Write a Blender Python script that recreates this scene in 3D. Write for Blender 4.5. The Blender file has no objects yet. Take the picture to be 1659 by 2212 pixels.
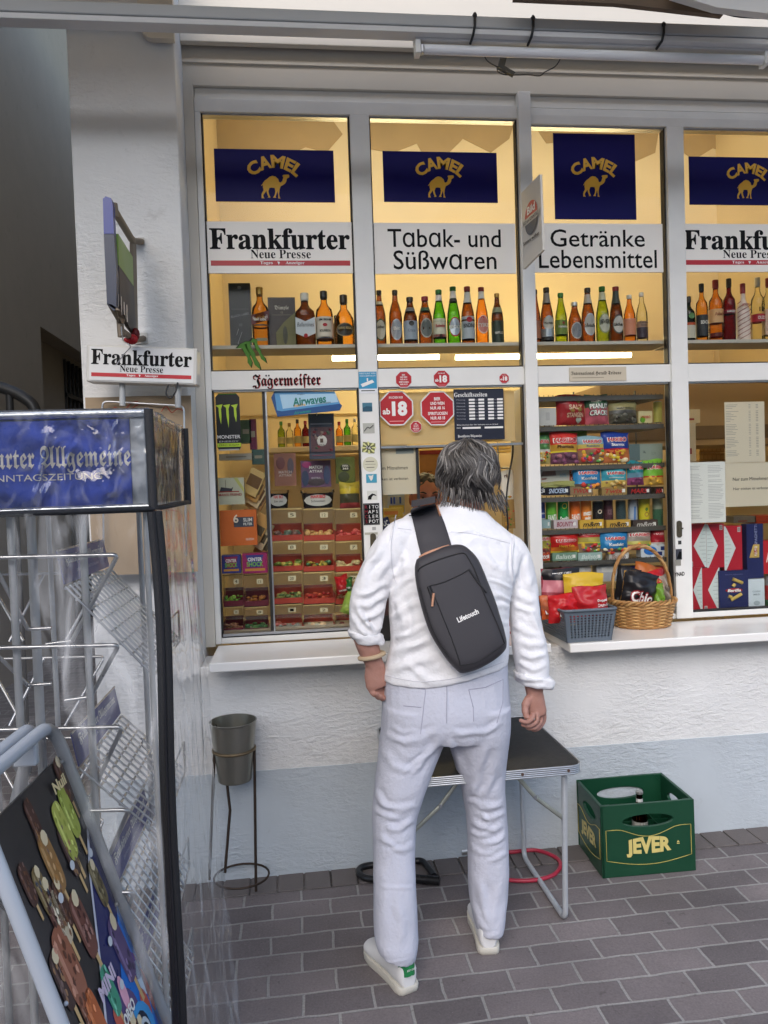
import bpy, bmesh, math, random
import numpy as np
from mathutils import Vector, Matrix, noise
from mathutils.bvhtree import BVHTree
random.seed(7); RAD = math.radians
S = bpy.context.scene
COL = S.collection
# ------------------------------------------------------------------ camera
YAW, PITCH, ROLL, FPX, EYE = .1145, -.0328, .0334, 1661.0, 1.45
cy_, sy_, cp_, sp_ = math.cos(YAW), math.sin(YAW), math.cos(PITCH), math.sin(PITCH)
FW = Vector((sy_*cp_, cy_*cp_, sp_)); RT = Vector((cy_, -sy_, 0)); UP = RT.cross(FW)
RT, UP = math.cos(ROLL)*RT - math.sin(ROLL)*UP, math.sin(ROLL)*RT + math.cos(ROLL)*UP
cam = bpy.data.cameras.new('camera'); camo = bpy.data.objects.new('camera', cam); COL.objects.link(camo)
camo.matrix_world = Matrix(((RT.x, UP.x, -FW.x, 0), (RT.y, UP.y, -FW.y, 0), (RT.z, UP.z, -FW.z, EYE), (0, 0, 0, 1)))
cam.sensor_fit = 'VERTICAL'; cam.sensor_height = 36; cam.lens = FPX/2212*36
cam.clip_start = .02; cam.clip_end = 500
S.camera = camo
# ------------------------------------------------------------------ sky, sun, exposure
SUN_EL, SUN_AZ = RAD(36), RAD(197)          # behind the camera, slightly left
W = bpy.data.worlds.new('World'); S.world = W; W.use_nodes = True
nt = W.node_tree; sky = nt.nodes.new('ShaderNodeTexSky'); sky.sky_type = 'NISHITA'
sky.sun_disc = False; sky.sun_elevation = SUN_EL; sky.sun_rotation = SUN_AZ; sky.dust_density = 1.6; sky.ozone_density = 1.0
bg = nt.nodes['Background']; nt.links.new(sky.outputs[0], bg.inputs[0]); bg.inputs[1].default_value = .15
sun = bpy.data.lights.new('sun', 'SUN'); sun.energy = .5; sun.angle = RAD(60); sun.color = (1, .98, .95)
suno = bpy.data.objects.new('sun', sun); COL.objects.link(suno)
suno.rotation_euler = Vector((math.sin(SUN_AZ)*math.cos(SUN_EL), math.cos(SUN_AZ)*math.cos(SUN_EL), math.sin(SUN_EL))).to_track_quat('Z', 'Y').to_euler()
S.view_settings.view_transform = 'Standard'; S.view_settings.look = 'None'; S.view_settings.gamma = 1
S.view_settings.exposure = 1.2
S.render.engine = 'CYCLES'; S.cycles.use_denoising = True
S.cycles.max_bounces = 10; S.cycles.diffuse_bounces = 4; S.cycles.glossy_bounces = 4; S.cycles.transmission_bounces = 6
S.cycles.transparent_max_bounces = 24; S.cycles.caustics_reflective = False; S.cycles.caustics_refractive = False
S.cycles.sample_clamp_indirect = 6
# ------------------------------------------------------------------ picture -> place (the photo measured at 1659 x 2212)
GS = .0102                                   # the pavement rises gently to the right
def ray(px, py):
    return RT*((px-829.5)/FPX) - UP*((py-1106)/FPX) + FW
def B(px, py, Y):                            # where the sight line meets the plane y = Y
    d = ray(px, py); t = Y/d.y
    return Vector((d.x*t, Y, EYE+d.z*t))
def BX(px, py, X):
    d = ray(px, py); t = X/d.x
    return Vector((X, d.y*t, EYE+d.z*t))
def BZ(px, py, Z):
    d = ray(px, py); t = (Z-EYE)/d.z
    return Vector((d.x*t, d.y*t, Z))
def BG(px, py):
    d = ray(px, py); t = EYE/(GS*d.x-d.z)
    return Vector((d.x*t, d.y*t, EYE+d.z*t))
def RC(x0, y0, x1, y1, Y):                   # a rectangle seen at px: centre x, bottom z, width, height
    l, r = B(x0, (y0+y1)/2, Y), B(x1, (y0+y1)/2, Y); t, b = B((x0+x1)/2, y0, Y), B((x0+x1)/2, y1, Y)
    return (l.x+r.x)/2, b.z, r.x-l.x, t.z-b.z
YW, YG = 2.885, 3.131                        # wall front, glass
# ------------------------------------------------------------------ materials
def lin(c):
    return tuple(((v/255+.055)/1.055)**2.4 if v/255 > .04045 else v/255/12.92 for v in c)
MATS = {}
def M(name, col=(200, 200, 200), rough=.5, metal=0., bump=0., bscale=40., var=.06, vscale=6., spec=.5, coat=0., emit=None, est=0., linc=None, stretch=None, sss=0.):
    if name in MATS: return MATS[name]
    m = bpy.data.materials.new(name); m.use_nodes = True; MATS[name] = m
    n, l = m.node_tree.nodes, m.node_tree.links; p = n['Principled BSDF']
    c = (linc or lin(col))+(1,)
    p.inputs['Base Color'].default_value = c; p.inputs['Roughness'].default_value = rough; p.inputs['Metallic'].default_value = metal
    p.inputs['Specular IOR Level'].default_value = spec; p.inputs['Coat Weight'].default_value = coat
    if sss: p.inputs['Subsurface Weight'].default_value = sss; p.inputs['Subsurface Radius'].default_value = (.01, .004, .002)
    tc = n.new('ShaderNodeTexCoord'); src = tc.outputs['Object']
    if stretch:
        mp = n.new('ShaderNodeMapping'); mp.inputs['Scale'].default_value = stretch; l.new(src, mp.inputs[0]); src = mp.outputs[0]
    if var:
        t = n.new('ShaderNodeTexNoise'); t.inputs['Scale'].default_value = vscale; t.inputs['Detail'].default_value = 6; l.new(src, t.inputs['Vector'])
        mx = n.new('ShaderNodeMix'); mx.data_type = 'RGBA'; l.new(t.outputs['Fac'], mx.inputs['Factor'])
        mx.inputs['A'].default_value = tuple(max(0, v*(1-var*1.6)) for v in c[:3])+(1,); mx.inputs['B'].default_value = tuple(min(1, v*(1+var*1.6)) for v in c[:3])+(1,)
        l.new(mx.outputs['Result'], p.inputs['Base Color'])
        r = n.new('ShaderNodeMapRange'); r.inputs['To Min'].default_value = max(.02, rough-.08); r.inputs['To Max'].default_value = min(1, rough+.1)
        l.new(t.outputs['Fac'], r.inputs['Value']); l.new(r.outputs[0], p.inputs['Roughness'])
    if bump:
        b = n.new('ShaderNodeTexNoise'); b.inputs['Scale'].default_value = bscale; b.inputs['Detail'].default_value = 5; l.new(src, b.inputs['Vector'])
        bn = n.new('ShaderNodeBump'); bn.inputs['Strength'].default_value = bump; bn.inputs['Distance'].default_value = .01
        l.new(b.outputs['Fac'], bn.inputs['Height']); l.new(bn.outputs[0], p.inputs['Normal'])
    if emit:
        p.inputs['Emission Color'].default_value = lin(emit)+(1,); p.inputs['Emission Strength'].default_value = est
    return m
def C(r, g, b, rough=.45):                   # a plain printed / moulded colour
    return M('colour_%d_%d_%d_%d' % (r, g, b, rough*100), (r, g, b), rough, var=.05, vscale=30, spec=.3)
def trans_mat(name, col, k=.6):             # paper that lets light through
    m = bpy.data.materials.new(name); m.use_nodes = True; MATS[name] = m
    n, l = m.node_tree.nodes, m.node_tree.links; p = n['Principled BSDF']; p.inputs['Base Color'].default_value = lin(col)+(1,); p.inputs['Roughness'].default_value = .8
    t = n.new('ShaderNodeBsdfTranslucent'); t.inputs[0].default_value = lin(col)+(1,); mx = n.new('ShaderNodeMixShader'); mx.inputs[0].default_value = k
    l.new(p.outputs[0], mx.inputs[1]); l.new(t.outputs[0], mx.inputs[2]); l.new(mx.outputs[0], n['Material Output'].inputs['Surface']); return m
def clear_mat(name, tint, fres=1.45, rough=.02, haze=0., bump=0., bscale=10., stretch=None, gl=1.0, thick=False):
    if name in MATS: return MATS[name]
    m = bpy.data.materials.new(name); m.use_nodes = True; MATS[name] = m
    n, l = m.node_tree.nodes, m.node_tree.links; n.remove(n['Principled BSDF']); out = n['Material Output']
    tr = n.new('ShaderNodeBsdfTransparent'); tr.inputs[0].default_value = tuple(tint)+(1,)
    if thick:
        lw = n.new('ShaderNodeLayerWeight'); lw.inputs[0].default_value = .35; mt = n.new('ShaderNodeMix'); mt.data_type = 'RGBA'; l.new(lw.outputs['Facing'], mt.inputs['Factor'])
        mt.inputs['A'].default_value = tuple(tint)+(1,); mt.inputs['B'].default_value = tuple(v**2.6 for v in tint)+(1,); l.new(mt.outputs['Result'], tr.inputs[0])
    g = n.new('ShaderNodeBsdfGlossy'); g.inputs['Roughness'].default_value = rough; g.inputs['Color'].default_value = (gl, gl, gl, 1)
    fr = n.new('ShaderNodeFresnel'); fr.inputs[0].default_value = fres
    mx = n.new('ShaderNodeMixShader'); l.new(fr.outputs[0], mx.inputs[0]); l.new(tr.outputs[0], mx.inputs[1]); l.new(g.outputs[0], mx.inputs[2])
    o = mx.outputs[0]
    if haze:
        d = n.new('ShaderNodeBsdfDiffuse'); d.inputs[0].default_value = (.8, .8, .8, 1)
        m2 = n.new('ShaderNodeMixShader'); m2.inputs[0].default_value = haze
        if stretch:                          # pale streaks along the folds, painted in for the film's bright reflections
            tch = n.new('ShaderNodeTexCoord'); mph = n.new('ShaderNodeMapping'); mph.inputs['Scale'].default_value = stretch; mph.inputs['Rotation'].default_value = (0, .25, 0); l.new(tch.outputs['Object'], mph.inputs[0])
            nh = n.new('ShaderNodeTexNoise'); nh.inputs['Scale'].default_value = bscale*2.2; nh.inputs['Detail'].default_value = 4; nh.inputs['Distortion'].default_value = 1.2; l.new(mph.outputs[0], nh.inputs['Vector'])
            rh = n.new('ShaderNodeMapRange'); rh.inputs['From Min'].default_value = .5; rh.inputs['From Max'].default_value = .78; rh.inputs['To Min'].default_value = haze; rh.inputs['To Max'].default_value = haze*12; l.new(nh.outputs['Fac'], rh.inputs['Value']); l.new(rh.outputs[0], m2.inputs[0])
        l.new(o, m2.inputs[1]); l.new(d.outputs[0], m2.inputs[2]); o = m2.outputs[0]
    if bump:
        tc = n.new('ShaderNodeTexCoord'); mp = n.new('ShaderNodeMapping'); l.new(tc.outputs['Object'], mp.inputs[0])
        if stretch: mp.inputs['Scale'].default_value = stretch
        b = n.new('ShaderNodeTexNoise'); b.inputs['Scale'].default_value = bscale; b.inputs['Detail'].default_value = 3; b.inputs['Distortion'].default_value = .6
        l.new(mp.outputs[0], b.inputs['Vector'])
        bn = n.new('ShaderNodeBump'); bn.inputs['Strength'].default_value = bump; bn.inputs['Distance'].default_value = .02
        l.new(b.outputs['Fac'], bn.inputs['Height']); l.new(bn.outputs[0], g.inputs['Normal']); l.new(bn.outputs[0], fr.inputs['Normal'])
    l.new(o, out.inputs['Surface'])
    return m
# ------------------------------------------------------------------ mesh builder
_TXT = {}
def glyphs(s, bold=0., shear=0., space=1.):
    k = (s, bold, shear, space)
    if k not in _TXT:
        c = bpy.data.curves.new('t', 'FONT'); c.body = s; c.offset = bold; c.shear = shear; c.space_character = space; c.resolution_u = 3
        c.align_x = 'CENTER'; c.space_line = .8
        o = bpy.data.objects.new('t', c); COL.objects.link(o); bpy.context.view_layer.update()
        dg = bpy.context.evaluated_depsgraph_get(); me = bpy.data.meshes.new_from_object(o.evaluated_get(dg))
        v = np.array([q.co[:2] for q in me.vertices]); f = [tuple(p.vertices) for p in me.polygons]
        bpy.data.objects.remove(o); bpy.data.curves.remove(c); bpy.data.meshes.remove(me)
        _TXT[k] = (v, f)
    return _TXT[k]
def serif(s):
    return ''.join(chr(0x1D400+ord(c)-65) if 'A' <= c <= 'Z' else chr(0x1D41A+ord(c)-97) if 'a' <= c <= 'z' else c for c in s)
def frak(s):
    return ''.join(chr(0x1D56C+ord(c)-65) if 'A' <= c <= 'Z' else chr(0x1D586+ord(c)-97) if 'a' <= c <= 'z' else c for c in s)
class MB:
    def __init__(s): s.v = []; s.f = []; s.m = []; s.mats = []; s.T = None; s.sm = []
    def add(s, vs, fs, mat, smooth=False):
        o = len(s.v)
        if s.T is not None: vs = [s.T @ Vector(v) for v in vs]
        s.v += [tuple(v) for v in vs]
        if mat not in s.mats: s.mats.append(mat)
        i = s.mats.index(mat)
        for f in fs: s.f.append(tuple(o+k for k in f)); s.m.append(i); s.sm.append(smooth)
        return s
    def box(s, x0, x1, y0, y1, z0, z1, mat):
        v = [(x, y, z) for x in (x0, x1) for y in (y0, y1) for z in (z0, z1)]
        return s.add(v, [(0, 1, 3, 2), (4, 6, 7, 5), (0, 4, 5, 1), (2, 3, 7, 6), (0, 2, 6, 4), (1, 5, 7, 3)], mat)
    def prism(s, poly, y0, y1, mat, smooth=False, side=None):
        n = len(poly); v = [(x, y0, z) for x, z in poly]+[(x, y1, z) for x, z in poly]
        s.add(v, [tuple(range(n)), tuple(range(2*n-1, n-1, -1))], mat)
        return s.add(v, [(i, i+n, (i+1) % n+n, (i+1) % n) for i in range(n)], side or mat, smooth)
    def tube(s, pts, r, mat, n=8, closed=False, caps=True, flat=None):
        P = [Vector(p) for p in pts]; k = len(P); rr = r if isinstance(r, (list, tuple)) else [r]*k
        vs = []; up = Vector((0, 0, 1)); prev = None
        for i in range(k):
            a = P[(i-1) % k] if closed or i else P[0]; b = P[(i+1) % k] if closed or i < k-1 else P[-1]
            t = (b-a).normalized()
            if prev is None:
                q = up if abs(t.z) < .9 else Vector((1, 0, 0)); u = (q-t*q.dot(t)).normalized()
            else: u = (prev-t*prev.dot(t)).normalized()
            prev = u; w = t.cross(u)
            for j in range(n):
                an = 2*math.pi*j/n; vs.append(P[i]+(u*math.cos(an)+w*math.sin(an)*(flat or 1))*rr[i])
        fs = [(i*n+j, i*n+(j+1) % n, ((i+1) % k)*n+(j+1) % n, ((i+1) % k)*n+j) for i in range(k if closed else k-1) for j in range(n)]
        s.add(vs, fs, mat, True)
        if caps and not closed: s.add(vs[:n]+vs[-n:], [tuple(range(n-1, -1, -1)), tuple(range(n, 2*n))], mat)
        return s
    def lathe(s, prof, mat, c=(0, 0, 0), n=20, mats=None, cap=True, sx=1., sy=1.):
        vs = [(c[0]+r*math.cos(2*math.pi*j/n)*sx, c[1]+r*math.sin(2*math.pi*j/n)*sy, c[2]+z) for r, z in prof for j in range(n)]
        for i in range(len(prof)-1):
            s.add(vs[i*n:(i+2)*n], [(j, (j+1) % n, n+(j+1) % n, n+j) for j in range(n)], mats[i] if mats else mat, True)
        if cap:
            if prof[0][0] > 1e-5: s.add(vs[:n], [tuple(range(n-1, -1, -1))], mats[0] if mats else mat)
            if prof[-1][0] > 1e-5: s.add(vs[-n:], [tuple(range(n))], mats[-1] if mats else mat)
        return s
    def grid(s, fn, nu, nv, mat, smooth=True, mfn=None):
        vs = [fn(i/nu, j/nv) for j in range(nv+1) for i in range(nu+1)]
        if mfn is None:
            return s.add(vs, [(j*(nu+1)+i, j*(nu+1)+i+1, (j+1)*(nu+1)+i+1, (j+1)*(nu+1)+i) for j in range(nv) for i in range(nu)], mat, smooth)
        by = {}
        for j in range(nv):
            for i in range(nu): by.setdefault(mfn((i+.5)/nu, (j+.5)/nv).name, []).append((j*(nu+1)+i, j*(nu+1)+i+1, (j+1)*(nu+1)+i+1, (j+1)*(nu+1)+i))
        for k, fs in by.items(): s.add(vs, fs, MATS[k], smooth)
        return s
    def text(s, t, cx, cz, w, h, y, mat, bold=0., shear=0., rot=0., space=1., warp=None, keep=False):
        v, f = glyphs(t, bold, shear, space)
        lo, hi = v.min(0), v.max(0); d = hi-lo; q = (v-(lo+hi)/2)/d
        if keep or w is None or h is None:
            k = min((w or 9)/d[0], (h or 9)/d[1]); w, h = d[0]*k, d[1]*k
        q = q*np.array([w, h]); c, sn = math.cos(rot), math.sin(rot)
        if warp: vs = [warp(a, b) for a, b in q]
        else: vs = [(cx+a*c-b*sn, y, cz+a*sn+b*c) for a, b in q]
        return s.add(vs, f, mat)
    def dome(s, c, rx, ry, rz, mat, nu=12, nv=8, lo=-90, hi=90):
        return s.grid(lambda u, v: (c[0]+rx*math.cos(RAD(lo+(hi-lo)*v))*math.cos(2*math.pi*u), c[1]+ry*math.cos(RAD(lo+(hi-lo)*v))*math.sin(2*math.pi*u), c[2]+rz*math.sin(RAD(lo+(hi-lo)*v))), nu, nv, mat)
    def build(s, name, parent=None, loc=None, bevel=0., rot=None, seg=2, weld=False):
        me = bpy.data.meshes.new(name); me.from_pydata(s.v, [], s.f)
        for m in s.mats: me.materials.append(m)
        me.polygons.foreach_set('material_index', s.m); me.polygons.foreach_set('use_smooth', s.sm)
        me.validate(); me.update()
        o = bpy.data.objects.new(name, me); COL.objects.link(o)
        if parent: o.parent = parent
        if loc is not None: o.location = loc
        if rot: o.rotation_euler = rot
        if weld:
            w = o.modifiers.new('w', 'WELD'); w.merge_threshold = 1e-5
        if bevel:
            b = o.modifiers.new('b', 'BEVEL'); b.width = bevel; b.segments = seg; b.limit_method = 'ANGLE'; b.angle_limit = RAD(40)
        return o
def tag(o, label, cat, group=None, kind=None):
    if label: o['label'] = label
    if cat: o['category'] = cat
    if group: o['group'] = group
    if kind: o['kind'] = kind
    return o
def thing(name, label, cat, loc=(0, 0, 0), rot=None, group=None):
    o = bpy.data.objects.new(name, None); COL.objects.link(o); o.location = loc; o.empty_display_size = .05
    if rot: o.rotation_euler = rot
    return tag(o, label, cat, group)
def path(pts, n=8, closed=False):            # a smooth curve through points
    P = [Vector(p) for p in pts]; out = []; k = len(P)
    for i in range(k if closed else k-1):
        a, b, c, d = (P[(i+j-1) % k] if closed else P[min(max(i+j-1, 0), k-1)] for j in range(4))
        for q in range(n):
            t = q/n; out.append(.5*((2*b)+(c-a)*t+(2*a-5*b+4*c-d)*t*t+(3*b-a-3*c+d)*t**3))
    if not closed: out.append(P[-1])
    return out
def rpath(pts, r=.03, n=5):                  # a polyline with rounded corners
    P = [Vector(p) for p in pts]; out = [P[0]]
    for i in range(1, len(P)-1):
        a, b, c = P[i-1], P[i], P[i+1]; d1, d2 = (a-b), (c-b); q = min(r, d1.length*.45, d2.length*.45)
        s, e = b+d1.normalized()*q, b+d2.normalized()*q
        for k in range(n+1):
            t = k/n; out.append((1-t)**2*s+2*t*(1-t)*b+t*t*e)
    return out+[P[-1]]
def rrect(w, h, r, n=4):
    out = []
    for cx, cz, a0 in ((w/2-r, h/2-r, 0), (-w/2+r, h/2-r, 90), (-w/2+r, -h/2+r, 180), (w/2-r, -h/2+r, 270)):
        for k in range(n+1): a = RAD(a0+90*k/n); out.append((cx+r*math.cos(a), cz+r*math.sin(a)))
    return out[::-1]
# ================================================================== setting
def stucco(name, col, bump=.75, paint=None):
    m = M(name, col, .85, var=.06, vscale=5)
    n, l = m.node_tree.nodes, m.node_tree.links; p = n['Principled BSDF']
    tc = n.new('ShaderNodeTexCoord'); mp = n.new('ShaderNodeMapping'); mp.inputs['Rotation'].default_value = (0, -.45, 0); mp.inputs['Scale'].default_value = (.5, 1, 1.1)
    l.new(tc.outputs['Object'], mp.inputs[0])
    a = n.new('ShaderNodeTexNoise'); a.inputs['Scale'].default_value = 62; a.inputs['Detail'].default_value = 5; a.inputs['Roughness'].default_value = .62; a.inputs['Distortion'].default_value = .5
    l.new(mp.outputs[0], a.inputs['Vector'])
    b = n.new('ShaderNodeTexNoise'); b.inputs['Scale'].default_value = 3.2; b.inputs['Detail'].default_value = 4; l.new(tc.outputs['Object'], b.inputs['Vector'])
    r = n.new('ShaderNodeMapRange'); r.inputs['From Min'].default_value = .35; r.inputs['From Max'].default_value = .62; l.new(b.outputs['Fac'], r.inputs['Value'])
    pw_ = n.new('ShaderNodeMath'); pw_.operation = 'POWER'; pw_.inputs[1].default_value = 1.8; l.new(a.outputs['Fac'], pw_.inputs[0])
    mu = n.new('ShaderNodeMath'); mu.operation = 'MULTIPLY'; l.new(pw_.outputs[0], mu.inputs[0]); l.new(r.outputs[0], mu.inputs[1])
    st = n.new('ShaderNodeTexNoise'); st.inputs['Scale'].default_value = 8; st.inputs['Detail'].default_value = 9; st.inputs['Roughness'].default_value = .7; l.new(tc.outputs['Object'], st.inputs['Vector'])
    sr_ = n.new('ShaderNodeMapRange'); sr_.inputs['From Min'].default_value = .6; sr_.inputs['From Max'].default_value = .75; sr_.inputs['To Max'].default_value = .3; l.new(st.outputs['Fac'], sr_.inputs['Value'])
    sx = n.new('ShaderNodeMix'); sx.data_type = 'RGBA'; l.new(sr_.outputs[0], sx.inputs['Factor']); l.new(p.inputs['Base Color'].links[0].from_socket, sx.inputs['A']); sx.inputs['B'].default_value = lin((120, 112, 100))+(1,); l.new(sx.outputs['Result'], p.inputs['Base Color'])
    bn = n.new('ShaderNodeBump'); bn.inputs['Strength'].default_value = bump; bn.inputs['Distance'].default_value = .012
    l.new(mu.outputs[0], bn.inputs['Height']); l.new(bn.outputs[0], p.inputs['Normal'])
    return m
STW = stucco('white_stucco', (222, 222, 220)); STG = stucco('grey_painted_stucco', (186, 194, 200), .7); STP = stucco('passage_plaster', (178, 168, 150), .25)
FR = M('frame_paint', (226, 225, 220), .42, var=.05, vscale=9, bump=.05, bscale=60)
FRC = M('fascia_paint', (206, 199, 186), .5, var=.04, vscale=4)
ALU = M('aluminium', (190, 192, 194), .3, 1., var=.06, vscale=40, stretch=(.2, 1, 1))
BEAM = M('grey_beam_paint', (176, 178, 178), .45, var=.05)
BEAML = M('light_beam_paint', (212, 212, 210), .45, var=.05)
BLK = M('black_rubber', (22, 22, 24), .5); DRK = M('dark_gasket', (28, 26, 24), .55)
CREAM = M('cream_plaster', (222, 202, 156), .8, var=.07, vscale=2.2)
SILL = M('white_laminate', (243, 241, 236), .22, var=.04, vscale=5, coat=.2)
STEEL = M('wire_steel', (205, 208, 212), .28, .9, var=.05); ZINC = M('zinc_tube', (190, 195, 200), .35, .3, var=.08, vscale=30)
GLASS = clear_mat('window_glass', (.97, .98, .97), 1.17, .006)
# pavers
PV = bpy.data.materials.new('paving_brick'); PV.use_nodes = True
n, l = PV.node_tree.nodes, PV.node_tree.links; p = n['Principled BSDF']
tc = n.new('ShaderNodeTexCoord'); mp = n.new('ShaderNodeMapping'); mp.inputs['Location'].default_value = (.03, .015, 0); l.new(tc.outputs['Object'], mp.inputs[0])
wob = n.new('ShaderNodeTexNoise'); wob.inputs['Scale'].default_value = 9; l.new(tc.outputs['Object'], wob.inputs['Vector'])
wm = n.new('ShaderNodeMix'); wm.data_type = 'RGBA'; wm.blend_type = 'LINEAR_LIGHT'; wm.inputs['Factor'].default_value = .006; l.new(mp.outputs[0], wm.inputs['A']); l.new(wob.outputs['Color'], wm.inputs['B'])
bk = n.new('ShaderNodeTexBrick'); bk.inputs['Scale'].default_value = 1; bk.inputs['Brick Width'].default_value = .2; bk.inputs['Row Height'].default_value = .1
bk.inputs['Mortar Size'].default_value = .005; bk.inputs['Mortar Smooth'].default_value = .35; bk.inputs['Bias'].default_value = -.1; bk.offset = .5
bk.inputs['Color1'].default_value = lin((122, 114, 114))+(1,); bk.inputs['Color2'].default_value = lin((96, 90, 91))+(1,); bk.inputs['Mortar'].default_value = lin((146, 144, 141))+(1,)
l.new(wm.outputs['Result'], bk.inputs['Vector'])
ns = n.new('ShaderNodeTexNoise'); ns.inputs['Scale'].default_value = 160; ns.inputs['Detail'].default_value = 4; l.new(tc.outputs['Object'], ns.inputs['Vector'])
nl = n.new('ShaderNodeTexNoise'); nl.inputs['Scale'].default_value = 2.3; nl.inputs['Detail'].default_value = 5; l.new(tc.outputs['Object'], nl.inputs['Vector'])
ml = n.new('ShaderNodeMix'); ml.data_type = 'RGBA'; ml.blend_type = 'OVERLAY'; ml.inputs['Factor'].default_value = .35; l.new(bk.outputs['Color'], ml.inputs['A']); l.new(ns.outputs['Fac'], ml.inputs['B'])
m3 = n.new('ShaderNodeMix'); m3.data_type = 'RGBA'; m3.blend_type = 'OVERLAY'; m3.inputs['Factor'].default_value = .6; l.new(ml.outputs['Result'], m3.inputs['A']); l.new(nl.outputs['Fac'], m3.inputs['B'])
sp = n.new('ShaderNodeTexNoise'); sp.inputs['Scale'].default_value = 46; sp.inputs['Detail'].default_value = 3; l.new(tc.outputs['Object'], sp.inputs['Vector'])
sr = n.new('ShaderNodeValToRGB'); sr.color_ramp.elements[0].position = .66; sr.color_ramp.elements[1].position = .74; l.new(sp.outputs['Fac'], sr.inputs[0])
sm_ = n.new('ShaderNodeMath'); sm_.operation = 'MULTIPLY'; sm_.inputs[1].default_value = .35; l.new(sr.outputs[0], sm_.inputs[0])
m4 = n.new('ShaderNodeMix'); m4.data_type = 'RGBA'; l.new(sm_.outputs[0], m4.inputs['Factor']); l.new(m3.outputs['Result'], m4.inputs['A']); m4.inputs['B'].default_value = lin((52, 46, 44))+(1,)
sp2 = n.new('ShaderNodeTexNoise'); sp2.inputs['Scale'].default_value = 240; l.new(tc.outputs['Object'], sp2.inputs['Vector'])
sr2 = n.new('ShaderNodeValToRGB'); sr2.color_ramp.elements[0].position = .7; sr2.color_ramp.elements[1].position = .76; l.new(sp2.outputs['Fac'], sr2.inputs[0])
m5 = n.new('ShaderNodeMix'); m5.data_type = 'RGBA'; l.new(sr2.outputs[0], m5.inputs['Factor']); l.new(m4.outputs['Result'], m5.inputs['A']); m5.inputs['B'].default_value = lin((150, 144, 140))+(1,)
l.new(m5.outputs['Result'], p.inputs['Base Color']); p.inputs['Roughness'].default_value = .75
hh = n.new('ShaderNodeMath'); hh.operation = 'MULTIPLY_ADD'; hh.inputs[1].default_value = .25; inv = n.new('ShaderNodeMath'); inv.operation = 'SUBTRACT'; inv.inputs[0].default_value = 1; l.new(bk.outputs['Fac'], inv.inputs[1])
l.new(ns.outputs['Fac'], hh.inputs[0]); l.new(inv.outputs[0], hh.inputs[2])
bn = n.new('ShaderNodeBump'); bn.inputs['Strength'].default_value = .6; bn.inputs['Distance'].default_value = .004; l.new(hh.outputs[0], bn.inputs['Height']); l.new(bn.outputs[0], p.inputs['Normal'])
g = MB(); g.add([(-40, -60, -40*GS), (40, -60, 40*GS), (40, 25, 40*GS), (-40, 25, -40*GS)], [(0, 1, 2, 3)], PV)
tag(g.build('pavement'), 'dark grey brick paving with pale mortar joints in front of the kiosk', 'pavement', kind='structure')
# header course against the wall
g = MB(); xx = -1.0
PVH = M('edge_paver', (104, 98, 96), .8, bump=.3, bscale=150, var=.12, vscale=8); MORT = M('edge_mortar', (150, 146, 142), .9, bump=.3, bscale=120)
g.box(-1, 3.6, YW-.13, YW+.02, -.05, .0, MORT)
while xx < 3.6:
    g.box(xx, xx+.092, YW-.124, YW-.004, -.04, .005+random.uniform(-.0012, .0012), PVH); xx += .0985
e = g.build('edge_course', bevel=.002); e.rotation_euler = (0, -math.atan(GS), 0); tag(e, 'row of upright paving bricks laid along the foot of the kiosk wall', 'pavement', kind='structure')
# ------------------------------------------------------------------ kiosk
K = thing('kiosk', 'white kiosk building with big yellow lit shop windows and grey painted base', 'building', (1.0, YW, 0))
def kp(mb, name, parent=None, **k):
    o = mb.build(name, parent or K, **k); o.location = (-1.0, -YW, 0) if not parent else (0, 0, 0); return o
XP0, XP1 = -.745, -.372
kp(MB().box(XP1+.001, 3.6, YW, YW+.2, -.1, .805, STW), 'lower_wall', bevel=.004)
kp(MB().box(XP0, XP1, YW-.001, YW+.9, -.1, 3.6, STW), 'pilaster', bevel=.006)
kp(MB().box(XP0-.002, 3.6, YW-.004, YW+.02, -.1, .404, STG), 'plinth')
kp(MB().box(XP1, 3.6, YG-.03, YG+.03, 3.035, 3.7, FRC).box(XP1, 3.6, YG-.04, YG-.0305, 3.118, 3.128, FRC).box(XP1+.001, -.334, YG-.05, YG+.02, .84, 3.034, FRC), 'fascia')
kp(MB().box(-.333, .956, YG-.012, YG+.03, 2.99, 3.034, FR).box(-.333, .956, YG-.035, YG+.03, 2.932, 2.984, FR).box(-.333, .956, YG-.004, YG+.02, 2.98, 2.995, DRK), 'shutter_rail', bevel=.002)
kp(MB().box(1.0105, 3.5, YG-.012, YG+.03, 2.988, 3.034, FR).box(1.0105, 3.5, YG-.02, YG+.03, 2.955, 2.983, FR).box(1.0105, 3.5, YG-.035, YG+.03, 2.912, 2.951, FR).box(1.0105, 3.5, YG-.002, YG+.02, 2.95, 2.99, DRK), 'shutter_rail', bevel=.002)
for x0, x1, zt in ((-.3335, -.311, 2.93), (.2707, .3485, 2.931), (.957, 1.0101, 3.0345), (1.5937, 1.6684, 2.911), (2.24, 2.31, 2.911)):
    kp(MB().box(x0, x1, YG-.05 if zt > 3 else YG-.04, YG+.03, .846, zt, FR), 'post', bevel=.003)
BAYS = [(-.311, .2707, 2.932), (.3485, .957, 2.932), (1.0101, 1.5937, 2.912), (1.6684, 2.24, 2.912)]
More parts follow.
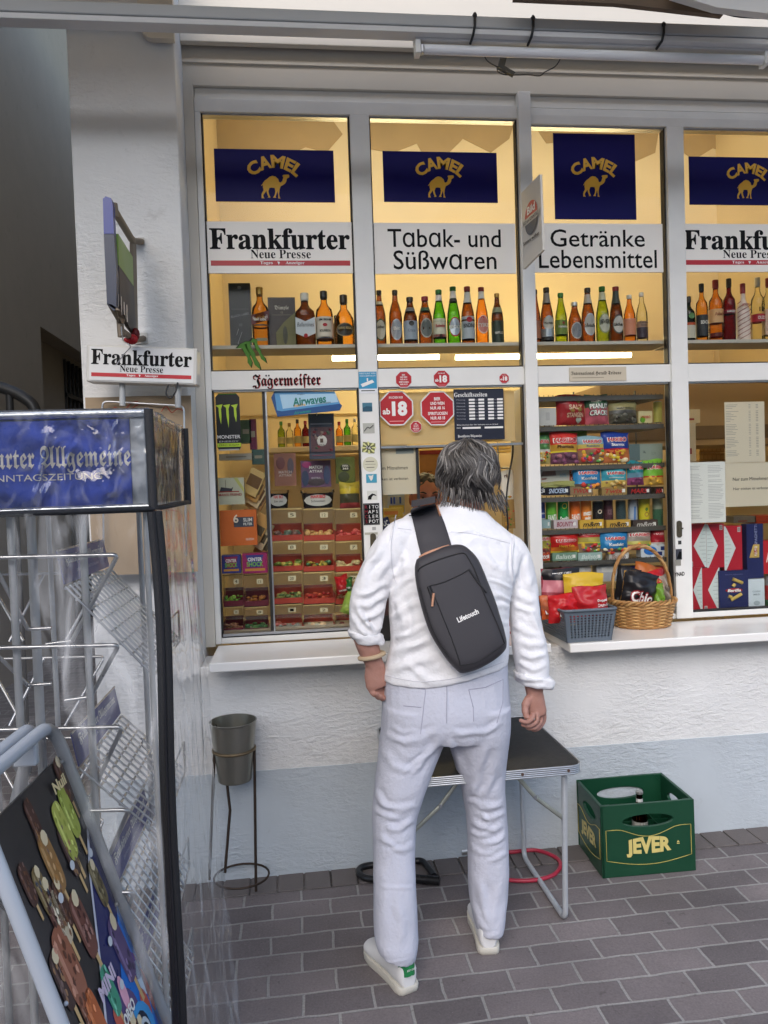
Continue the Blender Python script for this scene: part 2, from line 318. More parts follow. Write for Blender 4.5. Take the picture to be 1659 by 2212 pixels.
for i, (x0, x1, zt) in enumerate(BAYS):
    f = kp(MB().box(x0, x1, YG-.032, YG+.025, 1.852, 1.926, FR), 'window_transom', bevel=.002)
    kp(MB().box(x0, x1, YG-.03, YG+.025, .845, .868, FR), 'bottom_rail', f, bevel=.002)
    q = MB(); w = .006
    for z0, z1 in ((.868, 1.852), (1.926, zt)):
        q.box(x0, x0+w, YG-.02, YG+.012, z0, z1, DRK).box(x1-w, x1, YG-.02, YG+.012, z0, z1, DRK).box(x0+w, x1-w, YG-.02, YG+.012, z0, z0+w, DRK)
        q.box(x0+w, x1-w, YG-.02, YG+.012, z1-w, z1, ALU)
    kp(q, 'gasket', f)
    kp(MB().box(x0+w, x1-w, YG-.002, YG+.002, 1.932, zt-w, GLASS), 'pane', f)
    if i == 1:      # serving hatch: upper strip of glass, one fixed sliding leaf on the left, open on the right
        kp(MB().box(x0+w, x1-w, YG-.002, YG+.002, 1.615, 1.846, GLASS), 'pane', f)
        a, b = B(816, 1065, YG).x, B(902, 1065, YG).x
        kp(MB().box(x0+w, b, YG+.012, YG+.016, .874, 1.612, GLASS), 'sliding_pane', f)
        kp(MB().box(b, b+.011, YG+.006, YG+.022, .874, 1.612, BLK).box(x0+w, x1-w, YG-.01, YG+.02, 1.606, 1.615, ALU), 'sliding_rail', f)
    elif i == 0:
        b = B(583, 1100, YG).x
        kp(MB().box(x0+w, b, YG-.002, YG+.002, .874, 1.846, GLASS), 'sliding_pane', f)
        kp(MB().box(b-.02, x1-w, YG+.010, YG+.014, .874, 1.846, GLASS), 'sliding_pane', f)
        kp(MB().box(b-.014, b-.002, YG-.008, YG+.008, .874, 1.846, DRK).box(b-.002, b+.004, YG-.012, YG+.008, .874, 1.846, ALU), 'sliding_rail', f)
        kp(MB().box(x0+w, x1-w, YG-.026, YG+.012, .874, .884, ALU), 'sliding_rail', f)
    else:
        kp(MB().box(x0+w, x1-w, YG-.002, YG+.002, .874, 1.846, GLASS), 'pane', f)
kp(MB().box(2.312, 3.6, YG-.025, YG+.03, .846, 3.03, FRC).box(2.36, 3.5, YG-.033, YG-.0255, .92, 2.9, FR), 'wall_panel', bevel=.003)
# shop interior
YB = 4.7
kp(MB().box(-.6, 3.4, YB, YB+.1, .0, 4.5, CREAM), 'interior_wall')
kp(MB().box(-.65, -.38, YG+.66, YB, .0, 4.5, CREAM), 'interior_wall')
kp(MB().box(2.75, 2.85, YG+.05, YB, .0, 4.5, CREAM), 'interior_wall')
kp(MB().box(-.372, 2.75, YG+.031, YB, 4.4, 4.5, CREAM), 'interior_ceiling')
kp(MB().box(-.372, 2.75, YG+.05, YB, .1, .2, M('shop_floor', (120, 110, 100), .6)), 'interior_floor')
OLD = M('old_wallpaper_paste', (176, 150, 104), .85, var=.1, vscale=5)
# torn old paint band high on the back wall, and the joint between the boards
def blob(pts, y, mat, name):
    q = [B(a, b, y) for a, b in pts]
    kp(MB().prism([(v.x, v.z) for v in q][::-1], y-.003, y+.001, mat), name)
blob([(425, 235), (700, 235), (740, 290), (705, 330), (660, 318), (600, 345), (560, 322), (520, 330), (500, 380), (430, 385)], YB, OLD, 'old_paint')
blob([(780, 235), (1120, 235), (1100, 300), (1060, 330), (1000, 300), (960, 340), (920, 345), (900, 310), (850, 330), (780, 320)], YB, OLD, 'old_paint')
blob([(1130, 235), (1430, 235), (1415, 330), (1370, 350), (1300, 300), (1180, 310)], YB, OLD, 'old_paint')
blob([(1460, 235), (1680, 235), (1680, 310), (1600, 340), (1540, 320), (1500, 345), (1460, 320)], YB, OLD, 'old_paint')
zj = B(780, 547, YB).z
kp(MB().box(-.4, 2.7, YB-.02, YB, 1.9, zj, CREAM), 'wall_board', bevel=.004)
# the shelf behind the upper panes
SHZ = 2.038
SHELF = M('shelf_edge', (185, 178, 165), .5)
for i, (x0, x1, zt) in enumerate(BAYS):
    kp(MB().box(x0-.03, x1+.03, YG+.03, YG+.2, SHZ-.014, SHZ, SHELF), 'bottle_shelf')
# counters
for nm, lb, x0, x1, z in (('counter_shelf', 'white laminate counter board below the serving hatch, left of the gap', -.324, .93, .844), ('counter_shelf', 'long white laminate counter board carrying the two snack baskets', 1.003, 3.5, .838)):
    tag(MB().box(x0, x1, 2.765, YG-.052, z-.034, z, SILL).build(nm, bevel=.004), lb, 'counter', 'counter boards under the windows')
# ------------------------------------------------------------------ passage on the left
PW = thing('passage_wall', 'dark grey plastered side wall of the passage left of the kiosk', 'wall', (-2.3, 8, 0))
def pp(mb, name):
    o = mb.build(name, PW); o.location = (2.3, -8, 0); return o
y1, z1 = BX(87, 705, -2.3).y, BX(87, 705, -2.3).z
pp(MB().box(-3, -2.3, 2.0, y1, -.2, 12, STP).box(-3, -2.3, y1, 14, z1, 12, STP), 'wall')
pp(MB().box(-3, -2.5, y1, 14, -.2, z1, STP), 'recess')
y2, y3 = BX(135, 760, -2.5).y, BX(182, 760, -2.5).y
dz = BX(135, 775, -2.5).z
d = thing('barred_door', 'dark barred door in the passage, half hidden by the white pilaster', 'door', (-2.5, (y2+y3)/2, 0))
q = MB().box(-.03, 0, y2-(y2+y3)/2, y3-(y2+y3)/2+.6, 0, dz, M('door_dark', (18, 18, 18), .5)); q.build('door_leaf', d)
q = MB()
for k in range(9): yy = y2-(y2+y3)/2+k*.16; q.box(0, .03, yy, yy+.02, 0, dz, M('door_bar', (52, 50, 46), .5))
q.box(0, .035, y2-(y2+y3)/2, y3-(y2+y3)/2+.6, dz*.86, dz*.875, MATS['door_bar']); q.build('bars', d)
tag(MB().box(-3, 3.5, 14, 14.2, -.2, 12, STP).build('end_wall'), 'grey end wall closing off the dark passage', 'wall', kind='structure')
kp(MB().box(XP0+.003, XP0+.1, YW+.9, 14, -.1, 6, STP), 'passage_side')
h = path([B(-70, 826, 4.2), B(-20, 832, 4.2), B(20, 843, 4.2), B(50, 858, 4.2), B(70, 875, 4.2), B(80, 900, 4.2)], 6)
hr = thing('handrail', 'curved dark handrail above the newspaper stand at the left edge', 'handrail', (h[0].x, 4.2, 0))
MB().tube([v-Vector((h[0].x, 4.2, 0)) for v in h], .03, M('rail_dark', (70, 70, 70), .4, .4)).build('rail', hr)
v = B(20, 850, 4.2); MB().tube([(v.x-h[0].x, 0, v.z), (v.x-h[0].x, 0, 0)], .02, MATS['rail_dark']).build('post', hr)
# ------------------------------------------------------------------ awning over the kiosk front
YBm = 2.45
A = thing('awning', 'grey metal awning beam with cream cassette across the top of the kiosk front', 'awning', (.5, YBm, 2.9))
def ap(mb, name, **k):
    o = mb.build(name, A, **k); o.location = (-.5, -YBm, -2.9); return o
zb0, zb1, zb2 = B(829, 52, YBm).z, B(829, 26, YBm).z, B(829, 65, YBm).z
ap(MB().box(-2.6, 3.6, YBm, YBm+.06, zb0, zb1, BEAM), 'beam', bevel=.004)
ap(MB().box(-2.6, 3.6, YBm+.004, YBm+.055, zb2, zb0-.001, BEAML), 'lower_profile', bevel=.002)
yc = 2.84
xn, zc = B(303, 70, yc).x, B(829, 102, yc).z
arc = [(xn-.005, zc+.075), (xn, zc+.045), (xn+.006, zc+.02), (xn+.02, zc+.004), (xn+.035, zc)]
zc2 = B(829, 102, 3.05).z
zc = B(340, 82, yc).z; arc = [(xn-.005, zc+.075), (xn, zc+.045), (xn+.006, zc+.02), (xn+.02, zc+.004), (xn+.035, zc)]
ap(MB().prism([(XP1+.006, zc), (XP1+.006, 3.7), (xn-.02, 3.7)]+arc, yc, yc+.03, FRC), 'cassette_corner', bevel=.002)
ap(MB().box(XP1+.0, 3.6, 3.05, 3.08, zc2, 3.7, FRC), 'cassette', bevel=.003)
ap(MB().box(-2.6, xn, yc+.012, yc+.03, B(145, 40, yc).z, 3.7, BEAML), 'cassette_end')
CAN = M('brown_awning_cloth', (112, 96, 80), .9, var=.1)
a_ = [B(px, py, 2.36) for px, py in ((1110, -1), (1330, 9), (1560, 35), (1570, -30), (1110, -30))]
ap(MB().prism([(v.x, v.z) for v in a_], 2.355, 2.375, CAN), 'valance')
a_ = [B(px, py, 2.3) for px, py in ((1452, -8), (1545, 20), (1680, 36), (1680, -40), (1452, -40))]
ap(MB().prism([(v.x, v.z) for v in a_], 2.29, 2.32, BEAML), 'arm_cover', bevel=.003)
ap(MB().add([(-2.2, 1.2, 3.45), (4.4, 1.2, 3.45), (4.4, 2.838, 3.3), (-2.2, 2.838, 3.3), (-2.2, 1.2, 3.47), (4.4, 1.2, 3.47), (4.4, 2.838, 3.32), (-2.2, 2.838, 3.32)], [(0, 1, 2, 3), (7, 6, 5, 4), (0, 4, 5, 1), (1, 5, 6, 2), (2, 6, 7, 3), (3, 7, 4, 0)], trans_mat('cream_awning_cloth', (228, 214, 190), .55)), 'cloth')  # cloth added overhead, its reach and translucency shaped for light on the facade
for k, px in enumerate((1026, 1152, 1434)):
    v0, v1 = B(px, 33+(px-1026)*.05, YBm-.004), B(px-4, 76+(px-1026)*.03, YBm-.004)
    z = MB().tube([v0+Vector((0, .04, .012)), v0+Vector((0, 0, .006)), v0, (v0+v1)/2+Vector((.003, 0, 0)), v1, v1+Vector((0, .04, -.004))], .0045, BLK, 6).dome(v0, .007, .007, .008, BLK, 8, 6)
    tag(z.build('cable_tie'), ('black cable tie round the grey beam, leftmost of three', 'black cable tie round the grey beam, middle of three', 'black cable tie round the grey beam, rightmost of three')[k], 'cable tie', 'cable ties on the beam')
yl = 2.5
fx0, fx1 = B(895, 92, yl).x, B(1656, 128, yl).x; zt_, zl_ = B(895, 77, yl).z, B(895, 93, yl).z
L = thing('strip_light', 'unlit fluorescent strip light hanging under the grey awning beam', 'strip light', ((fx0+fx1)/2, yl, zl_))
hw = (fx1-fx0)/2
MB().box(-hw, hw, -.02, .03, .002, zt_-zl_, BEAML).build('housing', L, bevel=.003)
MB().box(-hw, -hw+.018, -.02, .02, -.04, .003, FR).box(-hw+.018, -hw+.03, -.012, .012, -.034, -.006, ALU).build('holder', L, bevel=.003)
MB().box(hw-.018, hw, -.02, .02, -.04, .003, FR).build('holder', L, bevel=.003)
MB().tube([(-hw+.03, 0, -.019), (hw-.018, 0, -.019)], .0155, M('opal_tube', (235, 235, 235), .2), 12).build('tube', L)
vb = B(1088, 150, yc-.02)
b_ = thing('cut_bracket', 'small dark metal bracket with loose wires hanging under the cream cassette', 'bracket', vb)
def bl(*q): return [B(x, y, yc-.03)-vb for x, y in q]
MB().prism([(v.x, v.z) for v in bl((1081, 120), (1096, 120), (1089, 147), (1076, 145))][::-1], -.012, .008, M('bracket_grey', (92, 94, 94), .4, .5)).prism([(v.x, v.z) for v in bl((1078, 143), (1110, 162), (1106, 169), (1074, 151))][::-1], -.03, -.013, MATS['bracket_grey']).build('plate', b_)
for q in (((1046, 118), (1050, 128), (1062, 138), (1076, 145), (1085, 150)), ((1074, 146), (1076, 155), (1090, 161), (1110, 162), (1140, 161), (1165, 164), (1178, 155), (1200, 143), (1211, 126))):
    MB().tube(path(bl(*q), 5), .0022, M('wire_dark', (60, 55, 52), .6), 5).build('wire', b_)
w_ = [B(x, y, 2.34) for x, y in ((1551, 24), (1570, 30), (1600, 36), (1660, 39), (1700, 40))]
tag(MB().tube(path(w_, 5), .004, BLK, 6).build('cable'), 'thin black cable under the awning arm at the top right corner', 'cable')
# ------------------------------------------------------------------ shop lamps (lit)
TUBE = M('lit_tube', (255, 225, 150), .5, var=0, emit=(255, 232, 178), est=21)
for k, (p0, p1, y, lb) in enumerate((((718, 774), (948, 771), 4.4, 'lit fluorescent tube inside the shop behind the first window'), ((985, 772), (1362, 764), 4.4, 'lit fluorescent tube inside the shop behind the beer bottles'))):
    a, b = B(*p0, y), B(*p1, y); b.z = a.z
    t = thing('fluorescent_tube', lb, 'strip light', (a+b)/2, group='lit tubes inside the shop')
    MB().tube([a-(a+b)/2, b-(a+b)/2], .014, TUBE, 10).build('tube', t)
    MB().box((a-b).x/2, (b-a).x/2, .02, .05, -.012, .016, FR).build('housing', t, bevel=.003)
t = thing('fluorescent_tube', 'added unseen tube behind the top window rail, brightening the bottles and back wall', 'strip light', (.95, 3.3, 3.16), group='lit tubes inside the shop')  # lamp added out of sight to brighten the bottle niche and wall
MB().tube([(-1.2, 0, 0), (1.3, 0, 0)], .014, M('added_fill_tube', (255, 225, 150), .5, var=0, emit=(255, 232, 178), est=9), 10).build('tube', t)
MB().box(-1.25, 1.35, -.03, .03, .02, .06, FR).build('housing', t, bevel=.003)
# ------------------------------------------------------------------ the house across the street (seen only mirrored in the panes)
SH = thing('street_house', 'plain plastered house across the street, seen only as a reflection in the window panes', 'building', (0, -14, 0))
HW = M('street_house_plaster', (206, 198, 184), .85, var=.1, vscale=.6)
MB().box(-30, 30, -1, 0, -.5, 7.0, HW).build('wall', SH)
MB().add([(-30.5, .5, 7.0), (30.5, .5, 7.0), (30.5, -5, 9), (-30.5, -5, 9), (-30.5, .5, 6.9), (30.5, .5, 6.9), (30.5, -5, 8.9), (-30.5, -5, 8.9)], [(0, 1, 2, 3), (7, 6, 5, 4), (0, 4, 5, 1), (1, 5, 6, 2), (2, 6, 7, 3), (3, 7, 4, 0)], M('street_roof', (110, 76, 62), .8)).build('roof', SH)
WD = M('street_window', (40, 44, 48), .1, spec=.6); WF = M('street_window_frame', (210, 208, 200), .5)
for k in range(-6, 7):
    for r_ in range(2):
        x, z = k*2.3, .9+r_*3.0
        f = MB().box(x-.6, x+.6, .001, .05, z, z+1.7, WF).build('window', SH); MB().box(x-.5, x+.5, .05, .056, z+.1, z+1.6, WD).build('pane', f)
# ================================================================== signs, stickers
NAVY = M('camel_blue', (13, 8, 84), .4, var=.03, spec=.15); GOLD = M('sign_gold', (226, 172, 52), .45, var=.03); INK = M('print_black', (12, 12, 13), .6, var=0, spec=.15)
SIGNW = M('sign_white', (240, 235, 226), .4, var=.02); RED = M('print_red', (178, 18, 32), .4, var=.03); WHT = M('print_white', (236, 234, 230), .45, var=0)
YS = YG-.0065                                # outside face of the glass
def panel(name, label, cat, rect, Y, mat, fn=None, th=.003, group=None, parent=None, bevel=0):
    """a flat sign: rect in picture px at depth Y; fn(mb, w, h) prints on its face"""
    cx, cz, w, h = RC(*rect, Y); m = MB().box(-w/2, w/2, 0, th, 0, h, mat)
    if fn: fn(m, w, h)
    o = m.build(name, loc=(cx, Y, cz)); tag(o, label, cat, group); return o
CML = [(930, 748), (925, 742), (905, 743), (885, 745), (882, 752), (888, 762), (878, 790), (866, 800), (856, 796), (850, 775), (830, 757), (808, 752), (790, 758), (770, 775), (755, 785), (742, 800), (735, 812), (726, 822), (729, 825), (738, 815), (738, 835), (742, 855), (730, 875), (726, 890), (726, 912), (746, 913), (740, 905), (738, 890), (755, 868), (761, 858), (768, 885), (775, 903), (770, 908), (788, 908), (788, 902), (780, 885), (776, 862), (785, 838), (800, 836), (822, 838), (826, 860), (822, 885), (812, 903), (808, 908), (830, 908), (826, 900), (834, 880), (841, 860), (846, 890), (845, 912), (860, 914), (855, 900), (852, 880), (858, 845), (866, 825), (880, 818), (898, 806), (908, 790), (912, 770), (922, 765), (930, 760)]
def camel_print(m, w, h, s=None, dx=0, dz=0):
    """arched word over a walking camel; s = width of the word"""
    s = s or w*.45; k = s/410; top = dz
    def arch(a, b, R=s*.62):
        t = a/R; r = R+b; return (dx+r*math.sin(t), -.0012, top+r*math.cos(t)-R)
    m.text('CAMEL', 0, 0, s*1.04, s*.235, 0, GOLD, bold=.042, warp=arch)
    m.prism([(dx+(x-828)*k*1.02, top-(y-648)*k*1.02) for x, y in CML][::-1], -.0014, -.0002, GOLD)
for i, (r, s, dz, lb) in enumerate((
    ((464, 323, 722, 436), 117, .773, 'dark blue tobacco sign with yellow camel in the upper left window'),
    ((828, 328, 1074, 437), 112, .78, 'dark blue tobacco sign with yellow camel above the Tabak- und Süßwaren board'),
    ((1197, 289, 1373, 474), 112, .66, 'almost square dark blue tobacco sign with yellow camel'),
    ((1489, 340, 1740, 443), 104, .777, 'dark blue tobacco sign with yellow camel at the right picture edge'))):
    sw = s/1661*YG*1.0
    panel('tobacco_sign', lb, 'sign', r, YS, NAVY, lambda m, w, h: camel_print(m, w, h, sw, 0, h*dz), group='camel signs')
# lettering boards
def fnp(m, w, h, top=.96):                    # newspaper name board
    m.text(serif('Frankfurter'), 0, h*.665, w*.955, h*.42, -.0006, INK, bold=.012)
    m.text(serif('Neue Presse'), 0, h*.37, w*.41, h*.17, -.0006, INK)
    m.box(-w*.475, w*.475, -.0008, 0, h*.145, h*.245, RED)
    m.text(serif('Tages'), -w*.1, h*.193, w*.085, h*.075, -.0014, WHT); m.text(serif('Anzeiger'), w*.095, h*.193, w*.13, h*.075, -.0014, WHT)
    m.prism([(-w*.026, h*.225), (-w*.008, h*.215), (-w*.017, h*.16)], -.0014, -.0008, WHT)
def two(a, b, wa, wb):
    def f(m, w, h):
        m.text(a, 0, h*.7, w*wa, h*.36, -.0006, INK, bold=.006); m.text(b, w*.0, h*.27, w*wb, h*.38, -.0006, INK, bold=.006)
    return f
BD = 'lettering boards across the windows'
panel('newspaper_board', 'white board with bold black serif lettering and red stripe in the leftmost window', 'sign', (446, 479, 763, 590), YG-.02, SIGNW, fnp, .008, BD)
panel('shop_board', 'white board reading Tabak- und Süßwaren', 'sign', (805, 482, 1114, 591), YG-.02, SIGNW, two('Tɑbɑk- und', 'Süßwɑren', .79, .72), .008, BD)
panel('shop_board', 'white board reading Getränke Lebensmittel', 'sign', (1149, 483, 1432, 588), YG-.02, SIGNW, two('Getränke', 'Lebensmittel', .72, .9), .008, BD)
panel('newspaper_board', 'white board with bold black serif lettering cut by the right picture edge', 'sign', (1471, 484, 1773, 587), YG-.02, SIGNW, fnp, .008, BD)
# bottom fascia lettering
YT = YG-.0335
def jm(m, w, h):
    m.text(frak('Jagermeifter'), w*.01, h*.5, w, h, -.0004, RED, bold=.004); m.text(frak('Jagermeifter'), 0, h*.52, w, h, -.0010, INK, bold=.004)
    for k in (.195, .235): m.box(w*(k-.5), w*(k-.5)+w*.02, -.001, 0, h*.86, h*.97, INK)
x, z, w, h = RC(545, 808, 692, 840, YT); m = MB(); jm(m, w, h); tag(m.build('lettering_sticker', loc=(x, YT, z)), 'black blackletter lettering stuck on the rail under the spirits', 'sticker')
def iht(m, w, h):
    m.text(frak('International Herald Tribune'), -w*.03, h*.55, w*.88, h*.33, -.0006, INK); m.box(-w*.45, w*.1, -.0006, 0, h*.24, h*.27, C(120, 110, 95))
panel('name_plate', 'beige plate with small blackletter newspaper title on the middle rail', 'sign', (1230, 793, 1353, 823), YT-.003, M('plate_beige', (200, 188, 165), .5), iht)
# green claw mark and the window decals
LIME = M('claw_green', (66, 116, 36), .45, spec=.2); LIME2 = M('claw_lime', (178, 206, 50), .4)
claw = [[(365, 828), (400, 785), (450, 760), (495, 758), (500, 775), (460, 785), (470, 830), (500, 880), (490, 900), (515, 960), (505, 1012), (470, 960), (470, 920), (440, 870), (415, 825)],
        [(440, 790), (495, 775), (505, 820), (545, 880), (545, 910), (580, 970), (600, 1040), (540, 985), (520, 930), (500, 890), (460, 830)],
        [(495, 765), (520, 728), (565, 745), (570, 790), (600, 850), (600, 870), (640, 920), (655, 970), (600, 925), (580, 870), (550, 830), (535, 770)]]
m = MB(); o = B(546, 795, YS)
for c in claw:
    q = [B((650+x*.3315)*.6636, (860+y*.3315)*.6636, YS)-o for x, y in c]; cx = sum(v.x for v in q)/len(q); cz = sum(v.z for v in q)/len(q)
    m.prism([(cx+(v.x-cx)*1.16, cz+(v.z-cz)*1.06) for v in q], -.0003, .0004, INK); m.prism([(v.x, v.z) for v in q], -.0009, -.0003, LIME)
tag(m.build('claw_sticker', loc=o), 'green three-clawed sticker on the glass under the spirits shelf', 'sticker')
def can_decal(m, w, h):
    pass
x, z, w, h = RC(467, 848, 519, 973, YS)
m = MB().prism([(-w*.42, 0), (-w*.5, h*.06), (-w*.5, h*.92), (-w*.36, h*.985), (w*.36, h*.985), (w*.5, h*.92), (w*.5, h*.06), (w*.42, 0)], 0, .0008, M('can_black', (20, 20, 20), .3))
m.box(-w*.36, w*.36, -.0004, 0, h*.965, h*.985, LIME).box(-w*.49, w*.49, -.0004, 0, h*.06, h*.125, LIME2).box(-w*.42, w*.42, -.0004, 0, 0, h*.025, C(170, 170, 165))
for sx, n_ in ((-.33, .5), (-.02, .6), (.3, .45)):
    m.prism([(w*(sx-.17), h*.78), (w*(sx+.12), h*.8), (w*(sx+.05), h*.72), (w*(sx+.06), h*(.6)), (w*(sx+.03), h*(.78-n_*.65)), (w*(sx-.04), h*.6), (w*(sx-.05), h*.74)][::-1], -.0006, 0, LIME2)
m.text('MONSTER', 0, h*.235, w*.96, h*.06, -.0006, WHT, bold=.01); m.text('ENERGY', 0, h*.155, w*.8, h*.028, -.0006, C(190, 190, 190)); m.text('ZERO SUGAR', 0, h*.093, w*.86, h*.03, -.0008, INK)
tag(m.build('can_decal', loc=(x, YS, z)), 'tall black drinks can decal with lime claw marks on the left window', 'decal')
# chewing gum pack decal
o = B(663, 870, YS)
def dq(pts): return [((B((680+x*.3436)*.6636, (1250+y*.3436)*.6636, YS)-o).x, (B((680+x*.3436)*.6636, (1250+y*.3436)*.6636, YS)-o).z) for x, y in pts]
m = MB().prism(dq([(620, 70), (1190, 70), (1245, 190), (690, 260), (640, 250)])[::-1], 0, .0006, M('gum_blue', (86, 150, 196), .35)).prism(dq([(590, 130), (620, 70), (645, 250), (690, 258), (1243, 186), (1262, 205), (1240, 250), (650, 312)])[::-1], -.0003, .0004, M('gum_deep', (22, 74, 130), .35))
m.prism(dq([(670, 100), (1200, 90), (1225, 170), (700, 235)])[::-1], -.0005, 0, C(170, 205, 225))
ct = dq([(950, 155)])[0]; m.text('Airwaves', ct[0], ct[1], .135, .034, -.0012, M('gum_green', (20, 120, 110), .4), bold=.03, rot=.1, shear=.1)
ct = dq([(860, 200)])[0]; m.text('Atem-Frei', ct[0], ct[1], .046, .012, -.0012, GOLD, bold=.02, rot=.12)
ct = dq([(1080, 182)])[0]; m.text('Menthol & Eukalyptus', ct[0], ct[1], .064, .008, -.0012, INK, rot=.1)
ct = dq([(885, 265)])[0]; m.text('Airwaves', ct[0], ct[1], .07, .013, -.0012, C(40, 140, 130), bold=.02, rot=.12, shear=.2)
ct = dq([(870, 98)])[0]; m.text("Wrigley's", ct[0], ct[1], .03, .006, -.0012, NAVY)
tag(m.build('gum_pack_decal', loc=o), 'slanted blue chewing gum pack decal at the top of the left window', 'decal')
# octagonal age warnings
OCTW = M('sticker_rim', (222, 222, 222), .35, var=.02)
def octagon(r): return [(r*math.cos(RAD(22.5+45*k)), r*math.sin(RAD(22.5+45*k))) for k in range(8)][::-1]
def age18(m, r):
    m.text('18', r*.18, -r*.02, r*.86, r*.82, -.0012, WHT, bold=.05); m.text('ab', -r*.56, -r*.16, r*.42, r*.34, -.0016, WHT, bold=.03)
    m.text('RAUCHEN NUR', 0, r*.6, r*.78, r*.13, -.0012, WHT, bold=.015); m.box(-r*.4, r*.4, -.0012, 0, -r*.74, -r*.69, C(220, 150, 150))
def age16(m, r):
    for k, (t, wd) in enumerate((('BIER', .36), ('UND WEIN', .8), ('NUR AB 16', .82), ('SPIRITUOSEN', 1.1), ('NUR AB 18', .82))):
        m.text(t, 0, r*(.53-.255*k-(.05 if k > 2 else 0)), r*wd, r*.175, -.0012, WHT, bold=.025)
    m.box(-r*.4, r*.4, -.0012, 0, -r*.78, -r*.74, C(220, 150, 150))
OC = 'red age limit stickers'
for nm, cx, cy, rp, Y, f, lb in (('warning_sticker', 856, 882, 38, YS, age18, 'large red octagonal sticker with a big white 18 on the hatch glass'), ('warning_sticker', 945, 882, 38, YS, age16, 'large red octagonal sticker listing beer and wine from 16'),
    ('warning_sticker', 872, 820, 18.5, YT, age16, 'medium red octagonal sticker with five lines of text on the rail'), ('warning_sticker', 954, 818, 19, YT, age18, 'medium red octagonal sticker with 18 in the middle of the rail'),
    ('warning_sticker', 1089, 817.5, 11.5, YT, age18, 'small red octagonal sticker with 18 at the right end of the rail'), ('warning_sticker', 898.5, 922, 12.5, YS, age16, 'smallest red octagonal sticker on the glass between the two big ones')):
    r = rp/FPX*Y*1.06; m = MB().prism(octagon(r), 0, .0012, OCTW).prism(octagon(r*.925), -.0006, 0, RED); f(m, r*.97)
    tag(m.build(nm, loc=B(cx, cy, Y)), lb, 'sticker', OC)
# opening hours
def hours(m, w, h):
    m.text(serif('Gesch')+'ä'+serif('ftszeiten'), -w*.16, h*.89, w*.66, h*.085, -.0008, WHT)
    for k, t in enumerate(('Montag', 'Dienstag', 'Mittwoch', 'Donnerstag', 'Freitag', 'Samstag', 'Sonntag')):
        zz = h*(.775-.062*k); m.text(t, -w*.36, zz+h*.012, w*.17, h*.026, -.0008, C(170, 170, 175))
        for q in (-.2, -.01, .18, .365): m.box(w*q, w*(q+.115), -.0008, 0, zz-h*.006, zz+h*.032, WHT)
        for q in (-.05, .33): m.text('bis', w*q, zz+h*.012, w*.05, h*.02, -.0008, C(170, 170, 175))
    m.text('Bitte beachten Sie: Wir befinden uns im Urlaub', -w*.04, h*.3, w*.82, h*.024, -.0008, WHT)
    m.box(-w*.34, w*.02, -.0008, 0, h*.22, h*.255, WHT).box(w*.1, w*.47, -.0008, 0, h*.22, h*.255, WHT); m.text('vom', -w*.42, h*.24, w*.08, h*.02, -.0008, WHT)
    m.text(frak('Frankfurter Allgemeine'), -w*.2, h*.075, w*.48, h*.06, -.0008, WHT)
panel('opening_hours_sign', 'dark navy opening hours sign with white boxes on the hatch glass', 'sign', (981, 840, 1089, 950), YS, M('hours_navy', (16, 22, 42), .4), hours, .0015)
# post stickers (second post)
YP = YG-.0415
def stick(rect, mat, lb, fn=None, Y=YP, name='sticker', rot=0):
    cx, cz, w, h = RC(*rect, Y); m = MB().box(-w/2, w/2, 0, .0011, -h/2, h/2, mat)
    if fn: fn(m, w, h)
    tag(m.build(name, loc=(cx, Y, cz+h/2), rot=(0, rot, 0)), lb, 'sticker', 'stickers on the posts')
def cctv(m, w, h):
    m.box(-w*.5, w*.5, -.0004, 0, -h*.5, -h*.3, C(230, 230, 232)); m.text('DIESE FILIALE WIRD', 0, h*.42, w*.9, h*.07, -.0006, WHT); m.text('VIDEOÜBERWACHT', 0, h*.31, w*.9, h*.07, -.0006, WHT)
    m.prism([(-w*.4, -h*.08), (w*.25, h*.12), (w*.36, h*.0), (-w*.3, -h*.22)][::-1], -.0006, 0, WHT).box(-w*.05, w*.02, -.0006, 0, h*.05, h*.2, WHT); m.box(-w*.38, w*.38, -.0008, 0, -h*.41, -h*.37, INK)
stick((775, 803, 814, 849), C(60, 150, 190), 'blue camera surveillance sticker on the second post', cctv)
stick((783, 870, 804, 889), C(70, 120, 140), 'small square teal picture sticker, second on the post', lambda m, w, h: m.prism([(-w*.5, -h*.1), (-w*.1, h*.12), (w*.5, h*.05), (w*.5, -h*.5), (-w*.5, -h*.5)][::-1], -.0004, 0, C(45, 85, 105)))
stick((784, 914, 809, 936), C(178, 178, 168), 'small square grey sticker with pale swirls on the post', lambda m, w, h: m.tube(path([(-w*.4, -.0004, -h*.3), (-w*.1, -.0004, h*.1), (w*.1, -.0004, 0), (w*.4, -.0004, h*.3)], 5), h*.05, C(90, 90, 88), 5))
def sixteen(m, w, h):
    for a in range(0, 360, 45): m.prism([(0, 0), (w*.6*math.cos(RAD(a)), h*.6*math.sin(RAD(a))), (w*.6*math.cos(RAD(a+18)), h*.6*math.sin(RAD(a+18)))][::-1], -.0004, 0, C(215, 215, 150))
    m.dome((0, 0, 0), w*.27, .0008, h*.25, C(60, 62, 56)); m.text('16', 0, 0, w*.34, h*.25, -.0012, WHT)
stick((783, 956, 810, 978), C(110, 112, 70), 'tilted sticker with 16 in a ring of rays on the post', sixteen, rot=.15)
m = MB().lathe([(0, 0), (.0155*1.9, 0), (.0155*1.9, .001), (0, .001)], C(205, 202, 178), n=24); m.text('Noch Fragen!', 0, .009, .036, .005, 0, INK)
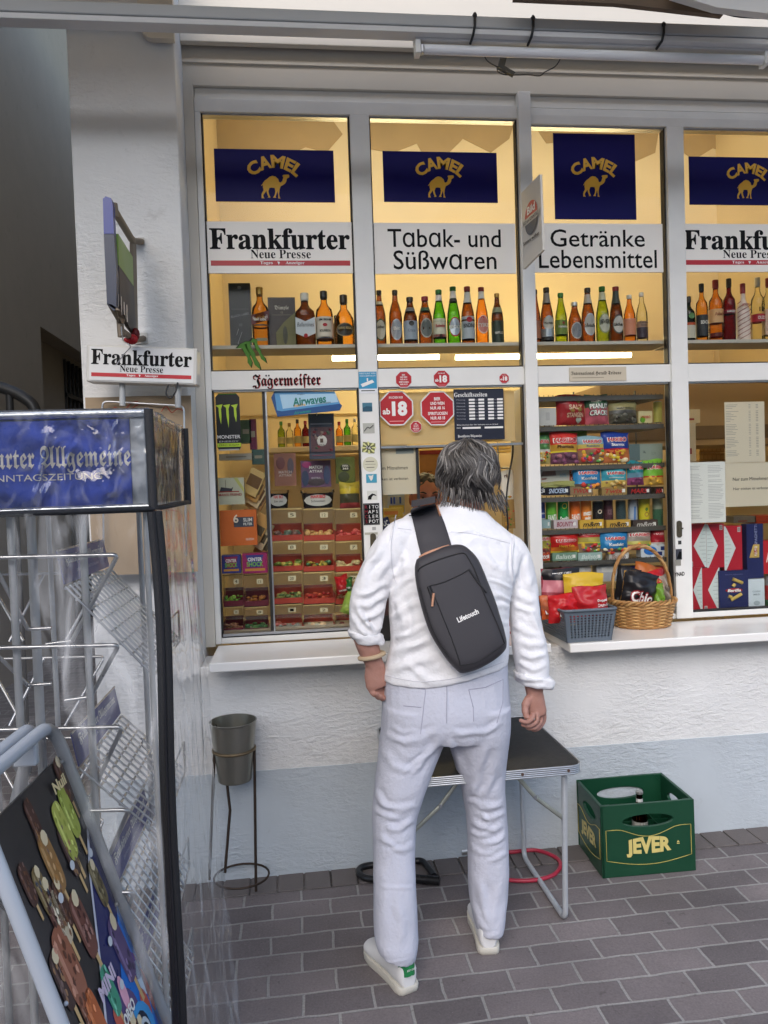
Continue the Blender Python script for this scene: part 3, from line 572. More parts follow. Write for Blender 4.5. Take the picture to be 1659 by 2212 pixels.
m = MB(); cc = [(.0305*math.cos(RAD(k*15)), .0305*math.sin(RAD(k*15))) for k in range(24)][::-1]; m.prism(cc, 0, .001, C(205, 202, 178)).box(-.022, .022, -.0004, 0, -.0005, .0005, INK).box(-.018, .016, -.0004, 0, .01, .013, C(110, 105, 95)).box(-.016, .016, -.0004, 0, -.014, -.011, C(110, 105, 95))
tag(m.build('sticker', loc=B(800, 1003, YP)), 'round cream sticker with a line across the middle on the post', 'sticker', 'stickers on the posts')
stick((791, 1024, 814, 1043), C(70, 150, 175), 'small square blue sticker with a white hand on the post', lambda m, w, h: m.prism([(-w*.3, h*.35), (0, h*.3), (w*.2, h*.45), (w*.1, -h*.1), (-w*.05, -h*.3), (-w*.15, -h*.1)][::-1], -.0004, 0, C(220, 215, 205)))
stick((793, 1060, 815, 1080), C(205, 205, 195), 'small white sticker with a black curve, lowest picture on the post', lambda m, w, h: m.prism([(-w*.45, -h*.45), (-w*.4, -h*.1), (0, h*.2), (w*.3, h*.1), (w*.45, -h*.1), (w*.1, 0), (-w*.05, -h*.2), (-w*.1, -h*.45)][::-1], -.0004, 0, INK))
def ito(m, w, h):
    m.box(-w*.46, w*.46, -.0003, 0, -h*.465, h*.465, C(120, 120, 120)).box(-w*.44, w*.44, -.0005, 0, -h*.45, h*.45, INK)
    for r_, t in enumerate(('RITO', 'MAPS', 'CLER', 'SPOT')):
        for k, ch in enumerate(t): m.text(ch, w*(-.32+.22*k), h*(.33-.22*r_), None, h*.15, -.0009, C(130, 24, 40) if k == 0 else WHT)
stick((785, 1087, 820, 1134), INK, 'black sticker with a grid of white letters on the post', ito)
stick((804, 1138, 812, 1145), C(165, 165, 160), 'tiny round grey sticker under the letter grid')
stick((788, 1150, 816, 1155), C(175, 172, 158), 'thin strip of old tape above the post lock')
def lock(px, py, lb, Y=YP):
    o = B(px, py, Y); m = MB().prism([(.012*math.cos(RAD(a)), .024*(1 if a < 180 else -1)+.012*math.sin(RAD(a))) for a in range(0, 360, 20)][::-1], -.003, 0, M('old_brass', (95, 88, 72), .4, .7)).tube([(0, -.004, .012), (0, -.004, -.012)], .004, MATS['old_brass']).box(.002, .016, -.007, -.003, .0, .006, MATS['old_brass'])
    tag(m.build('lock_plate', loc=o, bevel=.0006), lb, 'lock', 'lock plates on the posts')
lock(806, 1171, 'worn oval lock plate on the second post behind the man'); lock(1467, 1143, 'worn oval lock plate on the post beside the red cartons')
stick((1460, 1186, 1473, 1209), C(60, 62, 70), 'narrow photo sticker on the post beside the red cartons', lambda m, w, h: m.prism([(-w*.4, -h*.4), (w*.1, h*.3), (w*.45, h*.2), (w*.4, -h*.45)][::-1], -.0004, 0, INK))
stick((1459, 1209, 1471, 1222), C(140, 138, 128), 'small grey patterned sticker under the narrow photo sticker')
m = MB(); m.text('YNAD', 0, 0, .045, .017, 0, INK, bold=.03, rot=.05); tag(m.build('stencil_letters', loc=B(1468, 1240, YG-.0412)), 'black stencilled letters low on the post beside the red cartons', 'stencil')
stick((1465, 1168, 1472, 1176), C(60, 60, 60), 'two tiny black marks below the lock on the right post')
def note(m, w, h):
    m.box(-w*.05, w*.4, -.0006, 0, h*.86, h*.97, C(150, 155, 150)); m.text('zum Mitnehmen', -w*.14, h*.565, w*.76, h*.075, -.0006, INK); m.text('Trinken ist verboten', -w*.18, h*.335, w*.84, h*.06, -.0006, INK)
PAP = trans_mat('paper_cream', (232, 224, 204), .35)
panel('paper_notice', 'cream paper notice about take-away drinks behind the hatch glass', 'notice', (818, 966, 903, 1068), YG+.019, PAP, note, .0008)
def pr(m, w, h):
    for k in range(32):
        if k % 8 == 3: continue
        zz = h*(.95-.027*k); m.box(-w*.47, -w*(.47-random.uniform(.1, .32)), -.0004, 0, zz, zz+h*.006, C(150, 148, 140))
        m.box(w*.1, w*.15, -.0004, 0, zz, zz+h*.007, C(150, 148, 140)).box(w*.28, w*.34, -.0004, 0, zz, zz+h*.007, C(130, 128, 120))
panel('price_list', 'white price list with two columns of figures in the right window', 'notice', (1566, 868, 1652, 999), YG+.008, PAP, pr, .0008)
def txt2(m, w, h):
    for c in (-.46, .06):
        for k in range(34):
            if random.random() < .12: continue
            zz = h*(.93-.026*k); m.box(w*c, w*(c+random.uniform(.28, .4)), -.0004, 0, zz, zz+h*.008, C(178, 178, 176))
panel('text_sheet', 'white sheet with two columns of small grey print in the right window', 'notice', (1482, 998, 1567, 1129), YG+.009, M('paper_white', (222, 222, 216), .7), txt2, .0008)
def nur(m, w, h):
    m.text('Nur zum Mitnehmen', -w*.06, h*.63, w*.62, h*.075, -.0006, INK); m.text('Hier trinken ist verboten', -w*.05, h*.41, w*.63, h*.06, -.0006, INK)
panel('paper_notice', 'cream paper notice with two black lines in the right window', 'notice', (1567, 999, 1690, 1093), YG+.0105, PAP, nur, .0008)
# hanging blind strip behind the upper hatch glass
panel('paper_blind', 'pale translucent paper strip behind the age limit stickers', 'blind', (817, 846, 1112, 957), YG+.016, trans_mat('blind_paper', (240, 226, 190), .65), None, .001)
# box sign on two stems and the cardboard sheet below it
YX = 2.70
o = B(300, 830, YX); q = [B(*p, YX) for p in ((184, 737), (424, 762), (424, 832), (182, 822))]
w = (q[1]-q[0]).length; h = (q[1]-q[2]).length; yaw = -math.atan2((q[0].z-q[1].z)*.0+.055, w)
x, z, w, h = RC(182, 748, 424, 828, YX)
t = thing('newspaper_box_sign', 'white newspaper light box with red stripe standing on two stems before the pilaster', 'sign', (x, YX, z), rot=(0, .057, -.05))
MB().box(-w/2, w/2, 0, .07, 0, h, M('box_sign_case', (200, 198, 192), .4)).build('case', t, bevel=.005)
m = MB().box(-w*.47, w*.47, -.002, 0, h*.05, h*.95, M('box_sign_face', (214, 214, 212), .35, var=.04)); fm = MB(); fm.T = Matrix.Translation((0, -.0022, 0)); fnp(fm, w*.95, h*1.02); m.build('face', t); fm.build('lettering', t)
for sx in (-.2, .31): MB().tube([(w*sx, .035, .005), (w*sx+.002, .035, -.075)], .0105, M('stem_paint', (170, 172, 172), .4)).build('stem', t)
v = B(372, 842, YX)-Vector((x, YX, z))
MB().tube(path([v+Vector((-.012, 0, .02)), v+Vector((-.016, -.01, -.01)), v+Vector((0, -.012, -.024)), v+Vector((.016, -.01, 0)), v+Vector((.02, 0, .03))], 5), .003, BLK, 6).build('tie', t)
CARD = M('brown_card', (158, 138, 112), .8, var=.12, vscale=7)
yk = YW-.075
x, z, w, h = RC(192, 856, 420, 1240, yk)
t = thing('cardboard_sheet', 'creased brown cardboard sheet clamped to the pilaster behind the newspaper stand', 'cardboard', (x, yk, z))
MB().grid(lambda u, v: (-w/2+w*u, .006*math.sin(u*9)+.004*math.sin(v*14+u*5), h*v), 24, 24, CARD).build('sheet', t)
m = MB()
for q in (((235, 905), (250, 880), (262, 895), (285, 872), (300, 868)), ((270, 910), (285, 885), (305, 872)), ((350, 890), (360, 878), (372, 892), (385, 884), (400, 890)), ((215, 1010), (300, 1000), (380, 1012)), ((220, 1100), (300, 1092), (390, 1105))):
    m.tube(path([B(a, b, yk)-Vector((x, yk+.013, z)) for a, b in q], 5), .0016, C(150, 60, 40), 5)
m.build('red_scrawl', t)
MB().tube(rpath([B(227, 1180, yk)-Vector((x, yk+.02, z)), B(224, 868, yk)-Vector((x, yk+.02, z)), B(399, 878, yk)-Vector((x, yk+.02, z)), B(404, 1200, yk)-Vector((x, yk+.02, z))], .02), .0035, STEEL, 6).build('wire_frame', t)
# projecting pub sign seen edge-on, fixed to the pilaster by two brackets
YJ0, YJ1 = 2.45, YW
def jv(px, py, Y): return B(px, py, Y)
JB = M('jup_navy', (30, 42, 66), .35); JB2 = M('jup_blue', (40, 56, 130), .35); JG = M('jup_green', (120, 150, 60), .4); JBR = M('rusty_metal', (120, 108, 92), .6, .3, var=.15, vscale=14); JD = M('jup_dark', (52, 46, 42), .5)
o = B(265, 560, 2.55)
t = thing('projecting_sign', 'weathered blue and green projecting sign seen edge on, bracketed to the pilaster', 'sign', o)
def P3(l): return [B(*p)-o for p in l]
def slab(pts, mat, th=Vector((.012, 0, 0))):
    n_ = len(pts); m = MB(); m.add([*pts, *[p+th for p in pts]], [tuple(range(n_)), tuple(range(2*n_-1, n_-1, -1))]+[(i, (i+1) % n_, (i+1) % n_+n_, i+n_) for i in range(n_)], mat); return m
slab(P3([(224, 505, 2.42), (222, 429, 2.42), (228, 424, 2.42), (240, 428, 2.42), (243, 440, 2.42), (246, 505, 2.42)]), JB2, Vector((0, .03, 0))).build('top_edge', t)
slab(P3([(224, 506, 2.42), (246, 506, 2.42), (252, 600, 2.42), (251, 665, 2.42), (246, 672, 2.42), (231, 657, 2.42)]), JB, Vector((0, .03, 0))).build('side_edge', t)
slab(P3([(247, 505, 2.46), (279, 555, 2.75), (281, 618, 2.75), (248, 572, 2.46)]), JG).build('green_panel', t)
slab(P3([(248, 573, 2.46), (281, 619, 2.75), (287, 726, 2.75), (270, 705, 2.6), (251, 655, 2.46)]), JD).build('dark_panel', t)
m = MB()
for (a, b, c, d) in ((252, 640, 252, 668), (256, 645, 256, 672), (262, 650, 263, 690), (268, 662, 269, 690), (274, 668, 275, 705)): m.tube(P3([(a, b-10, 2.44), (c, d-10, 2.44)]), .0014, C(170, 160, 150), 4)
m.build('lettering', t)
slab(P3([(231, 657, 2.42), (251, 670, 2.42), (262, 690, 2.5), (258, 704, 2.5)]), JBR).build('underside', t)
MB().tube(P3([(245, 440, 2.46), (249, 470, 2.46)]), .012, JBR).tube(P3([(249, 458, 2.47), (283, 515, 2.7), (290, 522, YW-.02)]), .012, JBR).build('bracket', t)
slab(P3([(280, 522, 2.74), (287, 520, 2.8), (291, 725, 2.8), (284, 726, 2.74)]), JBR, Vector((.006, .03, 0))).build('wall_rail', t)
MB().tube(P3([(288, 520, 2.8), (306, 522, YW-.01)]), .011, JBR).box(*[c for a in zip((B(299, 522, YW)-o+Vector((0, -.01, -.012))), (B(313, 522, YW)-o+Vector((0, 0, .012)))) for c in a], M('bracket_white', (190, 188, 182), .5)).build('bracket', t)
MB().tube(P3([(259, 690, 2.5), (262, 728, 2.5)]), .011, JBR).tube(P3([(262, 715, 2.52), (292, 735, 2.8), (310, 731, YW-.01)]), .011, JBR).box(*[c for a in zip((B(290, 735, YW)-o+Vector((0, -.01, -.014))), (B(320, 728, YW)-o+Vector((0, 0, .014)))) for c in a], MATS['bracket_white']).build('bracket', t)
m = MB(); m.dome(B(285, 733, 2.66)-o, .02, .015, .018, C(150, 22, 28), 9, 6).dome(B(293, 722, 2.68)-o, .014, .012, .022, C(95, 16, 20), 9, 6).dome(B(275, 735, 2.66)-o, .012, .01, .01, C(150, 22, 28), 9, 6); m.build('red_rag', t)
MB().tube(path(P3([(262, 705, 2.48), (266, 735, 2.5), (282, 748, 2.6), (268, 765, 2.66), (250, 790, 2.68)]), 5), .0018, STEEL, 5).build('wire', t)
# tilted newspaper pennant sign on the middle post
q = [B(1126, 418, 2.98), B(1166, 377, 2.72), B(1172, 540, 2.72), B(1130, 582, 2.98)]; o = (q[2]+q[3])/2
t = thing('sunday_paper_sign', 'white flag sign with red disc projecting from the middle post', 'sign', o)
u_ = (q[1]-q[0]); v_ = (q[3]-q[0]); nrm = u_.cross(v_).normalized()
slab([p-o for p in q], M('flag_white', (206, 202, 194), .4), nrm*.008).build('panel', t, bevel=.002)
m = MB()
def fp(a, b, k=.0012): return q[0]-o+u_*a+v_*b-nrm*k
def fpoly(pts, mat, k=.0012): m.add([fp(a, b, k) for a, b in pts], [tuple(range(len(pts)))], mat)
fpoly([(.52+.34*math.cos(RAD(a)), .40+.19*math.sin(RAD(a))) for a in range(180, 361, 12)], RED); fpoly([(.52+.34*math.cos(RAD(a)), .44+.19*math.sin(RAD(a))) for a in range(0, 181, 12)], C(70, 76, 84))
fpoly([(.06, .39), (.96, .39), (.96, .47), (.06, .47)], C(190, 186, 178), .0018)
def ft(s_, a, b, wd, hd, mat, **k): m.text(s_, 0, 0, wd, hd, 0, mat, warp=lambda x, y: tuple(fp(a+x, b-y, .0024)), **k)
ft('Bild', .54, .31, .42, .1, WHT, bold=.03); ft('BILD am SONNTAG', .5, .43, .8, .045, INK); ft('Sonntags geöffnet', .5, .69, .84, .06, INK, bold=.02)
m.build('print', t)
# ================================================================== bottles on the shelf
def gl(name, tint): return clear_mat(name, tint, 1.25, .08, thick=True)
BRN = gl('brown_glass', (.52, .29, .095)); BRD = gl('dark_brown_glass', (.36, .2, .075)); GRN = gl('green_glass', (.30, .66, .10)); AMB = gl('amber_spirit', (.9, .64, .22)); ORG = gl('orange_glass', (.88, .56, .18)); CLR = gl('clear_spirit', (.93, .92, .80)); YLG = gl('yellow_green_glass', (.55, .66, .10)); DGR = gl('dark_green_glass', (.08, .14, .06)); RDG = gl('red_spirit', (.40, .05, .05))
CAPD = M('cap_dark', (60, 52, 44), .35, .5); CAPG = M('cap_gold', (150, 120, 60), .35, .7); CAPK = M('cap_black', (26, 24, 24), .4); CAPW = M('cap_white', (214, 210, 198), .4); CAPR = M('cap_red', (140, 22, 32), .4); CAPGR = M('cap_green', (50, 120, 50), .4, .3)
SHAPES = {  # (radius, height) fractions: body, shoulder, neck, lip
 'long': [(.0, 0), (.9, 0), (1, .025), (1, .5), (.93, .6), (.62, .74), (.44, .8), (.36, .93)],
 'euro': [(.0, 0), (.9, 0), (1, .03), (1, .5), (.94, .6), (.6, .76), (.46, .84), (.42, .92)],
 'slim': [(.0, 0), (.9, 0), (1, .03), (1, .42), (.9, .56), (.66, .7), (.46, .82), (.4, .93)],
 'spirit': [(.0, 0), (.94, 0), (1, .03), (1, .58), (.9, .67), (.5, .74), (.36, .79), (.36, .88)],
 'round': [(.0, 0), (.9, 0), (1, .05), (1, .42), (.92, .55), (.6, .66), (.34, .73), (.32, .85)],
}
def bottle(cx, top, w, base, Y, glass, shape, cap, bands, label, txt=None, z0=None, name='beer_bottle', cat='bottle', group='bottles on the window shelf', n=18, neck=None, sy=1., oval=None):
    b, t = B(cx, base, Y), B(cx, top, Y); H = t.z-b.z; R = w/FPX*Y/2*.98; z = b.z if z0 is None else z0
    pr = [(r*R, h*H) for r, h in SHAPES[shape]]
    o = thing(name, label, cat, (b.x, Y, z), group=group)
    MB().lathe(pr, glass, n=n, cap=False, sy=sy).build('glass_body', o)
    nr = pr[-1][0]; ch = H-pr[-1][1]
    MB().lathe([(nr*1.0, pr[-1][1]-ch*.2), (nr*1.18, pr[-1][1]), (nr*1.18, H-.002), (nr*1.05, H), (0, H)], cap, n=12, cap=False).build('cap', o)
    m = MB()
    for h0, h1, mt in bands:
        def rad(h): return float(np.interp(h, [q[1] for q in SHAPES[shape]][1:], [q[0] for q in SHAPES[shape]][1:]))*R+.0007
        m.lathe([(rad(h0), h0*H), (rad((h0+h1)/2), (h0+h1)/2*H), (rad(h1), h1*H)], mt, n=n, cap=False, sy=sy)
    def wrap(y, k=.0016, zc=0):
        def f(x, q): a = x/R; return ((R+k)*math.sin(a), -(R+k)*math.cos(a)*sy, zc+q)
        return f
    if oval:
        hc, hr, mt, rim = oval
        for k, (s_, mm) in enumerate(((1.0, rim), (.86, mt))):
            pts = [(math.cos(RAD(a))*R*.92*s_, math.sin(RAD(a))*H*hr*s_) for a in range(0, 360, 24)]
            ring = [wrap(0, .0012+.0006*k, hc*H)(x, q) for x, q in pts]
            m.add([wrap(0, .0014+.0006*k, hc*H)(0, 0)]+ring, [(0, i+1, (i+1) % 15+1) for i in range(15)], mm)
    for tx in (txt or []):
        s_, hc, wf, hf, mt = tx[:5]
        m.text(s_, 0, 0, R*wf, H*hf, 0, mt, bold=.02, warp=wrap(0, .0028, hc*H))
    if m.v: m.build('label', o)
    return o
CRM = C(206, 200, 180); SIL = M('label_silver', (160, 168, 176), .35, .5); GRN_L = C(52, 84, 60); DKL = C(50, 48, 46); LBL = C(150, 160, 172); REDL = C(160, 30, 40); WL = C(216, 212, 204)
Yb = 3.225; b1 = 740
bx, bz, bw, bh = RC(495, 597, 542, 739, Yb)
def gbox(rect, Y, lb, mat, fn, name='gift_box', d=.07, cat='box', group=None, z0=None, rot=0, bev=.0015):
    cx, cz, w, h = RC(*rect, Y); m = MB().box(-w/2, w/2, 0, d, 0, h, mat)
    if fn: fn(m, w, h)
    return tag(m.build(name, loc=(cx, Y, cz if z0 is None else z0), rot=(0, 0, rot), bevel=0), lb, cat, group)
def f1(m, w, h):
    m.text('BLACK LABEL', 0, h*.51, w*.86, h*.035, -.0005, C(150, 150, 155), rot=.2)
    m.box(-w*.4, w*.4, -.0004, 0, h*.6, h*.603, C(120, 120, 120)).box(-w*.08, w*.08, -.0004, 0, h*.34, h*.38, C(90, 90, 95)).dome((0, 0, h*.93), w*.09, .0008, w*.08, C(120, 120, 124))
    m.tube([(-w*.1, -.0005, h*.3), (-w*.2, -.0005, h*.2)], .001, C(190, 190, 195), 4).tube([(w*.05, -.0005, h*.25), (-w*.15, -.0005, h*.08), (w*.0, -.0005, h*.02)], .001, C(190, 190, 195), 4)
gbox((495, 597, 542, 738), Yb, 'tall black whisky box at the left end of the spirits shelf', M('box_black', (34, 36, 40), .35), f1, z0=SHZ, d=.08)
bottle(564.5, 609, 36, b1, Yb, AMB, 'spirit', CAPG, [(.34, .37, C(90, 70, 50))], 'square amber whisky bottle with slanted dark red label', [('Red Label', .45, 1.4, .05, WL)], SHZ, 'spirits_bottle')
def sl(h, w): pass
o = S.objects['spirits_bottle']; R_ = 36/FPX*Yb/2; Hh = B(564, 609, Yb).z-B(564, 740, Yb).z
MB().add([(-R_*1.03, -R_*.8, Hh*.36), (R_*1.05, -R_*.8, Hh*.44), (R_*1.05, -R_*.8, Hh*.6), (-R_*1.03, -R_*.8, Hh*.52)], [(0, 1, 2, 3)], C(88, 34, 38)).text('Red Label', 0, Hh*.48, R_*1.7, Hh*.06, -R_*.8-.001, WL, rot=.16).box(-R_*.55, R_*.75, -R_*1.0, -R_*.98, Hh*.09, Hh*.14, C(120, 120, 100)).build('slanted_label', o)
def f2(m, w, h):
    m.text(frak('Dimple'), 0, h*.79, w*.52, h*.1, -.0006, C(190, 184, 170)); m.box(-w*.35, w*.35, -.0004, 0, h*.65, h*.655, C(140, 130, 110)); m.text('15', 0, h*.7, w*.08, h*.04, -.0006, C(150, 140, 120))
    m.prism([(w*.0, h*.02), (-w*.22, h*.05), (-w*.24, h*.3), (w*.05, h*.5), (w*.3, h*.62), (w*.49, h*.7), (w*.49, h*.02)][::-1], -.0004, 0, C(104, 100, 62)).dome((w*.1, 0, h*.25), w*.1, .001, h*.2, C(74, 72, 60))
gbox((579.5, 631, 638.5, 740), Yb, 'wide dark brown whisky box printed with a dimpled bottle', M('box_brown', (48, 34, 30), .4), f2, z0=SHZ, d=.08)
bottle(661, 623, 44, b1, Yb, BRD, 'spirit', CAPW, [], 'brown whisky bottle with white cap and white shield label', [], SHZ, 'spirits_bottle', sy=.6)
o = [q for q in S.objects if q.name.startswith('spirits_bottle')][-1]; R_ = 44/FPX*Yb/2; Hh = B(661, 623, Yb).z-B(661, 740, Yb).z
MB().prism([(-R_*.95, Hh*.54), (0, Hh*.46), (R_*.95, Hh*.54), (R_*.95, Hh*.24), (R_*.2, Hh*.18), (0, Hh*.22), (-R_*.2, Hh*.18), (-R_*.95, Hh*.24)][::-1], -R_*.64, -R_*.6, C(190, 196, 200)).text('Ballantines', 0, Hh*.4, R_*1.6, Hh*.075, -R_*.66, INK, shear=.2).dome((0, -R_*.62, Hh*.2), R_*.22, .002, R_*.22, REDL).build('shield_label', o)
bottle(702.5, 619, 38, b1, Yb, AMB, 'spirit', CAPK, [(.14, .52, C(206, 196, 180)), (.13, .165, DKL)], 'amber bourbon bottle with black cap and white label', [('JIM BEAM', .46, 1.45, .05, INK), ('BOURBON', .27, 1.2, .045, INK), ('●', .37, .5, .06, REDL)], SHZ, 'spirits_bottle')
bottle(745, 628, 45, b1, Yb, AMB, 'round', CAPD, [], 'round shouldered amber whisky bottle with dark cap and oval label', [('CHIVAS REGAL', .33, 1.3, .045, C(190, 170, 120))], SHZ, 'spirits_bottle', oval=(.3, .13, DKL, C(120, 104, 70)))
bottle(729, 662, 26, b1, Yb+.11, DGR, 'euro', CAPK, [], 'dark green bottle half hidden behind the bourbon', None, SHZ, 'spirits_bottle')
for c_, tp, w_, g_, sh, cp, bands, lb, tx, ov in (
 (180, 210, 125, BRN, 'long', CAPD, [(.74, .8, CRM)], 'first brown beer bottle at the left of the middle shelf, green and cream label', [('Licher', .33, 1.2, .05, INK)], (.28, .2, CRM, GRN_L)),
 (338, 210, 135, BRN, 'long', CAPD, [], 'brown beer bottle with silver oval label and diamond neck label', [('Bit', .3, .9, .06, WL)], (.28, .19, C(150, 154, 160), SIL)),
 (485, 282, 145, BRD, 'euro', CAPD, [(.12, .5, LBL), (.7, .78, C(110, 112, 114))], 'short brown beer bottle with grey-blue label', [('●', .44, .7, .1, DKL), ('Krone', .3, 1.0, .07, C(110, 118, 128))], None),
 (635, 278, 145, BRN, 'euro', CAPR, [(.7, .77, GRN_L)], 'short red-brown beer bottle with grey round label', [], (.34, .2, C(92, 96, 92), C(160, 164, 156))),
 (775, 212, 140, GRN, 'slim', CAPGR, [(.14, .47, C(196, 194, 170)), (.14, .19, REDL), (.8, .9, WL)], 'green beer bottle with cream label and red script', [('Budweiser', .34, 1.4, .06, REDL)], None),
 (918, 183, 140, GRN, 'slim', CAPGR, [(.8, .93, WL), (.74, .79, DKL)], 'tall green beer bottle with red and white oval label', [("BECK'S", .3, 1.7, .055, WL)], (.3, .17, SIL, REDL)),
 (1060, 183, 140, BRN, 'slim', CAPR, [(.1, .48, C(170, 178, 184)), (.72, .9, C(190, 190, 186))], 'tall brown beer bottle with pale silver label and red seal', [('BINDING', .32, 1.7, .07, INK), ('●', .42, .8, .09, REDL)], None),
 (1200, 192, 135, ORG, 'slim', CAPR, [(.8, .93, WL)], 'amber beer bottle with crown label in red and white', [('TYSKIE', .33, 1.7, .065, WL), ('♛', .44, .8, .09, REDL)], (.34, .16, C(190, 120, 110), C(206, 190, 180))),
 (1355, 255, 125, BRD, 'long', CAPG, [(.04, .46, C(44, 56, 44)), (.62, .72, C(120, 130, 110))], 'dark beer bottle with dark green label at the right end of the middle shelf', [('HAPPULO', .22, 1.3, .05, WL)], None)):
    bottle(783+.216*c_, 570.7+.216*tp, .216*w_, 737, Yb, g_, sh, cp, bands, lb, tx, SHZ, oval=ov)
for c_, tp, w_, g_, sh, cp, bands, lb, tx, ov in (
 (93, 125, 72, BRN, 'slim', CAPD, [(.1, .42, C(170, 110, 80))], 'brown bottle partly behind the middle post, orange label', None, None),
 (170, 112, 92, BRN, 'slim', CAPD, [(.72, .9, C(140, 134, 130)), (.06, .11, DKL), (.12, .26, SIL)], 'brown beer bottle with pale round pils label, second behind the Getränke pane', [('Warsteiner', .36, 1.5, .05, DKL)], (.36, .13, C(190, 186, 176), SIL)),
 (265, 150, 88, YLG, 'slim', CAPGR, [(.18, .46, C(110, 130, 50))], 'shorter green beer bottle with red star on a green label', [('★', .4, .5, .07, REDL), ('Heineken', .33, 1.4, .05, WL)], None),
 (357, 212, 92, BRN, 'euro', M('swing_top', (200, 200, 200), .3, .6), [], 'small swing-top beer bottle with wire clasp', [], (.3, .2, C(120, 124, 130), C(180, 180, 176))),
 (447, 118, 95, BRN, 'slim', CAPD, [(.72, .88, C(170, 164, 156))], 'brown beer bottle with silver leaf label', [('Krombacher', .31, 1.7, .06, DKL)], (.33, .2, C(170, 166, 160), SIL)),
 (545, 110, 95, YLG, 'slim', CAPGR, [(.76, .9, C(190, 190, 160))], 'bright green beer bottle with pale label and tall black letters', [('JEVER', .36, 1.5, .09, INK)], (.34, .18, C(178, 178, 160), C(120, 130, 90))),
 (637, 112, 95, BRD, 'slim', CAPR, [(.7, .92, C(50, 60, 56))], 'brown beer bottle with dark neck foil and round white label', [('Licher', .32, 1.4, .06, INK)], (.32, .17, C(190, 186, 178), C(60, 64, 60))),
 (727, 168, 85, ORG, 'long', CAPW, [(.16, .5, C(200, 130, 100))], 'small pale orange bottle with orange label', None, None),
 (810, 152, 80, CLR, 'long', CAPW, [(.1, .3, C(60, 50, 60)), (.3, .42, C(150, 120, 100))], 'small clear beer bottle with dark blue foot label', [('Corona', .4, 1.5, .05, DKL), ('Extra', .34, 1.0, .03, DKL)], None)):
    bottle(1128.1+.32*c_, 570.7+.32*tp, .32*w_, 729, Yb, g_, sh, cp, bands, lb, tx, SHZ, oval=ov)
o = [q for q in S.objects if q.name.startswith('beer_bottle')][-6]
for c_, tp, w_, g_, sh, cp, bands, lb, tx, ov in (
 (1125, 178, 92, DGR, 'spirit', CAPK, [(.08, .36, C(190, 186, 170)), (.36, .42, C(170, 70, 30))], 'square dark green herb liqueur bottle', [('●', .56, .9, .13, C(90, 130, 80))], None),
 (1215, 92, 85, AMB, 'spirit', CAPK, [(.1, .46, C(44, 44, 46))], 'yellow spirits bottle with black label', [('BEACH', .33, 1.3, .06, WL)], None),
 (1310, 68, 100, ORG, 'spirit', CAPR, [(.3, .52, C(206, 160, 110)), (.08, .14, C(90, 30, 24))], 'orange brandy bottle with red cap', [('Asbach', .44, 1.3, .06, C(120, 60, 20))], None),
 (1400, 60, 88, RDG, 'spirit', CAPK, [(.44, .5, C(120, 30, 44))], 'dark red liqueur bottle with black cap', [('RAMAZZOTTI', .47, 1.6, .03, WL)], None),
 (1493, 95, 98, C(214, 196, 184, .35), 'round', CAPR, [], 'white spirits bottle with slanting red stripes', [('STREIFEN', .62, 1.2, .04, C(130, 20, 30))], None),
 (1593, 55, 95, CLR, 'spirit', CAPW, [(.3, .42, REDL)], 'clear spirits bottle with 12 on a red and white label', [('12', .49, .7, .07, INK), ('OUZO', .36, 1.1, .05, WL)], None),
 (1665, 60, 90, CLR, 'spirit', CAPR, [(.1, .5, C(200, 170, 150))], 'clear bottle with pale label at the right picture edge', None, None)):
    o = bottle(1128.1+.32*c_, 570.7+.32*tp, .32*w_, 727, Yb, g_, sh, cp, bands, lb, tx, SHZ, 'spirits_bottle', oval=ov)
    if 'slanting' in lb:
        m = MB(); R_ = .32*98/FPX*Yb/2; Hh = B(1600, 595, Yb).z-B(1600, 727, Yb).z
        for k in range(9):
            ln = [(R_*1.03*math.sin(a), -R_*1.03*math.cos(a), Hh*(.02+.075*k)+R_*.5*(a+1.3)) for a in (-1.3, -.8, -.3, .2, .7, 1.2)]
            m.tube([q for q in ln if q[2] < Hh*.62] or ln[:2], .0013, C(130, 20, 30), 4)
        m.build('stripes', o)
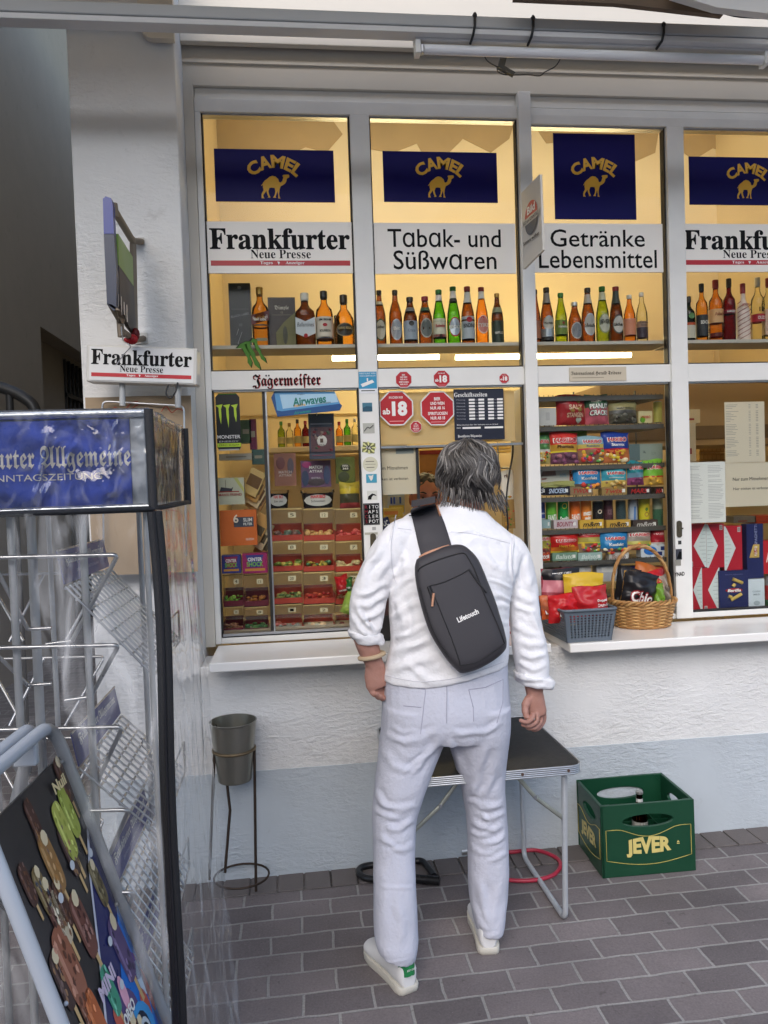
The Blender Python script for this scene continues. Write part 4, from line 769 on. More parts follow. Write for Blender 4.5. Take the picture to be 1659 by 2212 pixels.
# ================================================================== packets, cans, cartons
def cand(m, w, h, z0, z1, Y0, cols, n=26, seed=1, r=.05):
    rr = random.Random(seed)
    for k in range(n):
        q = r*w*rr.uniform(.6, 1.5); m.dome((w*rr.uniform(-.4, .4), Y0-rr.uniform(0, .004), h*rr.uniform(z0, z1)), q, q*.4, q*rr.uniform(.6, 1), cols[k % len(cols)], 6, 4)
def bag(rect, Y, bands, texts, lb, tilt=0., lean=.06, depth=.035, blobs=None, group='snack and sweet bags in the right window', seed=0, crum=.0035, z0=None, yaw=0., cat='snack bag', rough=.3):
    """a pillow bag: bands = (upper edge fraction, colour)"""
    cx, cz, w, h = RC(*rect, Y); rr = random.Random(seed+int(rect[0]*7)); ph = rr.uniform(0, 6)
    bm = [(f, C(*c, rough)) for f, c in bands]
    def yy(u, v):
        e = max(0, math.sin(math.pi*min(1, max(0, u))))**.55*max(0, math.sin(math.pi*min(1, max(0, v*.94+.03))))**.6
        return -depth*e*(1+.12*math.sin(7*u+9*v+ph))-.004*math.sin(23*u+ph)*math.sin(math.pi*v)**.3*abs(v-.5)-crum*(noise.noise(Vector((u*5+ph, v*6, ph)))+.6*abs(noise.noise(Vector((u*11, v*9+ph, 2)))))
    def P(u, v): return (-w/2+w*u*(1-.05*math.sin(math.pi*v))+w*.025*math.sin(math.pi*v), yy(u, v), h*v+.004*math.sin(5*u+ph)*(v > .9))
    def mf(u, v):
        for f, m_ in bm:
            if v <= f: return m_
        return bm[-1][1]
    m = MB().grid(P, 14, 20, bm[0][1], mfn=mf); m.grid(lambda u, v: (P(u, v)[0], -P(u, v)[1]*.6, P(u, v)[2]), 8, 10, bm[0][1])
    if blobs:
        for k in range(blobs[2]):
            u, v = rr.uniform(.12, .88), rr.uniform(*blobs[0]); p_ = P(u, v); q = w*rr.uniform(.05, .11)
            m.dome((p_[0], p_[1]-.001, p_[2]), q, .004, q*rr.uniform(.6, 1), C(*blobs[1][k % len(blobs[1])], rough), 7, 4)
    for t in texts:
        s_, tx, tz, tw, th, c1 = t[:6]; out = t[6] if len(t) > 6 else None; k_ = t[7] if len(t) > 7 else {}
        def wp(off, sc=1.):
            def f(a, b):
                u, v = tx+a*sc/w, tz+b*sc/h; p_ = P(u, v); return (p_[0], p_[1]-off, p_[2])
            return f
        if out: m.text(s_, 0, 0, w*tw*1.06, h*th*1.25, 0, C(*out, rough), bold=.09, warp=wp(.0022), **k_)
        m.text(s_, 0, 0, w*tw, h*th, 0, C(*c1, rough), bold=.03, warp=wp(.0036), **k_)
    o = m.build('snack_bag', loc=(cx, Y, cz if z0 is None else z0), rot=(-lean, tilt, yaw)); return tag(o, lb, cat, group)
def pk(rect, Y, col, texts, lb, d=.05, name='packet', cat='packet', group='cartons and bars in the right window', fn=None, rot=0., tilt=0., mat=None):
    cx, cz, w, h = RC(*rect, Y); m = MB().box(-w/2, w/2, 0, d, 0, h, mat or C(*col, .4))
    if fn: fn(m, w, h)
    for t in texts:
        k_ = t[6] if len(t) > 6 else {}
        m.text(t[0], w*t[1], h*t[2], w*t[3], h*t[4], -.0016, C(*t[5]), bold=.02, **k_)
    return tag(m.build(name, loc=(cx, Y, cz), rot=(0, tilt, rot)), lb, cat, group)
def can(cx, y0, y1, w, Y, bands, lb, txt=None, group='drink cans in the right window', name='drink_can'):
    b, t = B(cx, y1, Y), B(cx, y0, Y); H = t.z-b.z; R = w/FPX*Y/2
    o = thing(name, lb, 'can', (b.x, Y, b.z), group=group)
    m = MB(); z = .03
    for f, c in bands: m.lathe([(R, z*H), (R, f*H)], C(*c, .3), n=18, cap=False); z = f
    for t_ in (txt or []):
        s_, hc, wf, hf, c, rt = t_
        m.text(s_, 0, 0, R*wf, H*hf, 0, C(*c, .35), bold=.04, shear=.1, warp=lambda x, q: ((R+.001)*math.sin(x/R), -(R+.001)*math.cos(x/R), hc*H+q+x*rt))
    m.build('body', o)
    MB().lathe([(0, 0), (R*.8, 0), (R, .03*H)], ALU, n=18, cap=False).lathe([(R, z*H), (R*.84, H*.985), (R*.84, H), (R*.78, H*.985), (0, H*.985)], ALU, n=18, cap=False).build('lid', o)
    return o
def q3(x0, y0, x1, y1): return (1128+.212*x0, 829.5+.212*y0, 1128+.212*x1, 829.5+.212*y1)
X0, X1 = 1.005, 1.6
SHD = M('shelf_wire_dark', (88, 84, 78), .5, .4); SHE = M('shelf_plate', (120, 112, 98), .5)
t = thing('display_rack', 'open sweets rack with dark shelf edges behind the third window', 'rack', (1.3, 3.3, .86))
for k, y in enumerate((857, 921, 1006, 1073, 1143, 1212, 1290)):
    z = B(1290, y, 3.19).z-.86
    m = MB().box(X0-1.3, X1-1.3, -.11, .16, z-.014, z-.004, SHE).box(X0-1.3, X1-1.3, -.116, -.11, z-.016, z+.004, SHD)
    for i in range(30): m.box(X0-1.3+i*.02, X0-1.3+i*.02+.003, -.1165, -.116, z-.004, z+.01, SHD)
    m.build('shelf', t)
MB().box(X0-1.3-.006, X0-1.3-.002, -.1, .17, 0, 1.0, FR).build('side_panel', t)
MB().box(-.002, .002, .15, .16, 0, 1.0, SHD).box(X1-1.304, X1-1.3, .15, .16, 0, 1.0, SHD).build('upright', t)
Y3 = 3.215
HR, HO = (196, 24, 40), (236, 232, 226)
def HB(z=.78, w=.8, x=.5, h=.13, k={}): return ('HARIBO', x, z, w, h, HR, HO, k)
WT = (232, 230, 224); BKc = (24, 22, 22)
MIX = [(200, 60, 50), (220, 180, 60), (90, 150, 70), (230, 220, 190), (150, 80, 140), (240, 150, 60)]
pk(q3(128, 245, 346, 425), Y3, (196, 196, 194), [], 'plain white carton at the left of the top shelf', fn=lambda m, w, h: m.box(w*.02, w*.2, -.0005, 0, h*.3, h*.75, C(176, 176, 176)))
bag(q3(342, 112, 645, 418), Y3, [(1, (152, 34, 38))], [('SALZ', .6, .56, .5, .17, (216, 180, 150)), ('STANGEN', .58, .3, .56, .15, (216, 180, 150)), ('♥', .7, .12, .2, .18, (170, 176, 160))], 'dark red pretzel stick bag on the top shelf', blobs=((.4, .95), [(150, 120, 60)], 4))
bag(q3(636, 108, 880, 412), Y3, [(.55, (190, 92, 104)), (1, (58, 96, 66))], [('PEANUT', .5, .58, .76, .16, WT, (60, 70, 50)), ('CRACK!', .5, .36, .76, .17, WT, (60, 70, 50)), ('BRAVO', .4, .76, .4, .07, (220, 210, 190))], 'pink and green peanut snack bag on the top shelf')
bag(q3(880, 185, 1172, 405), Y3, [(.45, (84, 80, 66)), (.6, (92, 90, 88)), (1, (150, 140, 96))], [('MANDELN', .5, .68, .6, .08, (60, 60, 60))], 'olive grey nut bag beside the peanut bag', blobs=((.1, .4), [(60, 52, 44), (100, 96, 84)], 14))
pk(q3(1185, 275, 1325, 398), Y3+.03, (206, 196, 150), [('HARIBO', 0, .5, .7, .22, HR)], 'small pale tub at the right of the top shelf', fn=lambda m, w, h: m.dome((-w*.2, 0, h*.3), w*.2, .002, h*.28, C(100, 160, 40)))
can(1128+.212*1382, 829.5+.212*178, 829.5+.212*396, .212*92, Y3+.05, [(.96, (186, 180, 90))], 'pale yellow tall can at the right end of the top shelf')
bag(q3(165, 468, 670, 560), Y3+.07, [(1, (134, 176, 52))], [], 'bright green bag lying behind the second shelf row', lean=0)
bag(q3(130, 528, 290, 815), Y3+.01, [(.42, (210, 190, 120)), (.5, (220, 220, 214)), (1, (92, 146, 90))], [HB(.77, .9, .4)], 'green sweets bag cut by the post on the second shelf', blobs=((.05, .4), MIX, 14))
bag(q3(283, 492, 572, 815), Y3-.005, [(.36, (120, 78, 96)), (.42, (228, 206, 60)), (.62, (196, 150, 60)), (1, (206, 52, 46))], [HB(.73, .82), ('Phantasia', .48, .53, .6, .1, (90, 60, 30))], 'red and yellow sweets bag on the second shelf', blobs=((.04, .34), [(140, 80, 110), (110, 70, 90), (170, 110, 120)], 16))
bag(q3(556, 535, 848, 812), Y3, [(.48, (150, 110, 84)), (.53, (200, 60, 80)), (.7, (200, 180, 90)), (1, (140, 170, 180))], [HB(.8, .66), ('Rainbow', .5, .63, .5, .08, (60, 90, 110))], 'pale blue sweets bag with mixed colours on the second shelf', blobs=((.06, .46), MIX, 22))
bag(q3(806, 490, 1094, 802), Y3-.005, [(.42, (206, 120, 70)), (.47, (190, 40, 60)), (1, (34, 62, 146))], [HB(.74, .66), ('Starmix', .5, .57, .5, .1, WT)], 'royal blue sweets bag with gold candies on the second shelf', blobs=((.05, .4), [(220, 170, 60), (190, 60, 40), (240, 220, 180), (230, 200, 60)], 24))
pk(q3(1090, 612, 1200, 782), Y3, (92, 108, 108), [], 'dark grey shrink-wrapped pack on the second shelf', mat=M('wrap_grey', (92, 108, 108), .2))
pk(q3(1198, 608, 1432, 775), Y3, (138, 150, 140), [('16,', -.3, .5, .12, .2, (50, 60, 60)), ('5,50', .1, .4, .2, .2, (110, 122, 116))], 'wide pale green-grey pack with scribbled price on the second shelf', mat=M('wrap_pale', (138, 150, 140), .25))
bag(q3(1066, 785, 1236, 1030), Y3-.01, [(.3, (140, 70, 110)), (.5, (110, 150, 170)), (1, (40, 130, 140))], [HB(.7, .86, .52)], 'teal sweets bag with purple foot on the third shelf', blobs=((.05, .28), [(150, 80, 120), (120, 60, 100)], 8))
bag(q3(1225, 770, 1440, 1030), Y3-.005, [(.3, (214, 170, 80)), (.33, (190, 40, 40)), (1, (122, 182, 60))], [HB(.68, .8, .56)], 'lime green sweets bag at the right of the third shelf', blobs=((.05, .28), [(220, 170, 60)], 8))
pk(q3(140, 868, 482, 998), Y3+.02, (206, 202, 190), [('30%', .3, .5, .2, .28, (160, 190, 200))], 'pale chocolate bar multipack on the third shelf', fn=lambda m, w, h: m.prism([(-w*.35, h*.45), (-w*.3, h*.85), (w*.08, h*.9), (w*.1, h*.5)][::-1], -.0006, 0, C(140, 112, 104)).prism([(-w*.34, h*.15), (-w*.2, h*.2), (-w*.18, h*.34), (-w*.33, h*.32)][::-1], -.0006, 0, C(160, 120, 110)))
pk(q3(482, 862, 542, 990), Y3+.03, (226, 96, 36), [('30', 0, .7, .6, .24, WT), ('G', 0, .2, .6, .3, WT)], 'small orange pack beside the chocolate multipack')
bag(q3(512, 845, 806, 1075), Y3-.004, [(.25, (110, 90, 80)), (1, (48, 130, 186))], [HB(.72, .66), ('Konfekt', .5, .48, .54, .13, WT)], 'light blue liquorice bag on the third shelf', blobs=((.03, .22), MIX, 12))
bag(q3(802, 842, 1070, 1060), Y3-.006, [(.36, (210, 180, 90)), (1, (70, 160, 176))], [HB(.68, .68), ('MEERESFRÜCHTE', .5, .47, .6, .06, WT)], 'turquoise sweets bag next to the liquorice bag', blobs=((.05, .32), [(200, 150, 70), (160, 120, 80), (230, 200, 130)], 12))
bag(q3(142, 996, 548, 1064), Y3-.008, [(1, (160, 160, 98))], [], 'flat olive packet lying on the third shelf', lean=0, depth=.02)
def brow(items, yb, yt):
    for x0, x1, c, t_, tc, lb in items:
        pk(q3(x0, yt, x1, yb), Y3-.022, c, [(t_, -.02, .5, .72, .55, tc, {'shear': .25})] if t_ else [], lb, d=.04, fn=lambda m, w, h: m.box(w*.3, w*.42, -.0008, 0, h*.3, h*.7, C(226, 224, 220)))
brow([(142, 236, (30, 28, 40), 'RS', (210, 210, 216), 'black chocolate bar box cut by the post'), (240, 486, (32, 30, 42), 'SNICKERS', (190, 206, 230), 'black chocolate bar box with pale slanting letters'), (490, 722, (140, 116, 84), 'TWIX', (170, 40, 40), 'brown-gold chocolate bar box with red letters, left one'),
      (812, 1068, (150, 124, 74), 'Twix', (170, 50, 40), 'brown-gold chocolate bar box with red letters, right one'), (1076, 1312, (44, 30, 30), 'MARS', (176, 44, 44), 'black-brown chocolate bar box with red letters'), (1352, 1442, (44, 30, 30), 'MA', (176, 44, 44), 'black-brown chocolate bar box cut by the window edge')], 1132, 1046)
for cx, w_, y0, bands, lb, tx in (
 (197, 84, 1185, [(.35, (150, 156, 164)), (.6, (52, 66, 140)), (.96, (46, 58, 128))], 'dark blue and silver drink can at the left of the can row', [('FRISCHDRINK', .52, 1.4, .06, WT, 0)]),
 (300, 112, 1178, [(.5, (100, 176, 56)), (.96, (116, 190, 60))], 'light green lemonade can', [('FANTA', .36, 1.9, .22, WT, .1)]),
 (420, 112, 1180, [(.96, (34, 140, 62))], 'dark green lemonade can with yellow patch', [('Sprite', .3, 1.9, .24, WT, .1), ('●', .78, 1., .2, (220, 200, 50), 0)]),
 (540, 112, 1178, [(.96, (222, 106, 34))], 'orange lemonade can with white letters', [('FANTA', .38, 1.9, .22, WT, .1)]),
 (655, 112, 1175, [(.26, (190, 56, 40)), (.96, (218, 128, 44))], 'orange and red cola mix can', [('mezzo', .5, 1.7, .13, WT, .1), ('mix', .34, 1.2, .13, WT, .1)]),
 (775, 112, 1190, [(.96, (36, 34, 36))], 'black drink can with pale ring', [('●', .6, .8, .16, (200, 190, 170), 0)]),
 (880, 100, 1172, [(.96, (74, 40, 48))], 'dark maroon drink can', [('ROSE', .55, 1., .2, (120, 90, 96), 0)]),
 (1008, 104, 1182, [(.3, (110, 120, 120)), (.96, (56, 72, 74))], 'dark teal drink can', None),
 (1130, 100, 1175, [(.96, (168, 176, 186))], 'silver energy drink can', [('▮', .5, .5, .5, (80, 120, 180), 0)]),
 (1247, 118, 1158, [(.96, (200, 186, 44))], 'yellow drink can printed with fruit', [('●', .45, .8, .16, (160, 120, 60), 0), ('●', .62, .5, .12, (80, 120, 50), 0)]),
 (1385, 108, 1148, [(.6, (60, 100, 76)), (.96, (150, 160, 140))], 'green and pale drink can at the right end of the can row', None)):
    can(1128+.212*cx, 829.5+.212*y0, 829.5+.212*1462, .212*w_, 3.262, bands, lb, tx)
brow([(152, 288, (150, 176, 178), '', None, 'pale blue bar box at the left under the cans'), (322, 566, (196, 180, 184), 'BOUNTY', (150, 60, 80), 'pale pink coconut bar box under the cans'), (588, 830, (206, 164, 62), 'm&m', (40, 30, 26), 'yellow chocolate peanut box, left one'), (860, 1104, (196, 154, 62), 'm&m', (40, 30, 26), 'yellow chocolate peanut box, right one'), (1132, 1382, (72, 58, 52), 'm&m', (190, 184, 176), 'dark brown chocolate lentil box under the cans')], 1472, 1384)
bag(q3(158, 1512, 292, 1745), Y3, [(.3, (150, 80, 80)), (1, (170, 160, 70))], [HB(.72, .95, .4)], 'yellow-green sweets bag cut by the post on the fifth shelf', blobs=((.05, .5), MIX, 10))
bag(q3(284, 1522, 578, 1718), Y3-.01, [(.12, (220, 190, 60)), (.3, (200, 110, 40)), (1, (190, 36, 34))], [HB(.62, .68), ('Happy Cola', .5, .34, .56, .14, (240, 190, 60))], 'red sweets bag with yellow foot on the fifth shelf')
bag(q3(556, 1480, 806, 1716), Y3, [(.4, (150, 120, 90)), (.47, (220, 200, 60)), (.66, (170, 160, 80)), (1, (176, 48, 50))], [HB(.84, .84, .5)], 'red and olive sweets bag on the fifth shelf', blobs=((.05, .36), MIX, 16))
bag(q3(786, 1498, 1080, 1718), Y3-.012, [(.22, (120, 100, 90)), (1, (46, 128, 186))], [HB(.66, .66), ('Konfekt', .5, .38, .52, .14, WT)], 'light blue liquorice bag beside the basket handle on the fifth shelf', blobs=((.03, .2), MIX, 8))
bag(q3(1042, 1462, 1316, 1690), Y3, [(.24, (190, 110, 100)), (.4, (190, 180, 90)), (1, (164, 152, 140))], [HB(.68, .76)], 'silver-grey sweets bag on the fifth shelf', blobs=((.03, .3), MIX, 10))
bag(q3(1306, 1468, 1452, 1660), Y3+.005, [(.25, (210, 200, 196)), (1, (172, 40, 52))], [('HARIBO', .5, .7, .8, .1, (220, 170, 170))], 'red sweets bag at the right end of the fifth shelf')
brow([(160, 284, (180, 66, 40), 'isto', WT, 'orange-red cereal bar box cut by the post'), (308, 562, (110, 142, 122), 'Balisto', (206, 216, 206), 'grey-green cereal bar box'), (572, 816, (150, 174, 168), 'Balisto', (210, 220, 214), 'pale mint cereal bar box'), (886, 1088, (186, 180, 174), 'Balisto', (150, 120, 110), 'pale grey cereal bar box behind the basket handle')], 1800, 1718)
pk(q3(1210, 1632, 1450, 1762), Y3-.015, (196, 204, 212), [], 'blue and white checked biscuit pack on the fifth shelf', fn=lambda m, w, h: (m.dome((-w*.1, 0, h*.5), w*.28, .002, h*.34, C(40, 110, 190)), m.box(w*.2, w*.4, -.0008, 0, h*.1, h*.4, C(30, 50, 110)), m.box(w*.34, w*.5, -.0008, 0, h*.5, h*.8, C(30, 50, 110))))
for x0, x1, c, lb in ((170, 380, (150, 140, 120), 'beige carton on the lowest shelf by the post'), (400, 700, (190, 186, 184), 'white roll pack on the lowest shelf'), (760, 1010, (180, 180, 184), 'white patterned roll pack behind the basket handle'), (1030, 1180, (36, 44, 110), 'dark blue tub on the lowest shelf'), (1180, 1330, (80, 150, 180), 'light blue tub on the lowest shelf'), (1370, 1452, (160, 30, 36), 'red carton at the right of the lowest shelf')):
    pk(q3(x0, 1835 if 'roll' in lb else 1860, x1, 2010), Y3, c, [], lb, fn=lambda m, w, h: m.box(-w*.3, w*.3, -.0008, 0, h*.55, h*.8, C(206, 204, 200)))
# ------------------------------------------------------------------ right window: red cartons, pasta
def q4(x0, y0, x1, y1): return (1426.7+.255*x0, 829.5+.255*y0, 1426.7+.255*x1, 829.5+.255*y1)
Y4 = 3.2; CRED = M('carton_red', (170, 22, 40), .4, var=.03)
def dia(side):
    def f(m, w, h):
        c = C(200, 208, 206)
        pts = {'r': [(w*.5, h), (w*.46, h), (-w*.18, h*.5), (w*.42, 0), (w*.5, 0)], 'l': [(-w*.5, h), (-w*.42, h), (w*.14, h*.5), (-w*.4, 0), (-w*.5, 0)]}[side]
        m.prism(pts if side == 'l' else pts[::-1], -.0005, 0, c)
        for k in range(9):
            zz = h*(.12+.09*k); e = (1-abs(zz/h-.5)*2)*w*.5
            if side == 'r': m.box(w*.46-e*.75, w*.46, -.0008, 0, zz, zz+h*.012, C(160, 168, 168))
            else: m.box(-w*.46, -w*.46+e*.75, -.0008, 0, zz, zz+h*.012, C(160, 168, 168))
        bxx = -w*.4 if side == 'r' else w*.25
        m.box(bxx, bxx+w*.16, -.0008, 0, h*.03 if side == 'r' else h*.86, h*.14 if side == 'r' else h*.97, C(200, 200, 196))
        for k in range(4): m.box(bxx+w*(.02+.035*k), bxx+w*(.035+.035*k), -.0012, 0, h*(.04 if side == 'r' else .87), h*(.13 if side == 'r' else .96), INK)
    return f
for x0, y0, x1, y1, s_, lb in ((230, 1185, 388, 1555, 'r', 'red carton with white half diamond, upper left of the red stack'), (390, 1185, 540, 1555, 'l', 'red carton with white half diamond, upper middle of the red stack'), (540, 1202, 692, 1576, 'l', 'red carton with white half diamond, upper right and slightly lower'), (240, 1557, 354, 1930, 'r', 'narrow red carton with white half diamond, lower left of the red stack'), (356, 1557, 502, 1930, 'r', 'red carton with white half diamond, lower right beside the pasta box')):
    pk(q4(x0, y0, x1, y1), Y4, None, [], lb, name='carton', cat='carton', group='red cartons in the right window', fn=dia(s_), mat=CRED, d=.08)
PB = M('pasta_blue', (30, 36, 84), .35, var=.03); PST = C(196, 168, 90)
def pasta(m, w, h):
    m.dome((0, 0, h*.5), w*.3, .0012, h*.055, REDL); m.text('Barilla', 0, h*.5, w*.46, h*.075, -.0028, WHT, bold=.03, shear=.15); m.text('PIATTI GRANDI', 0, h*.9, w*.6, h*.025, -.0008, C(120, 120, 150))
    for a, b, c, d_ in ((-.05, .79, .28, .68), (-.12, .26, .24, .4), (-.2, .36, -.1, .33), (-.05, .6, .02, .66)): m.tube([(w*a, -.003, h*b), (w*c, -.003, h*d_)], .0075, PST, 10)
pk(q4(500, 1580, 745, 1915), Y4-.01, None, [], 'dark blue pasta box with pasta tubes, in front of the right window stack', name='pasta_box', cat='box', fn=pasta, mat=PB, d=.06)
def spag(m, w, h):
    m.text('SPAGHETTI', w*.05, h*.8, None, w*.16, -.0008, C(150, 156, 190), rot=math.pi/2)
    for k in range(12): m.tube([(w*(-.35+.05*k), -.002, h*.38), (w*(-.1+.03*k), -.002, h*.62)], .0018, PST, 5)
    m.dome((0, 0, h*.5), w*.18, .004, h*.13, REDL); m.text('Barilla', 0, h*.5, None, w*.16, -.006, WHT, rot=-math.pi/2)
pk(q4(732, 1185, 872, 1645), Y4, None, [], 'tall dark blue spaghetti box in the right window', name='pasta_box', cat='box', fn=spag, mat=PB, d=.04)
pk(q4(745, 1652, 882, 1912), Y4-.01, (196, 206, 212), [('CLASSIC', 0, .6, .5, .05, (140, 150, 160)), ('MILD', 0, .5, .4, .05, (140, 150, 160)), ('●', 0, .22, .4, .15, (160, 172, 178))], 'pale blue-white pack at the foot of the right window', name='packet', cat='packet')
pk(q4(872, 1325, 1080, 1605), Y4, (176, 34, 40), [('A', -.3, .5, .2, .3, WT)], 'red pack beside the spaghetti box, cut by the picture edge')
can(1426.7+.255*935, 829.5+.255*1612, 829.5+.255*1912, .255*108, Y4+.04, [(.3, (50, 90, 60)), (.7, (160, 50, 50)), (.96, (140, 140, 140))], 'green and red tall can at the right picture edge')
for k in range(12):
    r_, c_ = divmod(k, 6)
    pk(q4(330+36*c_, 512+72*r_, 364+36*c_, 580+72*r_), 4.3, (176, 150, 110), [], 'small cigarette packet in the double row deep inside the right window', group='small packets deep inside the shop', name='cigarette_packet', fn=lambda m, w, h: m.box(-w*.4, w*.4, -.001, 0, h*.2, h*.7, C(196, 170, 130)))
tag(MB().box(-.35, .45, 0, .3, -.02, 0, CREAM).build('wall_shelf', loc=(B(1530, 993, 4.25).x, 4.25, B(1530, 995, 4.25).z)), 'cream shelf board carrying the small packets', 'shelf')
for q, lb, c in (((210, 215, 335, 330), 'open white carton on top of the inner cupboard', (206, 186, 146)), ((620, 1120, 810, 1175), 'grey tray behind the paper notice', (120, 116, 108)), ((210, 330, 300, 660), 'white leaning carton with red print at the window post', (206, 190, 160)), ((800, 1115, 1000, 1180), 'orange-red pack in the dark behind the notice', (180, 70, 40))):
    pk(q4(*q), 3.6, c, [], lb, name='carton', cat='carton', group='cartons deeper in the shop', d=.12, fn=lambda m, w, h: m.box(-w*.3, w*.1, -.0006, 0, h*.2, h*.35, C(150, 60, 50)))
tag(MB().box(-.4, .7, 0, .5, 0, .32, M('inner_cupboard', (170, 140, 95), .6)).box(-.38, .68, -.004, 0, .03, .1, C(120, 96, 64)).build('cupboard', loc=(1.95, 3.75, B(1520, 962, 3.75).z), bevel=.004), 'wooden cupboard hanging inside the right window', 'cupboard')
# ------------------------------------------------------------------ left window: sweets bins and counter displays
def q1(x0, y0, x1, y1): return (451.3+.228*x0, 829.5+.228*y0, 451.3+.228*x1, 829.5+.228*y1)
def q1b(x0, y0, x1, y1): return (451+.228*x0, 1095+.228*y0, 451+.228*x1, 1095+.228*y1)
BINC = clear_mat('clear_bin_lid', (.95, .92, .82), 1.45, .05, haze=.02); BINR = M('bin_red', (168, 58, 40), .4); BINP = M('bin_maroon', (104, 26, 44), .4); AMBR = M('bin_back', (196, 170, 110), .6)
Y1 = 3.255; FILL = [[(96, 110, 96), (120, 90, 80)], [(214, 170, 110), (196, 150, 90)], [(206, 96, 90), (180, 60, 60)], [(120, 140, 60), (210, 190, 90)], [(170, 150, 60), (80, 120, 80)], [(196, 180, 130), (214, 196, 150)], [(90, 110, 60), (160, 160, 90)], [(170, 50, 44), (200, 90, 60)], [(150, 120, 90), (190, 140, 90)], [(190, 110, 100), (150, 150, 140)], [(220, 190, 150), (200, 200, 180)], [(100, 90, 70), (120, 60, 60)], [(110, 170, 60), (150, 190, 80)], [(180, 120, 60), (120, 80, 60)], [(160, 110, 80), (200, 150, 120)], [(70, 110, 70), (90, 130, 80)]]
POS = ['top row, left column', 'top row, middle column', 'top row, right column', 'second row, left column', 'second row, middle column', 'second row, right column', 'third row, left column', 'third row, middle column', 'third row, right column', 'bottom row, left column', 'bottom row, middle column', 'bottom row, right column', 'third row, far left', 'third row, second from the far left', 'bottom row, far left', 'bottom row, second from the far left']
cells = [(x0, y0, x1, y1) for y0, y1 in ((10, 318), (320, 608), (612, 915), (920, 1185)) for x0, x1 in ((590, 888), (894, 1190), (1197, 1462))]
cells += [(132, 642, 326, 940), (330, 560, 562, 940)][:1]+[(330, 642, 562, 940), (132, 944, 326, 1190), (330, 944, 562, 1190)]
WHATS = ['grey candy', 'pale gold candy', 'pink candy', 'mixed candy under a spotted red front', 'wrapped candy and three round tags', 'cream candy', 'green sachets', 'red candy strings', 'brown candy', 'pale grey sachets', 'white candy', 'dark candy', 'green wrapped gum', 'brown candy', 'brown paper sticks', 'dark green sachets']
for k, (cel, fl) in enumerate(zip(cells, FILL)):
    cx, cz, w, h = RC(*q1b(*cel), Y1); d = .1
    t = thing('candy_bin', 'clear candy bin with %s, %s' % (WHATS[k], POS[k]), 'candy bin', (cx, Y1, cz), group='candy bins behind the left window')
    R1 = BINR if k < 12 else BINP
    MB().box(-w/2, w/2, 0, .004, 0, h*.17, R1).box(-w/2, w/2, .012, d, 0, .006, R1).box(-w/2, -w/2+.003, .004, d, 0, h*.3, R1).box(w/2-.003, w/2, .004, d, 0, h*.3, R1).box(-w/2+.003, w/2-.003, d-.004, d, 0, h*.5, R1).build('tray', t)
    MB().box(-w/2+.002, w/2-.002, .002, .005, h*.5, h*.97, BINC).box(-w/2, w/2, .0, .006, h*.95, h*.985, AMBR).box(-w/2+.001, w/2-.001, .002, d, h*.985, h, BINC).box(-w/2, -w/2+.004, .0, d, h*.3, h*.985, BINC).build('lid', t)
    rr = random.Random(k); m = MB()
    for i in range(22):
        q = w*rr.uniform(.06, .13); m.dome((rr.uniform(-.4, .4)*w, rr.uniform(.016, d*.6), h*rr.uniform(.1, .27)), q, q*.7, q*rr.uniform(.4, .9), C(*fl[i % 2], .3), 7, 5)
    tag(m.build('candy', t), None, None, kind='stuff')
    MB().box(w*.05, w*.3, -.001, .001, h*.7, h*.86, C(206, 196, 160)).text(str((5, 12, 5, 8, 10, 7, 20, 3, 9, 1, 2, 6, 4, 15, 30, 8)[k]), w*.17, h*.78, w*.12, h*.09, -.0016, INK).build('price_tag', t)
m = MB()
tag(MB().box(-.31, .28, 0, .35, 0, .02, M('inner_board', (200, 190, 170), .5)).build('display_board', loc=(-.01, 3.2, .852)), 'pale board carrying the candy bins behind the left window', 'board')
G1 = 'counter displays in the left window'
def front(m, w, h): pass
pk(q1(90, 888, 335, 1142), Y1-.03, (196, 196, 172), [("MAN'S FRIEND", -.05, .37, .9, .1, (150, 36, 40))], 'white throat lozenge carton with a drawing of a ship', name='carton', cat='carton', group=G1,
   fn=lambda m, w, h: (m.prism([(-w*.45, h*.5), (-w*.4, h*.66), (w*.0, h*.6), (w*.08, h*.66), (w*.02, h*.5)][::-1], -.0006, 0, C(60, 60, 70)), m.box(-w*.22, -w*.205, -.0006, 0, h*.6, h*.92, C(60, 60, 60)), m.prism([(w*.1, h*.99), (w*.25, h*.99), (w*.49, h*.6), (w*.49, h*.42)][::-1], -.0004, 0, C(190, 190, 110)), m.box(-w*.5, w*.3, -.0005, 0, h*.46, h*.5, C(160, 60, 50))))
pk(q1b(106, 30, 455, 366), Y1-.035, (206, 106, 48), [('6', -.06, .76, .14, .24, (236, 220, 200)), ('SLIM', .26, .72, .24, .1, WT), ('FILTER', .26, .6, .24, .07, WT), ('GIZEH', .3, .17, .22, .06, (220, 200, 190))], 'orange cigarette filter carton with a large 6', name='carton', cat='carton', group=G1, fn=lambda m, w, h: m.box(-w*.12, w*.42, -.0006, 0, h*.52, h*.8, C(66, 70, 84)))
for q, c, c2, lb in (((122, 458, 302, 630), (56, 60, 130), (140, 40, 80), 'blue chewing gum carton at the left edge of the left window'), ((318, 440, 556, 628), (150, 40, 96), (60, 60, 130), 'magenta chewing gum carton beside the blue one')):
    pk(q1b(*q), Y1-.03, c, [('CENTER', 0, .7, .56, .18, WT), ('SHOCK', 0, .46, .66, .24, (120, 180, 70))], lb, name='carton', cat='carton', group=G1, fn=lambda m, w, h: (m.prism([(-w*.36, h*.92), (w*.36, h*.92), (w*.2, h*.3), (-w*.2, h*.3)][::-1], -.0005, 0, C(*c2)), m.box(-w*.4, w*.4, -.0006, 0, h*.12, h*.24, C(200, 140, 60))))
